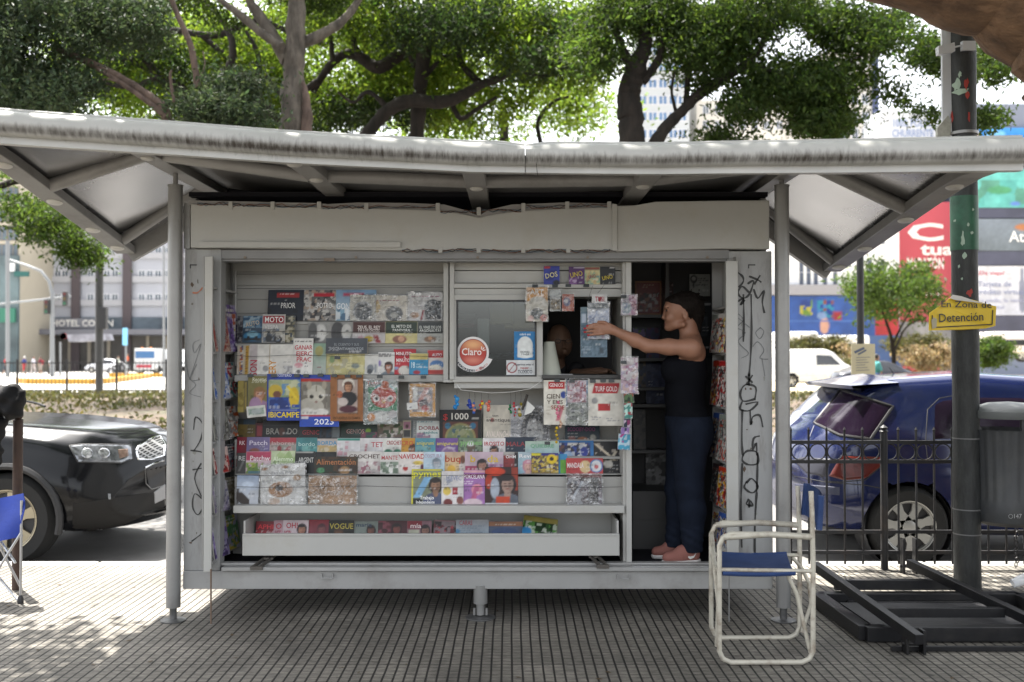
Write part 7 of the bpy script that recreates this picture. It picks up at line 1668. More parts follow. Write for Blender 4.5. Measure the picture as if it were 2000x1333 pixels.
# distant traffic
def far_car(x_px, py_base, kind, col, face, lab, zf=RZ, scale=1.0, glass=True):
    Y = ground_y(py_base, zf); x = at(x_px, 700, Y).x
    tab = {'sedan': ([(0, .36, .5, .62, .7, .5, .68, .6, .5), (.06, .28, .55, .8, .9, .7, .82, .75, .55), (.5, .24, .55, .9, .98, .78, .87, .8, .62), (1.0, .22, .55, .92, 1.2, .8, .88, .8, .58), (1.5, .22, .55, .94, 1.43, .8, .88, .8, .56), (2.4, .22, .55, .94, 1.46, .8, .88, .8, .58), (3.0, .22, .55, .92, 1.2, .8, .88, .8, .6), (3.3, .22, .55, .9, 1.0, .8, .88, .8, .64), (4.1, .25, .5, .75, .82, .74, .84, .74, .55), (4.3, .33, .5, .6, .66, .55, .7, .6, .45)], (.75, 3.45), 4.3, ((1.1, 1.0), (1.6, 1.34), (2.4, 1.36), (3.0, .98))),
           'van': ([(0, .36, .6, .9, 1.1, .6, .78, .75, .6), (.05, .28, .6, 1.1, 1.7, .75, .84, .8, .68), (.2, .25, .6, 1.1, 1.82, .8, .86, .82, .7), (2.4, .22, .6, 1.1, 1.84, .8, .86, .82, .68), (2.8, .22, .6, 1.05, 1.68, .8, .86, .82, .64), (3.25, .22, .6, .98, 1.18, .8, .86, .82, .64), (3.8, .25, .55, .85, .95, .76, .84, .76, .6), (4.1, .33, .5, .62, .7, .6, .74, .66, .5)], (.7, 3.35), 4.1, ((1.9, 1.08), (1.9, 1.55), (2.6, 1.52), (3.05, 1.08)))}[kind]
    S_, wh, L, win = tab
    root = empty('car' if kind == 'sedan' else 'van', (x, Y, zf), lab, 'car' if kind == 'sedan' else 'van', 'traffic on the far roads')
    M = Matrix.Translation((x, Y, zf)) @ Matrix.Diagonal((face*scale, 1 if face > 0 else -1, scale, 1)) @ Matrix.Translation((-L/2, 0, 0))
    k = car_body([(s[0],)+tuple(s[1:]) for s in S_], [(w_, .31) for w_ in wh], .31, step=.08, n=3); k.xf(M)
    b = k.build('body', car_paint('paint_'+col, hexc(col), .25, .8, .1), root, angle=35); bv = bvh_of(b, Matrix())
    for w_ in wh:
        for sd in (-1, 1):
            c = M @ Vector((w_, sd*.76, .31)); wheel(root, c, .31*scale, .2, 1 if (c.y > Y) else -1, 5)
    for sd in (-1, 1):
        project(bv, win, lambda u, z, sd=sd: (M @ Vector((u, sd*3, z)), Vector((0, 1 if (M @ Vector((u, sd*3, z))).y < Y else -1, 0))), 'side_window', M_CGLASS, root, .01, 4, 32)
    u = M @ Vector((win[2][0]+.05, 0, 0)); u2 = M @ Vector((win[3][0]+.12, 0, 0))
    project(bv, [(u.x, -.55), (u.x, .55), (u2.x, .6), (u2.x, -.6)], lambda a, y: (Vector((a, Y+y, 5)), Vector((0, 0, -1))), 'windscreen', M_CGLASS, root, .01, 4, 32)
    k = MB(); c0 = M @ Vector((0, 0, 0)); c1 = M @ Vector((L, 0, 0)); k.box((min(c0.x, c1.x)+.4, Y-.84, zf+.5), (max(c0.x, c1.x)-.4, Y-.82+1.66, zf+.54)) if kind == 'van' else k.box((min(c0.x, c1.x)+.4, Y-.6, zf+.2), (max(c0.x, c1.x)-.4, Y+.6, zf+.3)); k.build('side_moulding', M_TRIM, root)
    return root
far_car(1592, 757, 'van', 'd8d8d8', 1, 'white delivery van passing right of the kiosk', scale=1.12)
far_car(1715, 766, 'sedan', '10141f', 1, 'dark navy car behind the hanging notice', scale=1.0)
far_car(1790, 733, 'sedan', 'b03030', -1, 'red car half hidden behind the planted bed', scale=.9)
far_car(108, 724, 'sedan', 'd0d0d4', 1, 'white car behind the walking people at left')
far_car(162, 722, 'sedan', '4868a8', 1, 'light blue car behind the dark pole')
far_car(210, 729, 'sedan', 'dcdce0', -1, 'white car with dark front right of the dark pole')
far_car(52, 722, 'sedan', '30406c', -1, 'dark blue car behind the navy and maroon walkers')
# white lorry with a broad blue windscreen
Yt = ground_y(731, RZ); a = at(262, 731, Yt); b = at(304, 681, Yt)
tr_ = empty('truck', ((a.x+b.x)/2, Yt+2, RZ), 'white truck with broad blue windscreen beside the left kiosk post', 'truck')
k = MB(); k.box((a.x, Yt, RZ+.5), (b.x, Yt+2, b.z)); k.box((a.x-.0, Yt-.15, RZ+.4), (b.x, Yt, RZ+1.0)); k.build('cab', car_paint('paint_truck', (.6, .6, .6), .3), tr_, bevel=.06)
k = MB(); k.box((a.x+.1, Yt-.02, RZ+1.5), (b.x-.1, Yt+.05, b.z-.25)); k.build('windscreen', mat('blue_glass', (.05, .13, .28), .1, coat=1), tr_, bevel=.03)
k = MB(); k.box((a.x+.1, Yt+2.2, RZ+.7), (b.x+1.6, Yt+7, b.z-.1)); k.build('cargo_box', flat('d0d4d8'), tr_, bevel=.05)
k = MB(); k.box((a.x+.3, Yt-.17, RZ+.6), (b.x-.3, Yt-.15, RZ+.9)); k.build('bumper_strip', flat('a83040'), tr_)
for x in (a.x+.25, b.x-.25): wheel(tr_, (x, Yt+1, RZ+.45), .45, .3, -1, 5)
for x in (a.x+.6, b.x-.6): k = MB(); k.lathe([(.12, 0), (.10, .12), (0, .14)], (x, Yt+.4, b.z), 12); k.build('beacon', flat('c87830'), tr_)
# motorbikes and riders next to the truck
Ym = ground_y(731, RZ)
for i, px in enumerate((228, 240)):
    x = at(px, 700, Ym-1).x; mb = empty('motorbike', (x, Ym-1-i, RZ), ['motorbike with white fairing left of the truck', 'motorbike with black bags closer to the truck'][i], 'motorbike', 'traffic on the far roads')
    for dx in (-.65, .65):
        k = MB(); k.tube([(x+dx+.27*math.cos(t), Ym-1-i, RZ+.3+.27*math.sin(t)) for t in np.linspace(0, 6.28, 17)[:-1]], .06, 6, closed=True); k.build('wheel', M_TYRE, mb)
    k = MB(); k.tube([(x-.6, Ym-1-i, RZ+.75), (x-.1, Ym-1-i, RZ+.8), (x+.3, Ym-1-i, RZ+.95), (x+.5, Ym-1-i, RZ+.75), (x+.62, Ym-1-i, RZ+.35)], [.1, .16, .18, .12, .05], 8); k.tube([(x-.6, Ym-1-i, RZ+.35), (x, Ym-1-i, RZ+.4), (x+.25, Ym-1-i, RZ+.7)], [.06, .16, .1], 8); k.build('frame', flat(['c8c8cc', '202226'][i]), mb)
walker(at(233, 700, Ym-1).x, 0, Ym-1.3, RZ+.1, 'c0c4b8', '202428', 'person riding the motorbike with white fairing', h=1.6)
walker(at(246, 700, Ym+1).x, 0, Ym+1.3, RZ+.25, 'd86030', '303438', 'person in an orange top next to the truck', h=1.7)
# buses beyond the right-hand planting
def bus(x0, x1, y0, y1, Y, col, lab, dark=True):
    a = at(x0, y1, Y); b = at(x1, y0, Y); r = empty('bus', ((a.x+b.x)/2, Y+1.2, a.z), lab, 'bus')
    k = MB(); k.box((a.x, Y, a.z), (b.x, Y+2.5, b.z)); k.build('body', flat(col, .3), r, bevel=.2)
    h = b.z-a.z
    k = MB(); k.box((a.x+.3, Y-.02, a.z+h*.35), (b.x-.3, Y+.02, a.z+h*.62)) ; k.build('window_band', M_CGLASS, r)
    for t in (.15, .5, .85): wheel(r, (a.x+(b.x-a.x)*t, Y+.3, a.z-.1), .5, .3, -1, 5)
bus(1520, 1600, 648, 700, 62, 'dcdcdc', 'white bus rising behind the bushes right of the kiosk')
bus(1610, 1700, 655, 700, 70, 'd4d4d4', 'low white bus behind the thin pole on the right')
bus(1940, 2060, 648, 690, 60, 'd8d0d0', 'white and red bus at the far right behind the shrubs')
# ------------------------------------------------------------------ foreground things
def gp(px, py, z=0.0): return at(px, py, ground_y(py, z))
# folding armchair
YN, YFc = -.82, -.36
ch = empty('folding_chair', (1.25, -.6, 0), 'old folding armchair with cream tube frame and blue canvas, in front of the kiosk', 'chair')
M_TUBE = mat('chipped_cream_paint', (.55, .52, .44), .45, .1, var=.1, vscale=8, dirt=(.16, .09, .05), dscale=9, damt=.8, bump=.1)
M_CANV = mat('blue_canvas', (.02, .05, .16), .8, var=.2, vscale=10, bump=.4, bscale=160, dirt=(.06, .08, .14), dscale=5)
def side_frame(Y, xl, xr, ytop, ybot, yback):
    P = lambda x, y: at(x, y, Y); r = 22
    pts = [P(xr-4, yback), P(xr-2, (ytop+yback)/2), P(xr, ytop+60), P(xr, ybot-r), P(xr-7, ybot-7), P(xr-r, ybot), P(xl+r, ybot), P(xl+7, ybot-7), P(xl, ybot-r), P(xl, ytop+r), P(xl+7, ytop+7), P(xl+r, ytop), P((xl+xr)/2, ytop+1), P(xr-2, ytop+6)]
    k = MB(); k.tube(pts, .0125, 12); return k
side_frame(YN, 1405, 1588, 1043, 1294, 960).build('side_frame', M_TUBE, ch)
side_frame(YFc, 1389, 1562, 1021, 1246, 950).build('side_frame', M_TUBE, ch)
k = MB(); k.tube([at(1412, 1050, YN), at(1500, 1044, YN), at(1583, 1049, YN)], .0155, 10); k.build('armrest', M_TUBE, ch)
k = MB(); k.tube([at(1398, 1026, YFc), at(1480, 1021, YFc), at(1556, 1026, YFc)], .0155, 10); k.build('armrest', M_TUBE, ch)
P = []
for i in range(9):
    u = i/8; a = at(1410+u*(1553-1410), 1117, YN+.01).lerp(at(1410+u*(1553-1410), 1117, YN+.01), 0); a.z = .452
    row = []
    for j in range(7):
        v = j/6; x = at(1411+u*142, 1100, YN).x*(1-v) + at(1408+u*128, 1100, YFc).x*v; y = YN*(1-v)+YFc*v
        row.append((x, y, .455-.018*math.sin(math.pi*v)-.006*math.sin(math.pi*u)))
    P.append(row)
k = MB(); k.grid(P[::-1]); k.grid([[(x, y, z-.012) for x, y, z in r] for r in P]); 
k.tube([P[i][0][:2]+(P[i][0][2]-.008,) for i in range(9)], .013, 8); k.tube([P[i][6][:2]+(P[i][6][2]-.006,) for i in range(9)], .011, 8)
k.build('seat', M_CANV, ch)
k = MB(); k.tube([at(1402, 1113, YN), at(1590, 1116, YN-.0)], .010, 10); k.tube([at(1390, 1083, YFc), at(1563, 1085, YFc)], .010, 10)
k.tube([at(1402, 1113, YN+.015), at(1390, 1083, YFc)], .010, 8); k.build('seat_rail', M_TUBE, ch)
P = []
for i in range(9):
    v = i/8; y = YN*(1-v)+YFc*v; row = []
    for j in range(6):
        t = j/5; x = (at(1588-t*4, 1000, YN).x*(1-v) + at(1560-t*2, 1000, YFc).x*v) + .028 + .02*math.sin(math.pi*v) + .02*t; z = (.655+.165*t) 
        row.append((x, y, z))
    P.append(row)
k = MB(); k.grid(P); k.grid([[(x+.006, y, z) for x, y, z in r] for r in P][::-1]); 
for i in (0, 8): k.tube([P[i][j] for j in range(6)], .017, 8)
k.build('backrest', M_CANV, ch)
k = MB(); k.tube([at(1538, 1122, YN+.03), at(1556, 1160, YN+.03), at(1572, 1230, YN+.03), at(1583, 1275, YN+.02)], .010, 10); k.build('brace', M_TUBE, ch); k = MB(); k.tube([at(1548, 1090, YFc-.02), at(1566, 1110, YFc-.02), at(1580, 1140, YFc-.02), at(1584, 1180, YFc-.02), at(1566, 1235, YFc-.02)], .010, 10)
k.build('brace', M_TUBE, ch)
for Y, x, y in ((YN, 1408, 1240), (YFc, 1398, 1256)): pass
k = MB(); k.tube([at(1390, 1040, YFc+.0), at(1396, 1110, YN+.05), at(1403, 1180, YN+.04), at(1400, 1262, YN+.10)], .011, 10); k.build('brace', M_TUBE, ch)
k = MB(); k.tube([at(1424, 1100, -.02), at(1424, 1236, -.02)], .004, 6); k.build('ground_bolt', M_POST, kiosk)
k = MB(); k.tube([at(412, 1112, -.06), at(412, 1240, -.06)], .005, 6); k.build('ground_bolt', mat('rusty_rod', (.16, .11, .08), .7), kiosk)

# iron fence on the right
FY = 1.36
fn = empty('fence', (at(1770, 1100, FY).x, FY, 0), 'low black iron fence with a row of rings along the kerb', 'fence')
M_IRON = mat('black_iron_paint', (.022, .022, .024), .5, .2, var=.3, vscale=6, dirt=(.07, .05, .035), dscale=5, damt=.5)
x0, x1 = at(1540, 1000, FY).x, at(2150, 1000, FY).x; zt = [at(1700, y, FY).z for y in (864, 902, 1039, 1079)]
for z in zt: k = MB(); k.box((x0, FY-.012, z-.012), (x1, FY+.012, z+.012)); k.build('rail', M_IRON, fn)
zp, zb_ = at(1700, 842, FY).z, at(1700, 1102, FY).z; px = 1545; 
while px < 2140:
    x = at(px, 1000, FY).x
    if abs(px-1727) > 12 and abs(px-1985) > 8:
        k = MB(); k.cyl((x, FY, zb_), (x, FY, zp), .008, 8); k.lathe([(.008, 0), (.011, .008), (0, .03)], (x, FY, zp), 8); k.build('picket', M_IRON, fn)
    xr = at(px+17.5, 1000, FY).x; rc = (zt[0]-zt[1])/2-.012
    k = MB(); k.tube([(xr+rc*math.cos(t), FY, (zt[0]+zt[1])/2+rc*math.sin(t)) for t in np.linspace(0, 2*math.pi, 21)[:-1]], .005, 6, closed=True); k.build('ring', M_IRON, fn)
    px += 35
for px in (1727, 2070):
    x = at(px, 1000, FY).x; k = MB(); k.cyl((x, FY, 0), (x, FY, at(1727, 845, FY).z), .025, 14); k.lathe([(.025, 0), (.032, .008), (.02, .02), (.028, .035), (0, .055)], (x, FY, at(1727, 845, FY).z), 14); k.build('fence_post', M_IRON, fn)
k = MB(); 
for i in range(9):
    c = at(1985+2*math.sin(i*2), 1035+i*8.5, FY-.03); k.tube([c+Vector((.013*math.cos(t), 0 if i % 2 else .013*math.cos(t)*.6, .02*math.sin(t))) for t in np.linspace(0, 6.28, 9)[:-1]], .004, 5, closed=True)
k.build('chain', M_IRON, None, 'short dark chain hanging at the far right of the fence', 'chain')

# big painted pole with clamp, panel and broken yellow sign
PY = .80
pr = empty('street_pole', (at(1886, 1140, PY).x, PY, 0), 'thick dark green painted street pole with chipped paint, right of the kiosk', 'pole')
xp = at(1888, 900, PY).x; xt = at(1880, 60, PY).x
mp = mat('chipped_green_pole', (.026, .028, .028), .6, .0, var=.45, vscale=7, dirt=(.05, .055, .05), dscale=5, damt=.7, bump=.5, bscale=22, stretch=(3, 3, 1))
k = MB(); N = 30; k.tube([(xp+(xt-xp)*i/N*1.3, PY, 3.9*i/N) for i in range(N+1)], [.084-.002*math.sin(i*.9)-.004*i/N for i in range(N+1)], 32); k.build('pole', mp, pr)
M_CHIP = mat('pale_green_paint_chip', (.35, .45, .36), .7); M_CHIPR = mat('red_paint_chip', (.35, .04, .03), .6)
rc = random.Random(9)
def chip(px, py, w, h, m_, nm='paint_chip'):
    k = MB(); n = 12; r0 = .0865
    def on(x, y):
        p = at(x, y, PY-.08); dx = max(-.08, min(.08, p.x-(xp+(xt-xp)*1.3*p.z/3.9))); return (p.x, PY-math.sqrt(max(r0*r0-dx*dx, 0)), p.z)
    k.add([on(px, py)]+[on(px+w/2*math.cos(2*math.pi*i/n)*rc.uniform(.5, 1.2), py+h/2*math.sin(2*math.pi*i/n)*rc.uniform(.5, 1.2)) for i in range(n)], [(0, 1+i, 1+(i+1) % n) for i in range(n)]); k.build(nm, m_, pr)
for a in ((1872, 165, 14, 26, M_CHIP), (1880, 178, 30, 16, M_CHIP), (1887, 165, 10, 24, M_CHIPR), (1889, 186, 9, 20, M_CHIPR), (1892, 228, 6, 26, M_CHIPR), (1876, 145, 6, 14, M_CHIP), (1881, 470, 7, 34, M_CHIP), (1884, 500, 8, 14, M_CHIP), (1890, 440, 5, 8, M_CHIP), (1876, 520, 4, 8, M_CHIP), (1898, 455, 6, 8, M_CHIP), (1880, 545, 4, 6, M_CHIP), (1893, 572, 14, 16, M_CHIPR), (1900, 410, 5, 6, M_CHIP), (1870, 430, 4, 5, M_CHIP), (1866, 225, 5, 24, M_CHIPR)): chip(*a)
gs = mat('green_paint_band', (.025, .11, .06), .5, var=.4, vscale=9)
k = MB(); za, zb2 = at(1880, 490, PY).z, at(1880, 385, PY).z
k.tube([(xp+(xt-xp)*1.3*z/3.9, PY, z) for z in np.linspace(za, zb2, 5)], .0855, 32, cap=False); k.build('green_band', gs, pr)
k = MB(); a = at(1843, 50, PY+.02); b = at(1856, 285, PY+.02); k.box((a.x-.025, PY-.01, b.z), (a.x+.04, PY+.012, a.z+.8)); k.build('white_rail', mat('white_panel_paint', (.6, .62, .65), .4), pr, bevel=.004)
k = MB(); a = at(1833, 98, PY-.09); b = at(1865, 86, PY-.09); k.prism([at(1833, 90, PY-.1), at(1865, 83, PY-.1), at(1866, 100, PY-.1), at(1850, 105, PY-.1), at(1834, 106, PY-.1)], (0, .05, 0)); k.box(tuple(at(1880, 98, PY-.1)), tuple(Vector(at(1906, 80, PY-.1))+Vector((0, .05, 0)))); k.cyl(at(1862, 93, PY-.09), at(1884, 88, PY-.09), .006, 8)
k.build('bracket', mat('white_panel_paint', 0), pr, bevel=.002)
for y in (60,): pass
k = MB(); z = at(1880, 262, PY).z; xx = xp+(xt-xp)*1.3*z/3.9; k.lathe([(.088, -.01), (.09, -.008), (.09, .008), (.088, .01)], (xx, PY, z), 30, cap=False); k.build('clamp_band', M_POST, pr)
k = MB(); k.prism([at(1831, 275, PY-.02), at(1831, 250, PY-.02), at(1852, 226, PY-.02), at(1858, 240, PY-.02), at(1856, 275, PY-.02)], (0, .03, 0)); k.build('torn_box', mat('worn_white_tin', (.42, .42, .36), .6, var=.3, vscale=20), pr)
for y in (862, 1000, 1048): k = MB(); z = at(1880, y-6, PY).z; k.lathe([(.0865, -.004), (.0865, .004)], (xp, PY, z), 30, cap=False); k.build('cable_tie', flat('6c6c6c'), pr)
sg = MB(); YS = PY-.12
poly = [(1814, 646), (1815, 612), (1838, 596), (1858, 581), (1863, 578), (1876, 581), (1900, 586), (1946, 599), (1944, 637), (1925, 642), (1880, 645)]
sg.prism([at(x, y, YS+.03*math.sin((x-1814)/130*3.1)) for x, y in poly][::-1], (0, .004, 0))
S_ = sg.build('street_sign', mat('yellow_sign_paint', (.80, .56, .03), .45, var=.1, vscale=6, dirt=(.3, .26, .15), dscale=7, damt=.35), None, 'broken yellow sign reading En Zona de Detención strapped to the green pole', 'sign')
sg = MB(); s1 = (YS+CD)/FPX; tl = R(4)
sg.text('Detención', at(1877, 628, YS-.004), (math.cos(tl), 0, math.sin(tl)*.6), (-.02, 0, 1), 17*s1, 0, wmax=88*s1, sx=1.001, bold=.008)
sg.text('En Zona de', at(1887, 601, YS-.004), (math.cos(tl), 0, -.02), (0, 0, 1), 13*s1, 0, wmax=100*s1, sx=1.001, bold=.008)
for a, b in (((1821, 640), (1938, 634)), ((1938, 634), (1939, 606)), ((1821, 640), (1821, 616))): sg.bar(at(*a, YS-.004), at(*b, YS-.004), .001, .006, 0)
sg.build('lettering', M_BLACK, S_)
sg = MB(); sg.prism([at(1856, 583, YS-.006), at(1861, 576, YS-.006), (at(1878, 579, YS-.006)), at(1904, 588, YS-.006), at(1925, 594, YS-.006), at(1880, 588, YS-.006), at(1864, 586, YS-.006)], (0, .003, 0)); sg.build('bent_edge', mat('bare_tin', (.5, .48, .44), .4, .4), S_)
sg = MB(); sg.prism([at(1819, 626, YS-.006), at(1824, 620, YS-.006), at(1830, 624, YS-.006), at(1829, 640, YS-.006), at(1821, 643, YS-.006)], (0, .002, 0)); sg.build('old_sticker', flat('b0a890'), S_)

# litter bin
bx = at(1972, 1000, .78).x; BYc = .80; zt_ = at(1972, 838, BYc).z; zb3 = at(1972, 1000, BYc).z
bn = empty('litter_bin', (bx, BYc, zb3-.08), 'dark grey ribbed plastic litter bin with a domed lid beside the green pole', 'bin')
M_BIN = mat('grey_bin_plastic', (.055, .058, .062), .5, var=.15, vscale=5, dirt=(.1, .1, .09), dscale=4, damt=.4)
n = 96; prof_ = [(.17, zb3-.075), (.205, zb3-.05), (.215, zb3), (.215, zb3+.02)]
k = MB(); k.lathe(prof_, (bx, BYc, 0), 48)
P = []
for z, r in ((zb3+.02, .214), (zb3+.08, .214), (zb3+.1, .21), (zt_-.02, .222), (zt_, .225)):
    P.append([(bx+(r-(.006 if (j//2) % 2 and zb3+.09 < z < zt_-.01 else 0))*math.cos(2*math.pi*j/n), BYc+(r-(.006 if (j//2) % 2 and zb3+.09 < z < zt_-.01 else 0))*math.sin(2*math.pi*j/n), z) for j in range(n)])
k.grid(P, closed=True, smooth=False); k.build('body', M_BIN, bn, angle=25)
k = MB(); zl = at(1972, 813, BYc).z; k.lathe([(.228, zl-.012), (.235, zl), (.235, zl+.035), (.21, zl+.055), (.12, zl+.085), (0, zl+.095)], (bx, BYc, 0), 48); k.lathe([(.18, zl-.012), (.18, zl-.01), (.228, zl-.012)], (bx, BYc, 0), 48, cap=False); k.build('lid', mat('grey_bin_lid', (.14, .15, .15), .45, var=.2), bn)
k = MB()
for a in (0.4, 2.6, 4.7): k.box((bx+.2*math.cos(a)-.012, BYc+.2*math.sin(a)-.012, zt_-.02), (bx+.2*math.cos(a)+.012, BYc+.2*math.sin(a)+.012, zl)) 
k.build('lid_support', M_BIN, bn)
k = MB(); k.box((xp+.07, BYc-.03, zb3), (bx-.19, BYc+.03, zb3+.05)); k.box((xp+.07, BYc-.03, zt_-.05), (bx-.19, BYc+.03, zt_)); k.box((xp+.075, BYc-.03, zb3+.051), (xp+.095, BYc+.03, zt_-.051)); k.build('mounting_bracket', M_BIN, bn)
k = MB(); s1 = (BYc-.2+CD)/FPX; k.text('147', at(1987, 1013, BYc-.214), (1, 0, 0), (0, 0, 1), 9*s1, 0, sx=1.001, wmax=17*s1); c = at(1974, 1009, BYc-.2165); k.tube([c+Vector((4*s1*math.cos(t), 0, 4*s1*math.sin(t))) for t in np.linspace(0, 6.28, 13)[:-1]], .0012, 4, closed=True); k.build('printed_number', flat('b8b8b8'), bn)

# black steel display frame lying on the pavement
fr_ = empty('steel_frame', tuple(gp(1800, 1200)), 'black steel display frame lying flat on the pavement by the green pole', 'frame')
M_BS = mat('black_steel', (.016, .016, .018), .4, .3, var=.3, vscale=5, dirt=(.06, .055, .05), dscale=4, damt=.5)
def fb(a, b, w_, h_, nm, za=.1, zb=None):
    k = MB(); zb = za if zb is None else zb; k.bar(gp(*a, za), gp(*b, zb), w_, h_); k.build(nm, M_BS, fr_, bevel=.002)
fb((1592, 1105), (1796, 1250), .045, .05, 'side_rail', .22, .10); fb((1776, 1100), (2080, 1245), .045, .05, 'side_rail', .22, .08)
fb((1630, 1142), (1868, 1142), .04, .06, 'cross_bar', .12); fb((1715, 1196), (1960, 1196), .04, .05, 'cross_bar', .11); fb((1655, 1178), (1900, 1180), .03, .03, 'cross_bar', .03)
fb((1740, 1267), (2100, 1267), .02, .025, 'rod', .015)
k = MB(); p = [gp(1598, 1178, .02), gp(1690, 1246, .02), gp(2120, 1246, .02), gp(1990, 1178, .02)]
q = [(a+(Vector(p[(i+2) % 4])-a)*.09) for i, a in enumerate(p)]
for i in range(4): k.bar(p[i]+Vector((0, 0, .025)), p[(i+1) % 4]+Vector((0, 0, .025)), .07, .075)
k.build('base_frame', M_BS, fr_, bevel=.003)
k = MB(); k.prism([a+Vector((0, 0, .0)) for a in q], (0, 0, .02)); k.build('base_sheet', mat('dark_sheet', (.03, .03, .034), .6, var=.3), fr_)
for px, py in ((1775, 1103), (1785, 1253)): 
    k = MB(); c = gp(px, py, .06); k.box((c.x-.05, c.y-.03, .0), (c.x-.035, c.y+.03, .12 if py > 1200 else .24)); k.box((c.x+.035, c.y-.03, .0), (c.x+.05, c.y+.03, .12 if py > 1200 else .24)); k.cyl((c.x-.06, c.y, .05), (c.x+.06, c.y, .05), .012, 10); k.build('hinge_bracket', M_BS, fr_, bevel=.002)
# clear plastic cup lying
k = MB(); c = gp(1978, 1190); k.lathe([(.026, 0), (.036, .08), (.038, .082), (.035, .08), (.025, .002)], (0, 0, 0), 20, cap=False); k.lathe([(.0, 0), (.026, 0)], (0, 0, 0), 20, cap=False)
k.xf(Matrix.Translation((c.x, c.y, .15)) @ Matrix.Rotation(R(70), 4, 'Y') @ Matrix.Rotation(R(20), 4, 'Z')); k.build('plastic_cup', mat('clear_cup', (.8, .82, .85), .1, alpha=.45), None, 'crushed clear plastic cup on the black steel frame', 'cup')

# camp chair, rusty post and bag at the left edge
cc = empty('camp_chair', (at(20, 1100, .45).x, .45, 0), 'blue folding camp chair with thin metal legs at the left edge', 'chair')
k = MB(); P = []
for i in range(8):
    for_ = i/7; P.append([tuple(at(-40+85*for_+4*math.sin(j), 968+14*(1-for_)*1.0+j*14 - (4*for_), .42+.03*math.sin(for_*3+j*.5))) for j in range(7)])
k.grid(P); k.grid([[(x, y+.006, z) for x, y, z in r] for r in P][::-1]); k.build('fabric', mat('bright_blue_nylon', (.015, .05, .36), .5, var=.2, vscale=6, bump=.2), cc)
M_LEG = mat('bright_tube', (.45, .46, .48), .3, .8)
for a, b in (((42, 978), (40, 1178)), ((-30, 1010), (42, 1150)), ((42, 1040), (-40, 1170)), ((40, 1178), (-35, 1090)), ((30, 1100), (-10, 1040))):
    k = MB(); k.tube([at(*a, .40), at(*b, .40 if b[1] > 1160 else .5)], .008, 8); k.build('leg', M_LEG, cc)
k = MB(); c = at(40, 1182, .40); k.lathe([(.018, 0), (.018, .03), (.01, .05)], (c.x, .40, .0), 12); k.build('foot_cap', M_BLACK, cc)
rp_ = MB(); Yr = .76; xr = at(34, 1000, Yr).x; zt2 = at(34, 822, Yr).z
rp_.cyl((xr, Yr, 0), (xr, Yr, zt2), .030, 16); rp_.lathe([(.03, 0), (.034, .004), (.02, .012), (.033, .03), (.028, .052), (0, .062)], (xr, Yr, zt2), 16); rp_.build('rusty_post', mat('rusty_brown_post', (.05, .028, .02), .7, var=.4, vscale=8), None, 'dark rusty brown post with ball top behind the camp chair', 'post')
k = MB(); c = at(12, 782, .6)
B = SDF((c.x-.35, .45, c.z-.55), (c.x+.2, .8, c.z+.2), .012)
for dx, dz, rx, rz in ((-.02, .03, .13, .07), (-.12, -.03, .12, .1), (.03, -.05, .07, .08), (-.1, -.16, .08, .14), (-.12, -.32, .08, .16)): B.ell((c.x+dx, .62, c.z+dz), (rx, .08, rz), k=.03)
X, Y, Z = B.grid(); B.F = (B.F+.008*np.sin(Z*70+X*30)+.006*np.sin(X*60-Z*40)).astype(np.float32)
B.build('black_bag', mat('black_nylon', (.007, .007, .008), .7, bump=.3, bscale=30, spec=.2), None, label='black bundled bag hanging on the rusty post', cat='bag')

# notice board pole on the right median
Yn = 6.5
nb = empty('street_pole', tuple(at(1681, 900, Yn)), 'thin dark pole behind the blue hatchback with a paper notice', 'pole'); nb.location.z = RZ
k = MB(); xn = at(1681, 700, Yn).x; k.cyl((xn, Yn, RZ), (xn, Yn, at(1681, 300, Yn).z), 8.5*(Yn+CD)/FPX*.8, 14); k.build('pole', M_IRON, nb)
s1 = (Yn+CD)/FPX; k = MB(); rect(k, 1663, 672, 1709, 734, Yn-.15, Yn-.14); 
k.build('paper_notice', mat('aged_card', (.48, .42, .27), .8, var=.1), nb)
k = MB(); k.bar(at(1669, 689, Yn-.152), at(1688, 680, Yn-.152), .001, .03); k.bar(at(1676, 693, Yn-.152), at(1692, 684, Yn-.152), .001, .02)
for i in range(6): k.bar(at(1672, 699+i*5, Yn-.152), at(1700-(i*7) % 11, 698+i*5, Yn-.152), .001, .006)
k.build('notice_print', flat('505868'), nb)
# ------------------------------------------------------------------ buildings across the plaza, some walls paled for haze
def wins(root, xs, ys, w_, h_, Y, pane, frame=None, inset=.12):
    """xs, ys: window centres in metres; each window a part with its pane below it"""
    for z in ys:
        for x in xs:
            k = MB(); t = .09
            k.box((x-w_/2, Y-.05, z-h_/2), (x+w_/2, Y+.02, z-h_/2+t)); k.box((x-w_/2, Y-.05, z+h_/2-t), (x+w_/2, Y+.02, z+h_/2))
            for q in (-w_/2, -t/2, w_/2-t): k.box((x+q, Y-.045, z-h_/2+t), (x+q+t, Y+.02, z+h_/2-t))
            f = k.build('window', frame or flat('c8c8cc'), root)
            k = MB(); k.box((x-w_/2+t, Y-.02, z-h_/2+t), (x+w_/2-t, Y-.01, z+h_/2-t)); k.build('pane', pane, f)
M_PANE = mat('facade_glass', (.10, .13, .16), .12, 0, var=.5, vscale=.3)
M_PANEB = mat('blue_facade_glass', (.10, .18, .32), .12, 0, var=.4, vscale=.3)
def bld(name, x0, x1, y0, Y, col, lab, dep=14, nm=None):
    a = at(x0, 700, Y); b = at(x1, y0, Y); r = empty(name, ((a.x+b.x)/2, Y+dep/2, RZ), lab, 'building')
    k = MB(); k.box((a.x, Y, RZ), (b.x, Y+dep, b.z)); k.build('wall', mat('wall_'+col, hexc(col), .85, var=.08, vscale=.15), r); return r, a.x, b.x, b.z
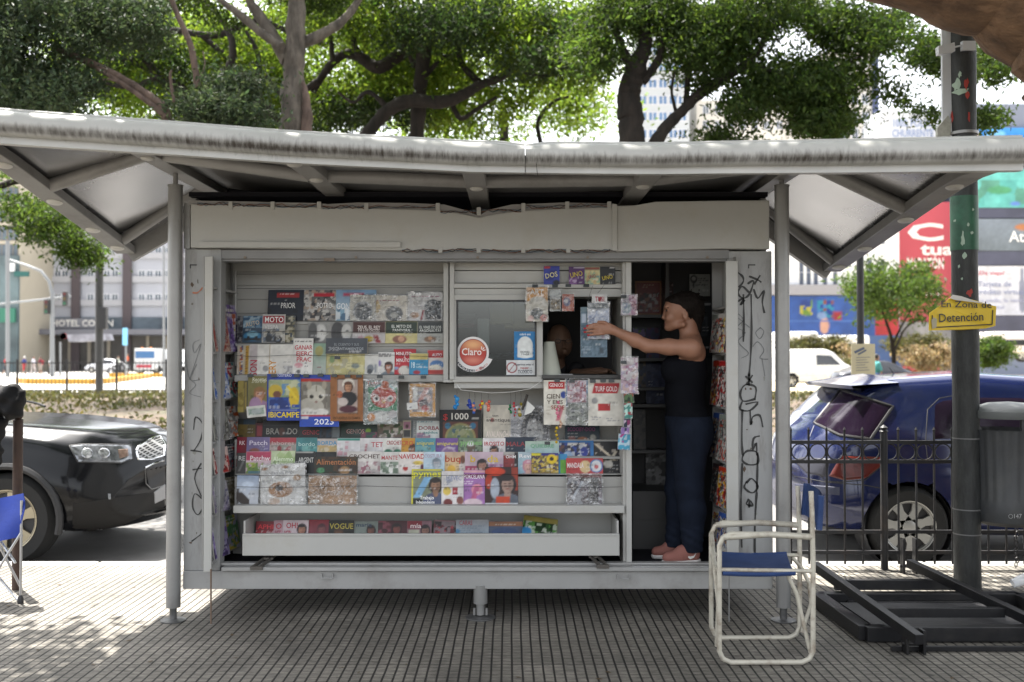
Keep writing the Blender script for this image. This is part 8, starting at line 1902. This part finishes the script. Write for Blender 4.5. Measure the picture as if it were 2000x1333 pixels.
zy = lambda y, Y: at(1000, y, Y).z
xx = lambda x, Y: at(x, 700, Y).x
# hotel
YH = 112
r, a, b, t = bld('hotel_building', 42, 420, 330, YH, 'a4a6ae', 'grey hotel building with dark pilasters and a lettered canopy, left background')
for y in range(352, 600, 46):
    k = MB(); k.box((a, YH-.35, zy(y+16, YH)), (b, YH-.003, zy(y+4, YH))); k.build('parapet_band', mat('pale_band', (.36, .36, .38), .85), r)
wins(r, [xx(x, YH) for x in (62, 78, 112, 126, 176, 192, 208, 224, 276, 292, 308, 324)], [zy(y, YH) for y in (401, 447, 493, 539, 585)], .8, 1.35, YH, M_PANE)
for x in (44, 150, 250, 350):
    k = MB(); k.box((xx(x-8, YH), YH-.6, RZ), (xx(x+9, YH), YH-.36, t)); k.build('pilaster', mat('dark_pilaster', (.07, .055, .06), .7), r)
k = MB(); k.box((a, YH-.3, zy(646, YH)), (b, YH-.002, zy(620, YH))); k.build('mezzanine_glass', M_PANE, r)
k = MB(); k.box((a-2, YH-3.5, zy(655, YH)), (b, YH-.61, zy(645, YH))); k.build('entrance_canopy', mat('slate_canopy', (.13, .13, .15), .6), r)
k = MB(); k.box((a, YH-.3, RZ), (b, YH-.003, zy(656, YH))); k.build('ground_floor', mat('dark_ground_floor', (.07, .065, .06), .6, var=.5, vscale=.4), r)
for x in range(60, 400, 38): k = MB(); k.box((xx(x, YH), YH-.5, RZ), (xx(x+6, YH), YH-.31, zy(656, YH))); k.build('column', mat('tan_column', (.3, .27, .22), .8), r)
k = MB(); k.box((xx(104, YH), YH-.8, zy(642, YH)), (xx(196, YH), YH-.62, zy(623, YH))); sb_ = k.build('sign_board', mat('grey_sign_board', (.2, .2, .22), .7), r)
k = MB(); k.text('HOTEL COLÓN', (xx(107, YH), YH-.83, zy(638, YH)), (1, 0, 0), (0, 0, 1), .75, 0, align='l', sx=1.001, bold=.015, wmax=7.2); k.build('lettering', flat('e8e4dc'), sb_)
k = MB(); k.prism([(xx(130, 96), 96, zy(654, 96)), (xx(196, 96), 96, zy(652, 96)), (xx(200, 96), 96, zy(664, 96)), (xx(134, 96), 96, zy(668, 96))], (0, 3, 0)); k.build('striped_awning', mat('striped_awning', (.2, .2, .23), .8, var=.6, vscale=.9), r)
r, a, b, t = bld('apartment_building', -90, 41, 300, 104, 'aea696', 'tan apartment block at the far left behind the traffic lights')
wins(r, [xx(x, 104) for x in (-30, -14, 2, 24)], [zy(y, 104) for y in (380, 420, 456, 492)], 1.2, 1.7, 104, M_PANE, flat('6c6458'))
k = MB(); k.box((a, 103.6, RZ), (b, 103.99, zy(500, 104))); k.build('lower_facade', mat('teal_grey_front', (.10, .14, .15), .6, var=.5, vscale=.2), r)
for (x0, y0, x1, y1, c) in ((-5, 602, 26, 630, '2c6c58'), (8, 514, 24, 530, 'd8d8d8'), (24, 530, 52, 540, '1c5450')):
    k = MB(); k.box((xx(x0, 103), 103.2, zy(y1, 103)), (xx(x1, 103), 103.5, zy(y0, 103))); k.build('shop_sign', flat(c), r)
# right side
YB_ = 84
r, a, b, t = bld('office_tower', 1238, 1346, 60, 96, 'b4b8bc', 'pale office tower with blue glass seen between the tree trunks')
wins(r, [xx(x, 96) for x in (1256, 1276, 1296, 1316, 1334)], [zy(y, 96) for y in (100, 132, 164, 196, 228, 262)], .95, 1.0, 96, M_PANEB)
r, a, b, t = bld('apartment_building', 1362, 1610, 196, 100, 'd0ccc4', 'low cream block seen through leaves above the right canopy')
wins(r, [xx(x, 100) for x in range(1380, 1600, 24)], [zy(y, 100) for y in (215, 245)], .7, 1.0, 100, M_PANE)
r, a, b, t = bld('apartment_building', 1612, 1716, 100, 92, 'cfcac0', 'tall cream block with dark side strip above the right canopy')
wins(r, [xx(x, 92) for x in (1628, 1650, 1672, 1692)], [zy(y, 92) for y in (125, 160, 195, 230, 262)], .7, 1.1, 92, M_PANE)
k = MB(); k.box((xx(1706, 92), 91.8, RZ), (xx(1718, 92), 91.99, t)); k.build('side_strip', flat('48506c'), r)
r, a, b, t = bld('billboard_building', 1718, 1838, 217, 88, 'cdd0d6', 'white building painted with a chicken steak slogan above the canopy')
k = MB(); 
for st, y in (('100% POLLO', 248), ('CHURRENTE', 268)): k.text(st, (xx(1785, 88), 87.95, zy(y, 88)), (1, 0, 0), (0, 0, 1), .72, 0, sx=1.001, wmax=3.9, bold=.02)
k.build('painted_lettering', flat('8c9cc0'), r)
# stacked billboards at far right
r, a, b, t = bld('billboard_building', 1903, 2300, 203, YB_, '80889c', 'blue grey building covered with stacked billboards at the far right')
def panel(r, x0, y0, x1, y1, Y, ops, base, nm='billboard'):
    k = MB(); w, h = x1-x0, y1-y0; nx, ny = int(w/3), int(h/2.5)
    U, V = np.meshgrid(np.linspace(0, w, nx), np.linspace(0, h, ny)); C, T_ = paint(U, V, w, h, ops, base)
    A_ = at(x0, y1, Y); B2 = at(x1, y0, Y); P = np.stack([A_.x+U/w*(B2.x-A_.x), np.full(U.shape, Y), B2.z-V/h*(B2.z-A_.z)], -1)
    k.grid(P[::-1], cols=C[::-1]); k.box((A_.x, Y+.02, A_.z), (B2.x, Y+.25, B2.z), 1); mats = [M_COVER, flat('50545c')]; s = (Y+CD)/FPX
    for t_ in T_:
        m_ = flat(t_[5]); 
        if m_ not in mats: mats.append(m_)
        k.text(t_[1], at(x0+t_[2]*w, y0+t_[3]*h, Y-.05), (1, 0, 0), (0, 0, 1), t_[4]*s, mats.index(m_), sx=1.001, wmax=t_[6]*w*s, bold=.01)
    return k.build(nm, mats, r)
panel(r, 1906, 250, 2290, 276, YB_-.4, [('g', '2c88d8'), ('e', .1, .5, 20, 8, '7cbcec'), ('r', 0, 0, .01, 1, 'd8b858')], '4898e0')
panel(r, 1906, 330, 2290, 406, YB_-.4, [('c', 0, .3, 1, 1, 30, '68b8b4,70c0bc,60b0ac,609c8c'), ('e', .12, .55, 24, 8, '58a078'), ('e', .2, .9, 10, 4, '6c90d8')], '70c0bc')
panel(r, 1906, 428, 2290, 490, YB_-.4, [('g', '78828c'), ('t', 'Atalaya', .28, .72, 22, 'e8e8ec', .22), ('e', .24, .26, 16, 6, 'b07850')], '848e9c')
panel(r, 1904, 520, 2290, 616, YB_-.4, [('g', 'c8ccdc'), ('t', '¿De viaje?', .08, .18, 8, 'b85868', .14), ('t', 'Tarjeta de', .1, .42, 11, '8088a8', .17), ('t', 'crédito virtual', .13, .58, 11, '8088a8', .25), ('t', '¡La pedís, la tenés', .13, .74, 8, '989cb8', .25), ('t', 'en el acto!', .08, .88, 8, '989cb8', .14), ('w', .24, .6, .0, 6, '8c90a4', .3), ('w', .24, .5, 0, 3, '8c90a4', .45)], 'd8dae4')
for y0, y1 in ((405, 427), (491, 519), (616, 650)):
    k = MB(); k.box((a, YB_-.3, zy(y1, YB_)), (b, YB_-.003, zy(y0, YB_))); k.build('dark_band', mat('navy_band', (.06, .065, .11), .5, var=.3, vscale=.5), r)
r, a, b, t = bld('shop_building', 1757, 1858, 395, YB_+2, 'b4505c', 'red corner building with huge white letters behind the small tree')  # distance haze mixed into the paled red
k = MB(); 
for st, x, y, h in (('C', 1808, 470, 1.6), ('tual', 1836, 498, 1.1), ('MARATÓN', 1808, 525, 1.0), ('OFERTAS', 1800, 580, 1.0)): k.text(st, (xx(x, YB_+2), YB_+1.95, zy(y, YB_+2)), (1, 0, 0), (0, 0, 1), h, 0, sx=1.001, wmax=3.4, bold=.03)
k.build('painted_lettering', flat('e8e0e0'), r)
k = MB(); k.box((a, YB_+1.7, RZ), (b, YB_+1.99, zy(628, YB_))); k.build('ground_floor', mat('grey_shop_front', (.3, .3, .32), .6, var=.5, vscale=.3), r)
r, a, b, t = bld('shop_building', 1500, 1756, 440, YB_, 'd4d6da', 'pale building over a blue shop front with painted murals')
wins(r, [xx(x, YB_) for x in (1566, 1580, 1594, 1612, 1632, 1700, 1725)], [zy(y, YB_) for y in (465, 520, 545)], .35, 1.1, YB_, M_PANE, flat('4c5468'))
k = MB(); k.box((a, YB_-.5, zy(577, YB_)), (b, YB_-.01, zy(557, YB_))); k.build('grey_cornice', flat('8c8c94'), r)
panel(r, 1500, 578, 1756, 656, YB_-.3, [('c', .24, .1, .34, .5, 8, '6c8c3c,3450a0,b0a848,2c4488'), ('c', .38, .1, .5, .55, 7, '1c3c8c,28809c,3c78b0,80483c'), ('e', .43, .75, 9, 16, 'c09888'), ('e', .41, .5, 9, 7, '7890b8'), ('r', .5, .4, .56, .65, '98303c'), ('r', .82, .0, 1, 1, 'a83038'), ('r', 0, .62, .8, .64, '4c70b0')], '34589c', 'mural_front')
k = MB(); k.box((a, YB_-.4, RZ), (b, YB_-.31, zy(656, YB_))); k.build('shop_base', mat('blue_shop_base', (.05, .1, .25), .6, var=.4, vscale=.4), r)

# ------------------------------------------------------------------ street furniture on the plaza
Yf = ground_y(768, RZ+.15)
fl = empty('fence', (xx(180, Yf), Yf, RZ), 'distant thin black railing along the planted bed, left of the kiosk', 'fence')
zt1, zt0 = at(0, 707, Yf).z, at(0, 702, Yf).z; zb4 = RZ
for i, px in enumerate(range(-65, 420, 97)):
    x = xx(px+2, Yf); k = MB(); k.cyl((x, Yf, zb4), (x, Yf, zt0), .055, 8); k.build('fence_post', M_IRON, fl)
    k = MB(); x2 = xx(px+99, Yf)
    for z in (zt1-.05, zb4+.25): k.box((x+.05, Yf-.015, z-.02), (x2-.05, Yf+.015, z+.02))
    for j in range(1, 13): xj = x+(x2-x)*j/13; k.box((xj-.010, Yf-.010, zb4+.1), (xj+.010, Yf+.010, zt1+.03))
    k.build('railing_panel', M_IRON, fl)
def kerb_yellow(pts, nm, lab):
    k = MB(); P = [gp(x, y, RZ) for x, y in pts]
    for i in range(len(P)-1): k.bar(P[i]+Vector((0, 0, .12)), P[i+1]+Vector((0, 0, .12)), .5, .36)
    k.build(nm, mat('yellow_kerb_paint', (.50, .27, .03), .7, var=.15, vscale=1), None, kind='structure')
kerb_yellow([(38, 748), (60, 749.5), (180, 750), (205, 749), (290, 738)], 'yellow_kerb', '')
kerb_yellow([(215, 736.5), (345, 736.5)], 'yellow_kerb', '')
def spole(pts, Y, r0, lab, m_=None, nm='street_pole', cat='pole'):
    e_ = empty(nm, tuple(at(*pts[0], Y)), lab, cat); k = MB(); P = [at(x, y, Y) for x, y in pts]; P[0].z = RZ
    k.tube(P, r0, 10); k.build('pole', m_ or mat('grey_street_pole', (.2, .21, .22), .5, .3), e_); return e_
s_ = 42.6/FPX
e_ = spole([(194, 768), (194, 640), (194, 560), (194, 420), (194, 300)], Yf+1, .16, 'thick dark pole with a black box standing at the planted bed', mat('dark_street_pole', (.035, .035, .035), .6))
k = MB(); c = at(201, 622, Yf+.8); k.box((c.x-.15, c.y-.1, c.z-.47), (c.x+.16, c.y+.2, c.z+.47)); k.build('control_box', M_TRIM, e_, bevel=.03)
Ys = ground_y(736, RZ)
tl_ = spole([(102, 737), (102, 640), (102, 575), (96, 550), (80, 530), (50, 518), (12, 506)], Ys, [.2, .17, .15, .13, .12, .1, .08], 'curved grey traffic light mast over the plaza', nm='traffic_light', cat='traffic light')
k = MB(); k.tube([at(-30, 597, Ys), at(60, 588, Ys), at(138, 579, Ys)], .09, 8); k.build('mast_arm', mat('grey_street_pole', 0), tl_)
for x, y in ((92, 600), (128, 584)):
    k = MB(); c = at(x, y, Ys-.2); k.box((c.x-.2, c.y-.2, c.z-.6), (c.x+.2, c.y+.15, c.z+.6)); o = k.build('signal_head', M_TRIM, tl_, bevel=.04)
    for j in range(3):
        k = MB(); k.lathe([(.13, 0), (.13, -.05), (0, -.05)], (c.x, c.y-.2, c.z+.38-.38*j), 14, axis='y'); k.build('signal_lens', flat(('4c1818', '50401c', '1c5038')[j]), o)
for x, y0, y1, r_, lab in ((15, 735, 470, .16, 'grey lamp pole at the far left edge'), (118, 733, 668, .07, 'short thin pole with a red disc by the plaza'), (320, 736, 480, .09, 'thin grey pole right beside the left kiosk post'), (246, 730, 640, .07, 'thin pole with a light blue sign in front of the hotel')):
    e_ = spole([(x, y0), (x, y1)], Ys-2, r_, lab)
    if x == 118: k = MB(); c = at(124, 657, Ys-2.2); k.lathe([(.28, 0), (.28, .04), (0, .04)], (c.x, c.y, c.z), 18, axis='y'); k.lathe([(0, 0), (.28, 0)], (c.x, c.y, c.z), 18, axis='y', cap=False); k.build('disc', flat('a83840'), e_)
    if x == 246: k = MB(); c = at(244, 658, Ys-2.2); k.box((c.x-.2, c.y, c.z-.7), (c.x+.2, c.y+.05, c.z+.7)); k.build('sign_plate', flat('78b8dc'), e_)

# ------------------------------------------------------------------ trees
def bark(name, col, d='1c1814'):
    return mat(name, col, .9, var=.5, vscale=9, bump=1.0, bscale=16, dirt=d, dscale=5, damt=.8, stretch=(1, 1, .35) if name != 'near_bark' else (.35, 1.2, 1.2), bdist=.03)
BK_PALE = bark('pale_bark', (.135, .115, .095)); BK_DARK = bark('dark_bark', (.024, .018, .014), '0c0a08'); BK_RED = bark('reddish_bark', (.15, .105, .085)); BK_NEAR = bark('near_bark', (.15, .085, .045), '301c10')
def limb(mb, pts, Y, mi=0, n=14):
    """pts: (px, py, width px[, depth])"""
    P = []; Rr = []
    for p in pts:
        y = p[3] if len(p) > 3 else Y
        P.append(at(p[0], p[1], y)); Rr.append(p[2]/2*(y+CD)/FPX)
    Q = []; Q2 = []; rj = random.Random(int(abs(pts[0][0])))
    for i in range(len(P)-1):
        p0, p1, p2, p3 = P[max(i-1, 0)], P[i], P[i+1], P[min(i+2, len(P)-1)]
        for t in np.linspace(0, 1, 5, endpoint=False):
            Q.append(.5*((2*p1)+(p2-p0)*t+(2*p0-5*p1+4*p2-p3)*t*t+(3*p1-p0-3*p2+p3)*t**3)+Vector((rj.uniform(-1, 1), rj.uniform(-1, 1), 0))*Rr[i]*.12); Q2.append((Rr[i]*(1-t)+Rr[i+1]*t)*rj.uniform(.92, 1.08))
    Q.append(P[-1]); Q2.append(Rr[-1]); mb.tube(Q, Q2, n, mi)
def crown(name, root, blobs, m_, seed, size=.055, per=70, spread=.30, gap=.36, cl=1.0):
    """blobs: (px, py, rx, ry, Y0, Y1, clusters)"""
    rn = np.random.default_rng(seed); C = []; B = []
    ph = rn.uniform(0, 6, 6)
    for (cx, cy, rx, ry, y0, y1, n) in blobs:
        n = int(n*cl); q = rn.normal(size=(n*2, 3)); q /= np.linalg.norm(q, axis=1)[:, None]; q *= (rn.random((n*2, 1))**.45)
        for a, b, c in q[:n]:
            px, py, Y = cx+a*rx, cy+b*ry, (y0+y1)/2+c*(y1-y0)/2
            if math.sin(px*.021+ph[0])*math.sin(py*.027+ph[1])+.6*math.sin(px*.055+ph[2]+Y*.6)*math.sin(py*.06+ph[3]) < -gap: continue
            p = at(px, py, Y); m2 = int(per*rn.uniform(.5, 1.4)); s = spread*rn.uniform(.6, 1.4)
            C.append(np.array(p)+rn.normal(size=(m2, 3))*np.array([s, s, s*.55])); B.append(np.full(m2, rn.uniform(.7, 1.3)))
    C = np.concatenate(C); B = np.concatenate(B)
    V, F = leaf_mesh(C, size, rn, .5, .38)
    cols = leaf_cols(len(C), rn, .3, .08)*np.repeat(B, 4)[:, None]
    np_mesh(name, V, F, m_, root, cols=cols); return len(C)
NL = 0
def tree(px, Y, lab, nm='tree'): return empty(nm, (at(px, 700, Y).x, Y, RZ), lab, 'tree')
# A: leaning grey-green tree on the left
t = tree(330, 7.2, 'grey-green tree with bare reddish leaning limbs, left of the pale trunk'); k = MB()
limb(k, [(390, 800, 26), (370, 420, 24), (325, 230, 20), (300, 195, 17), (230, 150, 16), (165, 118, 13), (110, 95, 9)], 7.2); limb(k, [(325, 230, 12), (290, 200, 11), (240, 165, 9), (190, 135, 7)], 7.15)
limb(k, [(345, 300, 15), (388, 200, 14), (384, 160, 13), (372, 90, 12), (345, 25, 10), (320, -40, 8)], 7.3); limb(k, [(340, 200, 7), (333, 150, 6), (336, 138, 4)], 7.2); limb(k, [(230, 160, 4), (205, 155, 4), (182, 167, 3)], 7.0); limb(k, [(385, 160, 4), (400, 130, 3), (396, 100, 2)], 7.2)
k.build('trunk', BK_RED, t)
NL += crown('crown', t, [(20, 60, 180, 110, 6, 9, 330), (70, 180, 120, 55, 6, 8.5, 150), (210, 40, 130, 60, 7, 9, 130), (440, 215, 90, 26, 6.5, 8, 120), (470, 170, 60, 26, 7, 8, 40), (-150, 0, 150, 200, 6, 9, 120), (60, -140, 250, 110, 5, 10, 160)], L_GREY, 1, .042, 90, .16, .5)
# B: pale trunk
t = tree(575, 8.6, 'tree with thick pale grey trunk forking into three limbs'); k = MB()
limb(k, [(572, 860, 60), (572, 420, 54), (572, 240, 48), (572, 170, 42), (574, 110, 40), (577, 50, 36), (580, -40, 30), (585, -160, 20)], 8.6); limb(k, [(560, 120, 24), (548, 98, 26), (520, 50, 24), (492, 10, 18), (470, -50, 12)], 8.6); limb(k, [(552, 92, 18), (518, 70, 16), (470, 30, 15), (430, 0, 11), (390, -40, 8)], 8.4)
limb(k, [(585, 85, 26), (620, 72, 22), (660, 48, 18), (692, 14, 15), (720, -40, 10)], 8.7); limb(k, [(596, 300, 26), (600, 230, 22), (596, 180, 12), (592, 160, 6)], 8.5, 1)
k.build('trunk', [BK_PALE, BK_RED], t)
NL += crown('crown', t, [(520, -90, 260, 60, 8, 11, 200), (430, 30, 60, 26, 9, 10, 22), (640, -10, 90, 30, 9, 11, 45), (300, -20, 120, 40, 8, 11, 70), (520, -330, 300, 160, 6, 12, 200)], L_GREEN, 2, .045, 80, .2)
# C: dark-limbed giant behind
YC_ = 12.5
t = tree(822, YC_, 'wide dark-limbed tree with bright backlit leaves in the middle'); k = MB()
limb(k, [(812, 800, 38), (812, 400, 34), (815, 265, 30), (820, 180, 28), (828, 90, 30), (838, 30, 34), (845, -60, 28)], YC_); limb(k, [(690, 290, 24), (720, 258, 26), (756, 218, 25), (800, 198, 26), (860, 200, 26), (900, 188, 22), (940, 165, 18), (985, 148, 14), (1030, 105, 10), (1080, 60, 7)], YC_-.3)
limb(k, [(835, 40, 28), (810, 80, 26), (770, 115, 26), (735, 132, 24), (700, 110, 22), (668, 108, 18), (635, 140, 16), (612, 180, 12)], YC_+.3, 0); limb(k, [(810, 130, 12), (780, 60, 10), (750, 30, 8), (700, 10, 5)], YC_); limb(k, [(880, 200, 12), (900, 232, 10), (930, 215, 8), (970, 190, 6)], YC_)
limb(k, [(380, 300, 22), (360, 185, 22), (310, 150, 18), (270, 90, 14), (245, 30, 10), (215, -20, 7)], YC_+1); limb(k, [(350, 190, 16), (280, 130, 12), (200, 110, 8), (140, 80, 5)], YC_+1); limb(k, [(440, 270, 18), (420, 180, 16), (350, 130, 12), (300, 60, 9)], YC_+1.4); limb(k, [(560, 250, 20), (510, 200, 18), (480, 150, 14), (430, 100, 12), (380, 60, 8)], YC_+1); limb(k, [(500, 170, 12), (505, 110, 10), (480, 60, 6)], YC_+1)
limb(k, [(700, 108, 14), (690, 60, 10), (720, 20, 7), (700, -30, 5)], YC_); limb(k, [(940, 165, 14), (900, 120, 12), (905, 70, 10), (960, 30, 8), (990, -20, 6)], YC_-.2); limb(k, [(270, 90, 12), (330, 60, 12), (420, 70, 14), (500, 40, 12), (560, 60, 10), (640, 90, 9)], YC_+.6); limb(k, [(310, 150, 10), (250, 170, 9), (180, 160, 7), (120, 180, 5)], YC_+.8); limb(k, [(620, 160, 14), (560, 190, 10), (520, 150, 8)], YC_+.2); limb(k, [(1000, 130, 9), (1060, 150, 8), (1120, 130, 6), (1160, 150, 4)], YC_-.2); limb(k, [(830, 150, 9), (870, 110, 8), (900, 130, 6)], YC_); limb(k, [(420, 180, 18), (455, 110, 16), (440, 50, 12), (400, 0, 9)], YC_+.2); limb(k, [(530, 210, 14), (470, 215, 14), (410, 240, 14), (360, 235, 14)], YC_+.4); limb(k, [(90, 60, 10), (170, 20, 12), (240, -20, 12)], YC_-1); limb(k, [(650, 120, 10), (640, 60, 9), (600, 30, 7)], YC_); limb(k, [(760, 215, 12), (720, 180, 9), (690, 200, 6), (660, 180, 5)], YC_-.3); limb(k, [(1060, 290, 10), (1050, 240, 9), (1080, 200, 7), (1110, 190, 5)], YC_+2)
k.build('trunk', BK_DARK, t)
NL += crown('crown', t, [(650, 120, 330, 130, 13, 17, 520), (950, 120, 260, 150, 12, 16, 420), (350, 130, 260, 120, 13, 17, 420), (760, 20, 240, 60, 11, 13, 150), (1060, 60, 150, 100, 11, 14, 220), (700, -180, 500, 130, 11, 17, 380)], L_BRIGHT, 3, .064, 58, .24, .46)
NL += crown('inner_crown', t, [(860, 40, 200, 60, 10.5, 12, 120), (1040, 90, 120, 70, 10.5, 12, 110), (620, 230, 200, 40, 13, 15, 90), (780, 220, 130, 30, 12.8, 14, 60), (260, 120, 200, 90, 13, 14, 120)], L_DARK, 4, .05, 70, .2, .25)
# E: fill tree far behind
t = tree(480, 24, 'bright green tree farther back behind the pale trunk'); k = MB(); limb(k, [(450, 780, 26), (455, 300, 22), (460, 100, 14)], 24); k.build('trunk', BK_DARK, t)
NL += crown('crown', t, [(250, 150, 330, 130, 21, 27, 300), (620, 170, 300, 120, 21, 27, 300), (500, 40, 400, 80, 21, 27, 200)], L_BRIGHT, 5, .095, 46, .5, .3)
t = tree(980, 26, 'bright green tree farther back right of the dark-limbed one'); k = MB(); limb(k, [(990, 780, 24), (985, 300, 20), (980, 200, 12)], 26); k.build('trunk', BK_DARK, t)
NL += crown('crown', t, [(1120, 190, 110, 90, 23, 29, 90), (900, 240, 170, 50, 23, 29, 90), (1020, 130, 170, 80, 23, 29, 60)], L_BRIGHT, 6, .095, 46, .5, .25)
# D: dark tree at right
YD = 10
t = tree(1240, YD, 'dark trunked tree whose branch sweeps right over the canopy'); k = MB()
limb(k, [(1238, 800, 58), (1236, 420, 54), (1234, 285, 50), (1232, 225, 50), (1226, 185, 44), (1240, 140, 44), (1256, 100, 30), (1262, 40, 24), (1275, -60, 16)], YD); limb(k, [(1244, 150, 26), (1222, 110, 20), (1206, 70, 14), (1190, 10, 9)], YD); limb(k, [(1255, 160, 18), (1285, 120, 16), (1300, 60, 10), (1330, -10, 8)], YD)
limb(k, [(1255, 330, 28), (1285, 272, 26), (1310, 238, 24), (1335, 215, 20), (1365, 185, 22), (1420, 150, 18), (1462, 120, 14), (1500, 70, 10), (1545, 0, 7)], YD-.1); limb(k, [(1340, 212, 12), (1350, 120, 10), (1400, 60, 10), (1450, 10, 8), (1500, -40, 6)], YD); limb(k, [(1322, 225, 7), (1312, 180, 6), (1318, 140, 4)], YD); limb(k, [(1460, 120, 10), (1540, 150, 8), (1620, 140, 5), (1700, 100, 4)], YD)
k.build('trunk', BK_DARK, t)
NL += crown('crown', t, [(1480, 40, 190, 70, 9, 12, 330), (1560, 150, 130, 70, 9, 12, 250), (1420, 200, 90, 55, 9, 11, 110), (1660, 190, 100, 55, 9, 11, 170), (1620, 245, 70, 28, 9, 10.5, 70), (1380, 90, 110, 70, 9, 12, 150), (1240, 40, 120, 60, 9, 11.5, 170), (1700, 60, 120, 50, 9, 12, 130), (1420, 268, 60, 14, 9.5, 10.5, 24), (1450, -150, 380, 120, 8, 12, 240), (1160, 110, 60, 60, 9, 11, 50)], L_GREEN, 7, .05, 66, .18, .34)
NL += crown('crown_tips', t, [(1900, 120, 110, 44, 8, 11, 70), (1820, 100, 50, 40, 8, 11, 40), (1818, 215, 36, 20, 8, 10, 18), (1925, 230, 30, 18, 8, 9, 16), (1960, 90, 60, 60, 8, 10, 40)], L_GREEN, 8, .05, 60, .13, .5)
# drooping foliage seen under the canopy, left
t = tree(-60, 16, 'tree whose foliage droops below the left canopy corner'); k = MB(); limb(k, [(-90, 800, 30), (-80, 560, 26), (-20, 380, 16), (80, 350, 8)], 16); k.build('trunk', BK_DARK, t)
NL += crown('crown', t, [(60, 410, 70, 30, 14, 17, 60), (110, 450, 60, 34, 14, 17, 60), (150, 490, 38, 26, 15, 16.5, 34), (170, 510, 16, 18, 15, 16, 10), (-60, 340, 120, 80, 13, 18, 60)], L_GREEN, 9, .06, 46, .2, .7)
# small tree and bushes at right
t = tree(1742, 50, 'small round tree in front of the red building'); k = MB(); limb(k, [(1746, 745, 9), (1745, 690, 8), (1738, 650, 6), (1720, 600, 4)], 50); limb(k, [(1740, 680, 5), (1765, 630, 4), (1790, 590, 3)], 50); k.build('trunk', BK_DARK, t)
limb(k, [(1745, 690, 5), (1770, 640, 4), (1810, 620, 3)], 50); k.build('branches', BK_DARK, t)
NL += crown('crown', t, [(1690, 565, 50, 36, 46, 54, 60), (1790, 555, 66, 44, 46, 54, 80), (1740, 600, 100, 36, 46, 54, 70), (1740, 525, 60, 26, 46, 54, 50)], L_GREEN, 10, .15, 34, .36, .2)
def bush(px, py, rx, ry, Y, n, m_, lab, seed, size=.1, up=0):
    r_ = empty('bush', (at(px, py, Y).x, Y, RZ), lab, 'bush'); crown('foliage', r_, [(px, py, rx, ry, Y-1, Y+1, n)], m_, seed, size, 60, .28, .8)
bush(1600, 680, 80, 20, 57, 90, L_MIX, 'dry brownish hedge row behind the white van', 21, .13); bush(1650, 688, 40, 18, 56, 34, L_DRY, 'pale dry bush at the right end of the hedge', 22, .11)
bush(1810, 700, 56, 26, 55, 70, L_DRY, 'large pale spiky bush behind the yellow sign', 23, .12); bush(1800, 678, 66, 22, 56, 70, L_MIX, 'olive grass clump rising over the pale spiky bush', 24, .13)
bush(1940, 686, 34, 30, 54, 80, L_GREEN, 'rounded green bush right of the green pole', 25, .12); bush(1640, 712, 22, 12, 52, 20, L_MIX, 'small yellow-green bush between the van and the dark car', 26, .09)
# near tree: thick limb crossing the top right corner, its unseen crown spread wide to shade pavement and roof
t = empty('tree', (at(2300, 700, .1).x, .1, 0), 'near tree with a thick brown limb crossing the top right corner', 'tree'); k = MB()
limb(k, [(2300, 1180, 300), (2290, 700, 250), (2200, 300, 220), (2090, 90, 210), (1960, 5, 180), (1820, -40, 150), (1680, -70, 110), (1500, -140, 90), (1300, -260, 60)], .1, n=32)
k.build('trunk', BK_NEAR, t)
C = []; rn = np.random.default_rng(31)
for q in range(2600):
    x, y, z = rn.uniform(-3.0, 8.5), rn.uniform(-4.2, 2.6), rn.uniform(5.1, 7.4)
    if math.sin(x*1.9+1)*math.sin(y*2.3) < -.35: continue
    if x-.25*(z-1) < -4.2: continue
    C.append(np.array([x, y, z])+rn.normal(size=(26, 3))*np.array([.25, .25, .15]))
for q in range(190):  # more unseen leaves, added to dapple the left pavement
    x, y, z = rn.uniform(-5.2, -2.6), rn.uniform(-2.4, 1.6), rn.uniform(4.9, 6.5)
    if math.sin(x*2.1+2)*math.sin(y*2.0+.6) < -.15: continue
    C.append(np.array([x, y, z])+rn.normal(size=(30, 3))*np.array([.25, .25, .15]))
C = np.concatenate(C); V, F = leaf_mesh(C, .085, rn, .8, .5); np_mesh('crown', V, F, L_GREEN, t, cols=leaf_cols(len(C), rn))
print('LEAVES', NL, len(C))
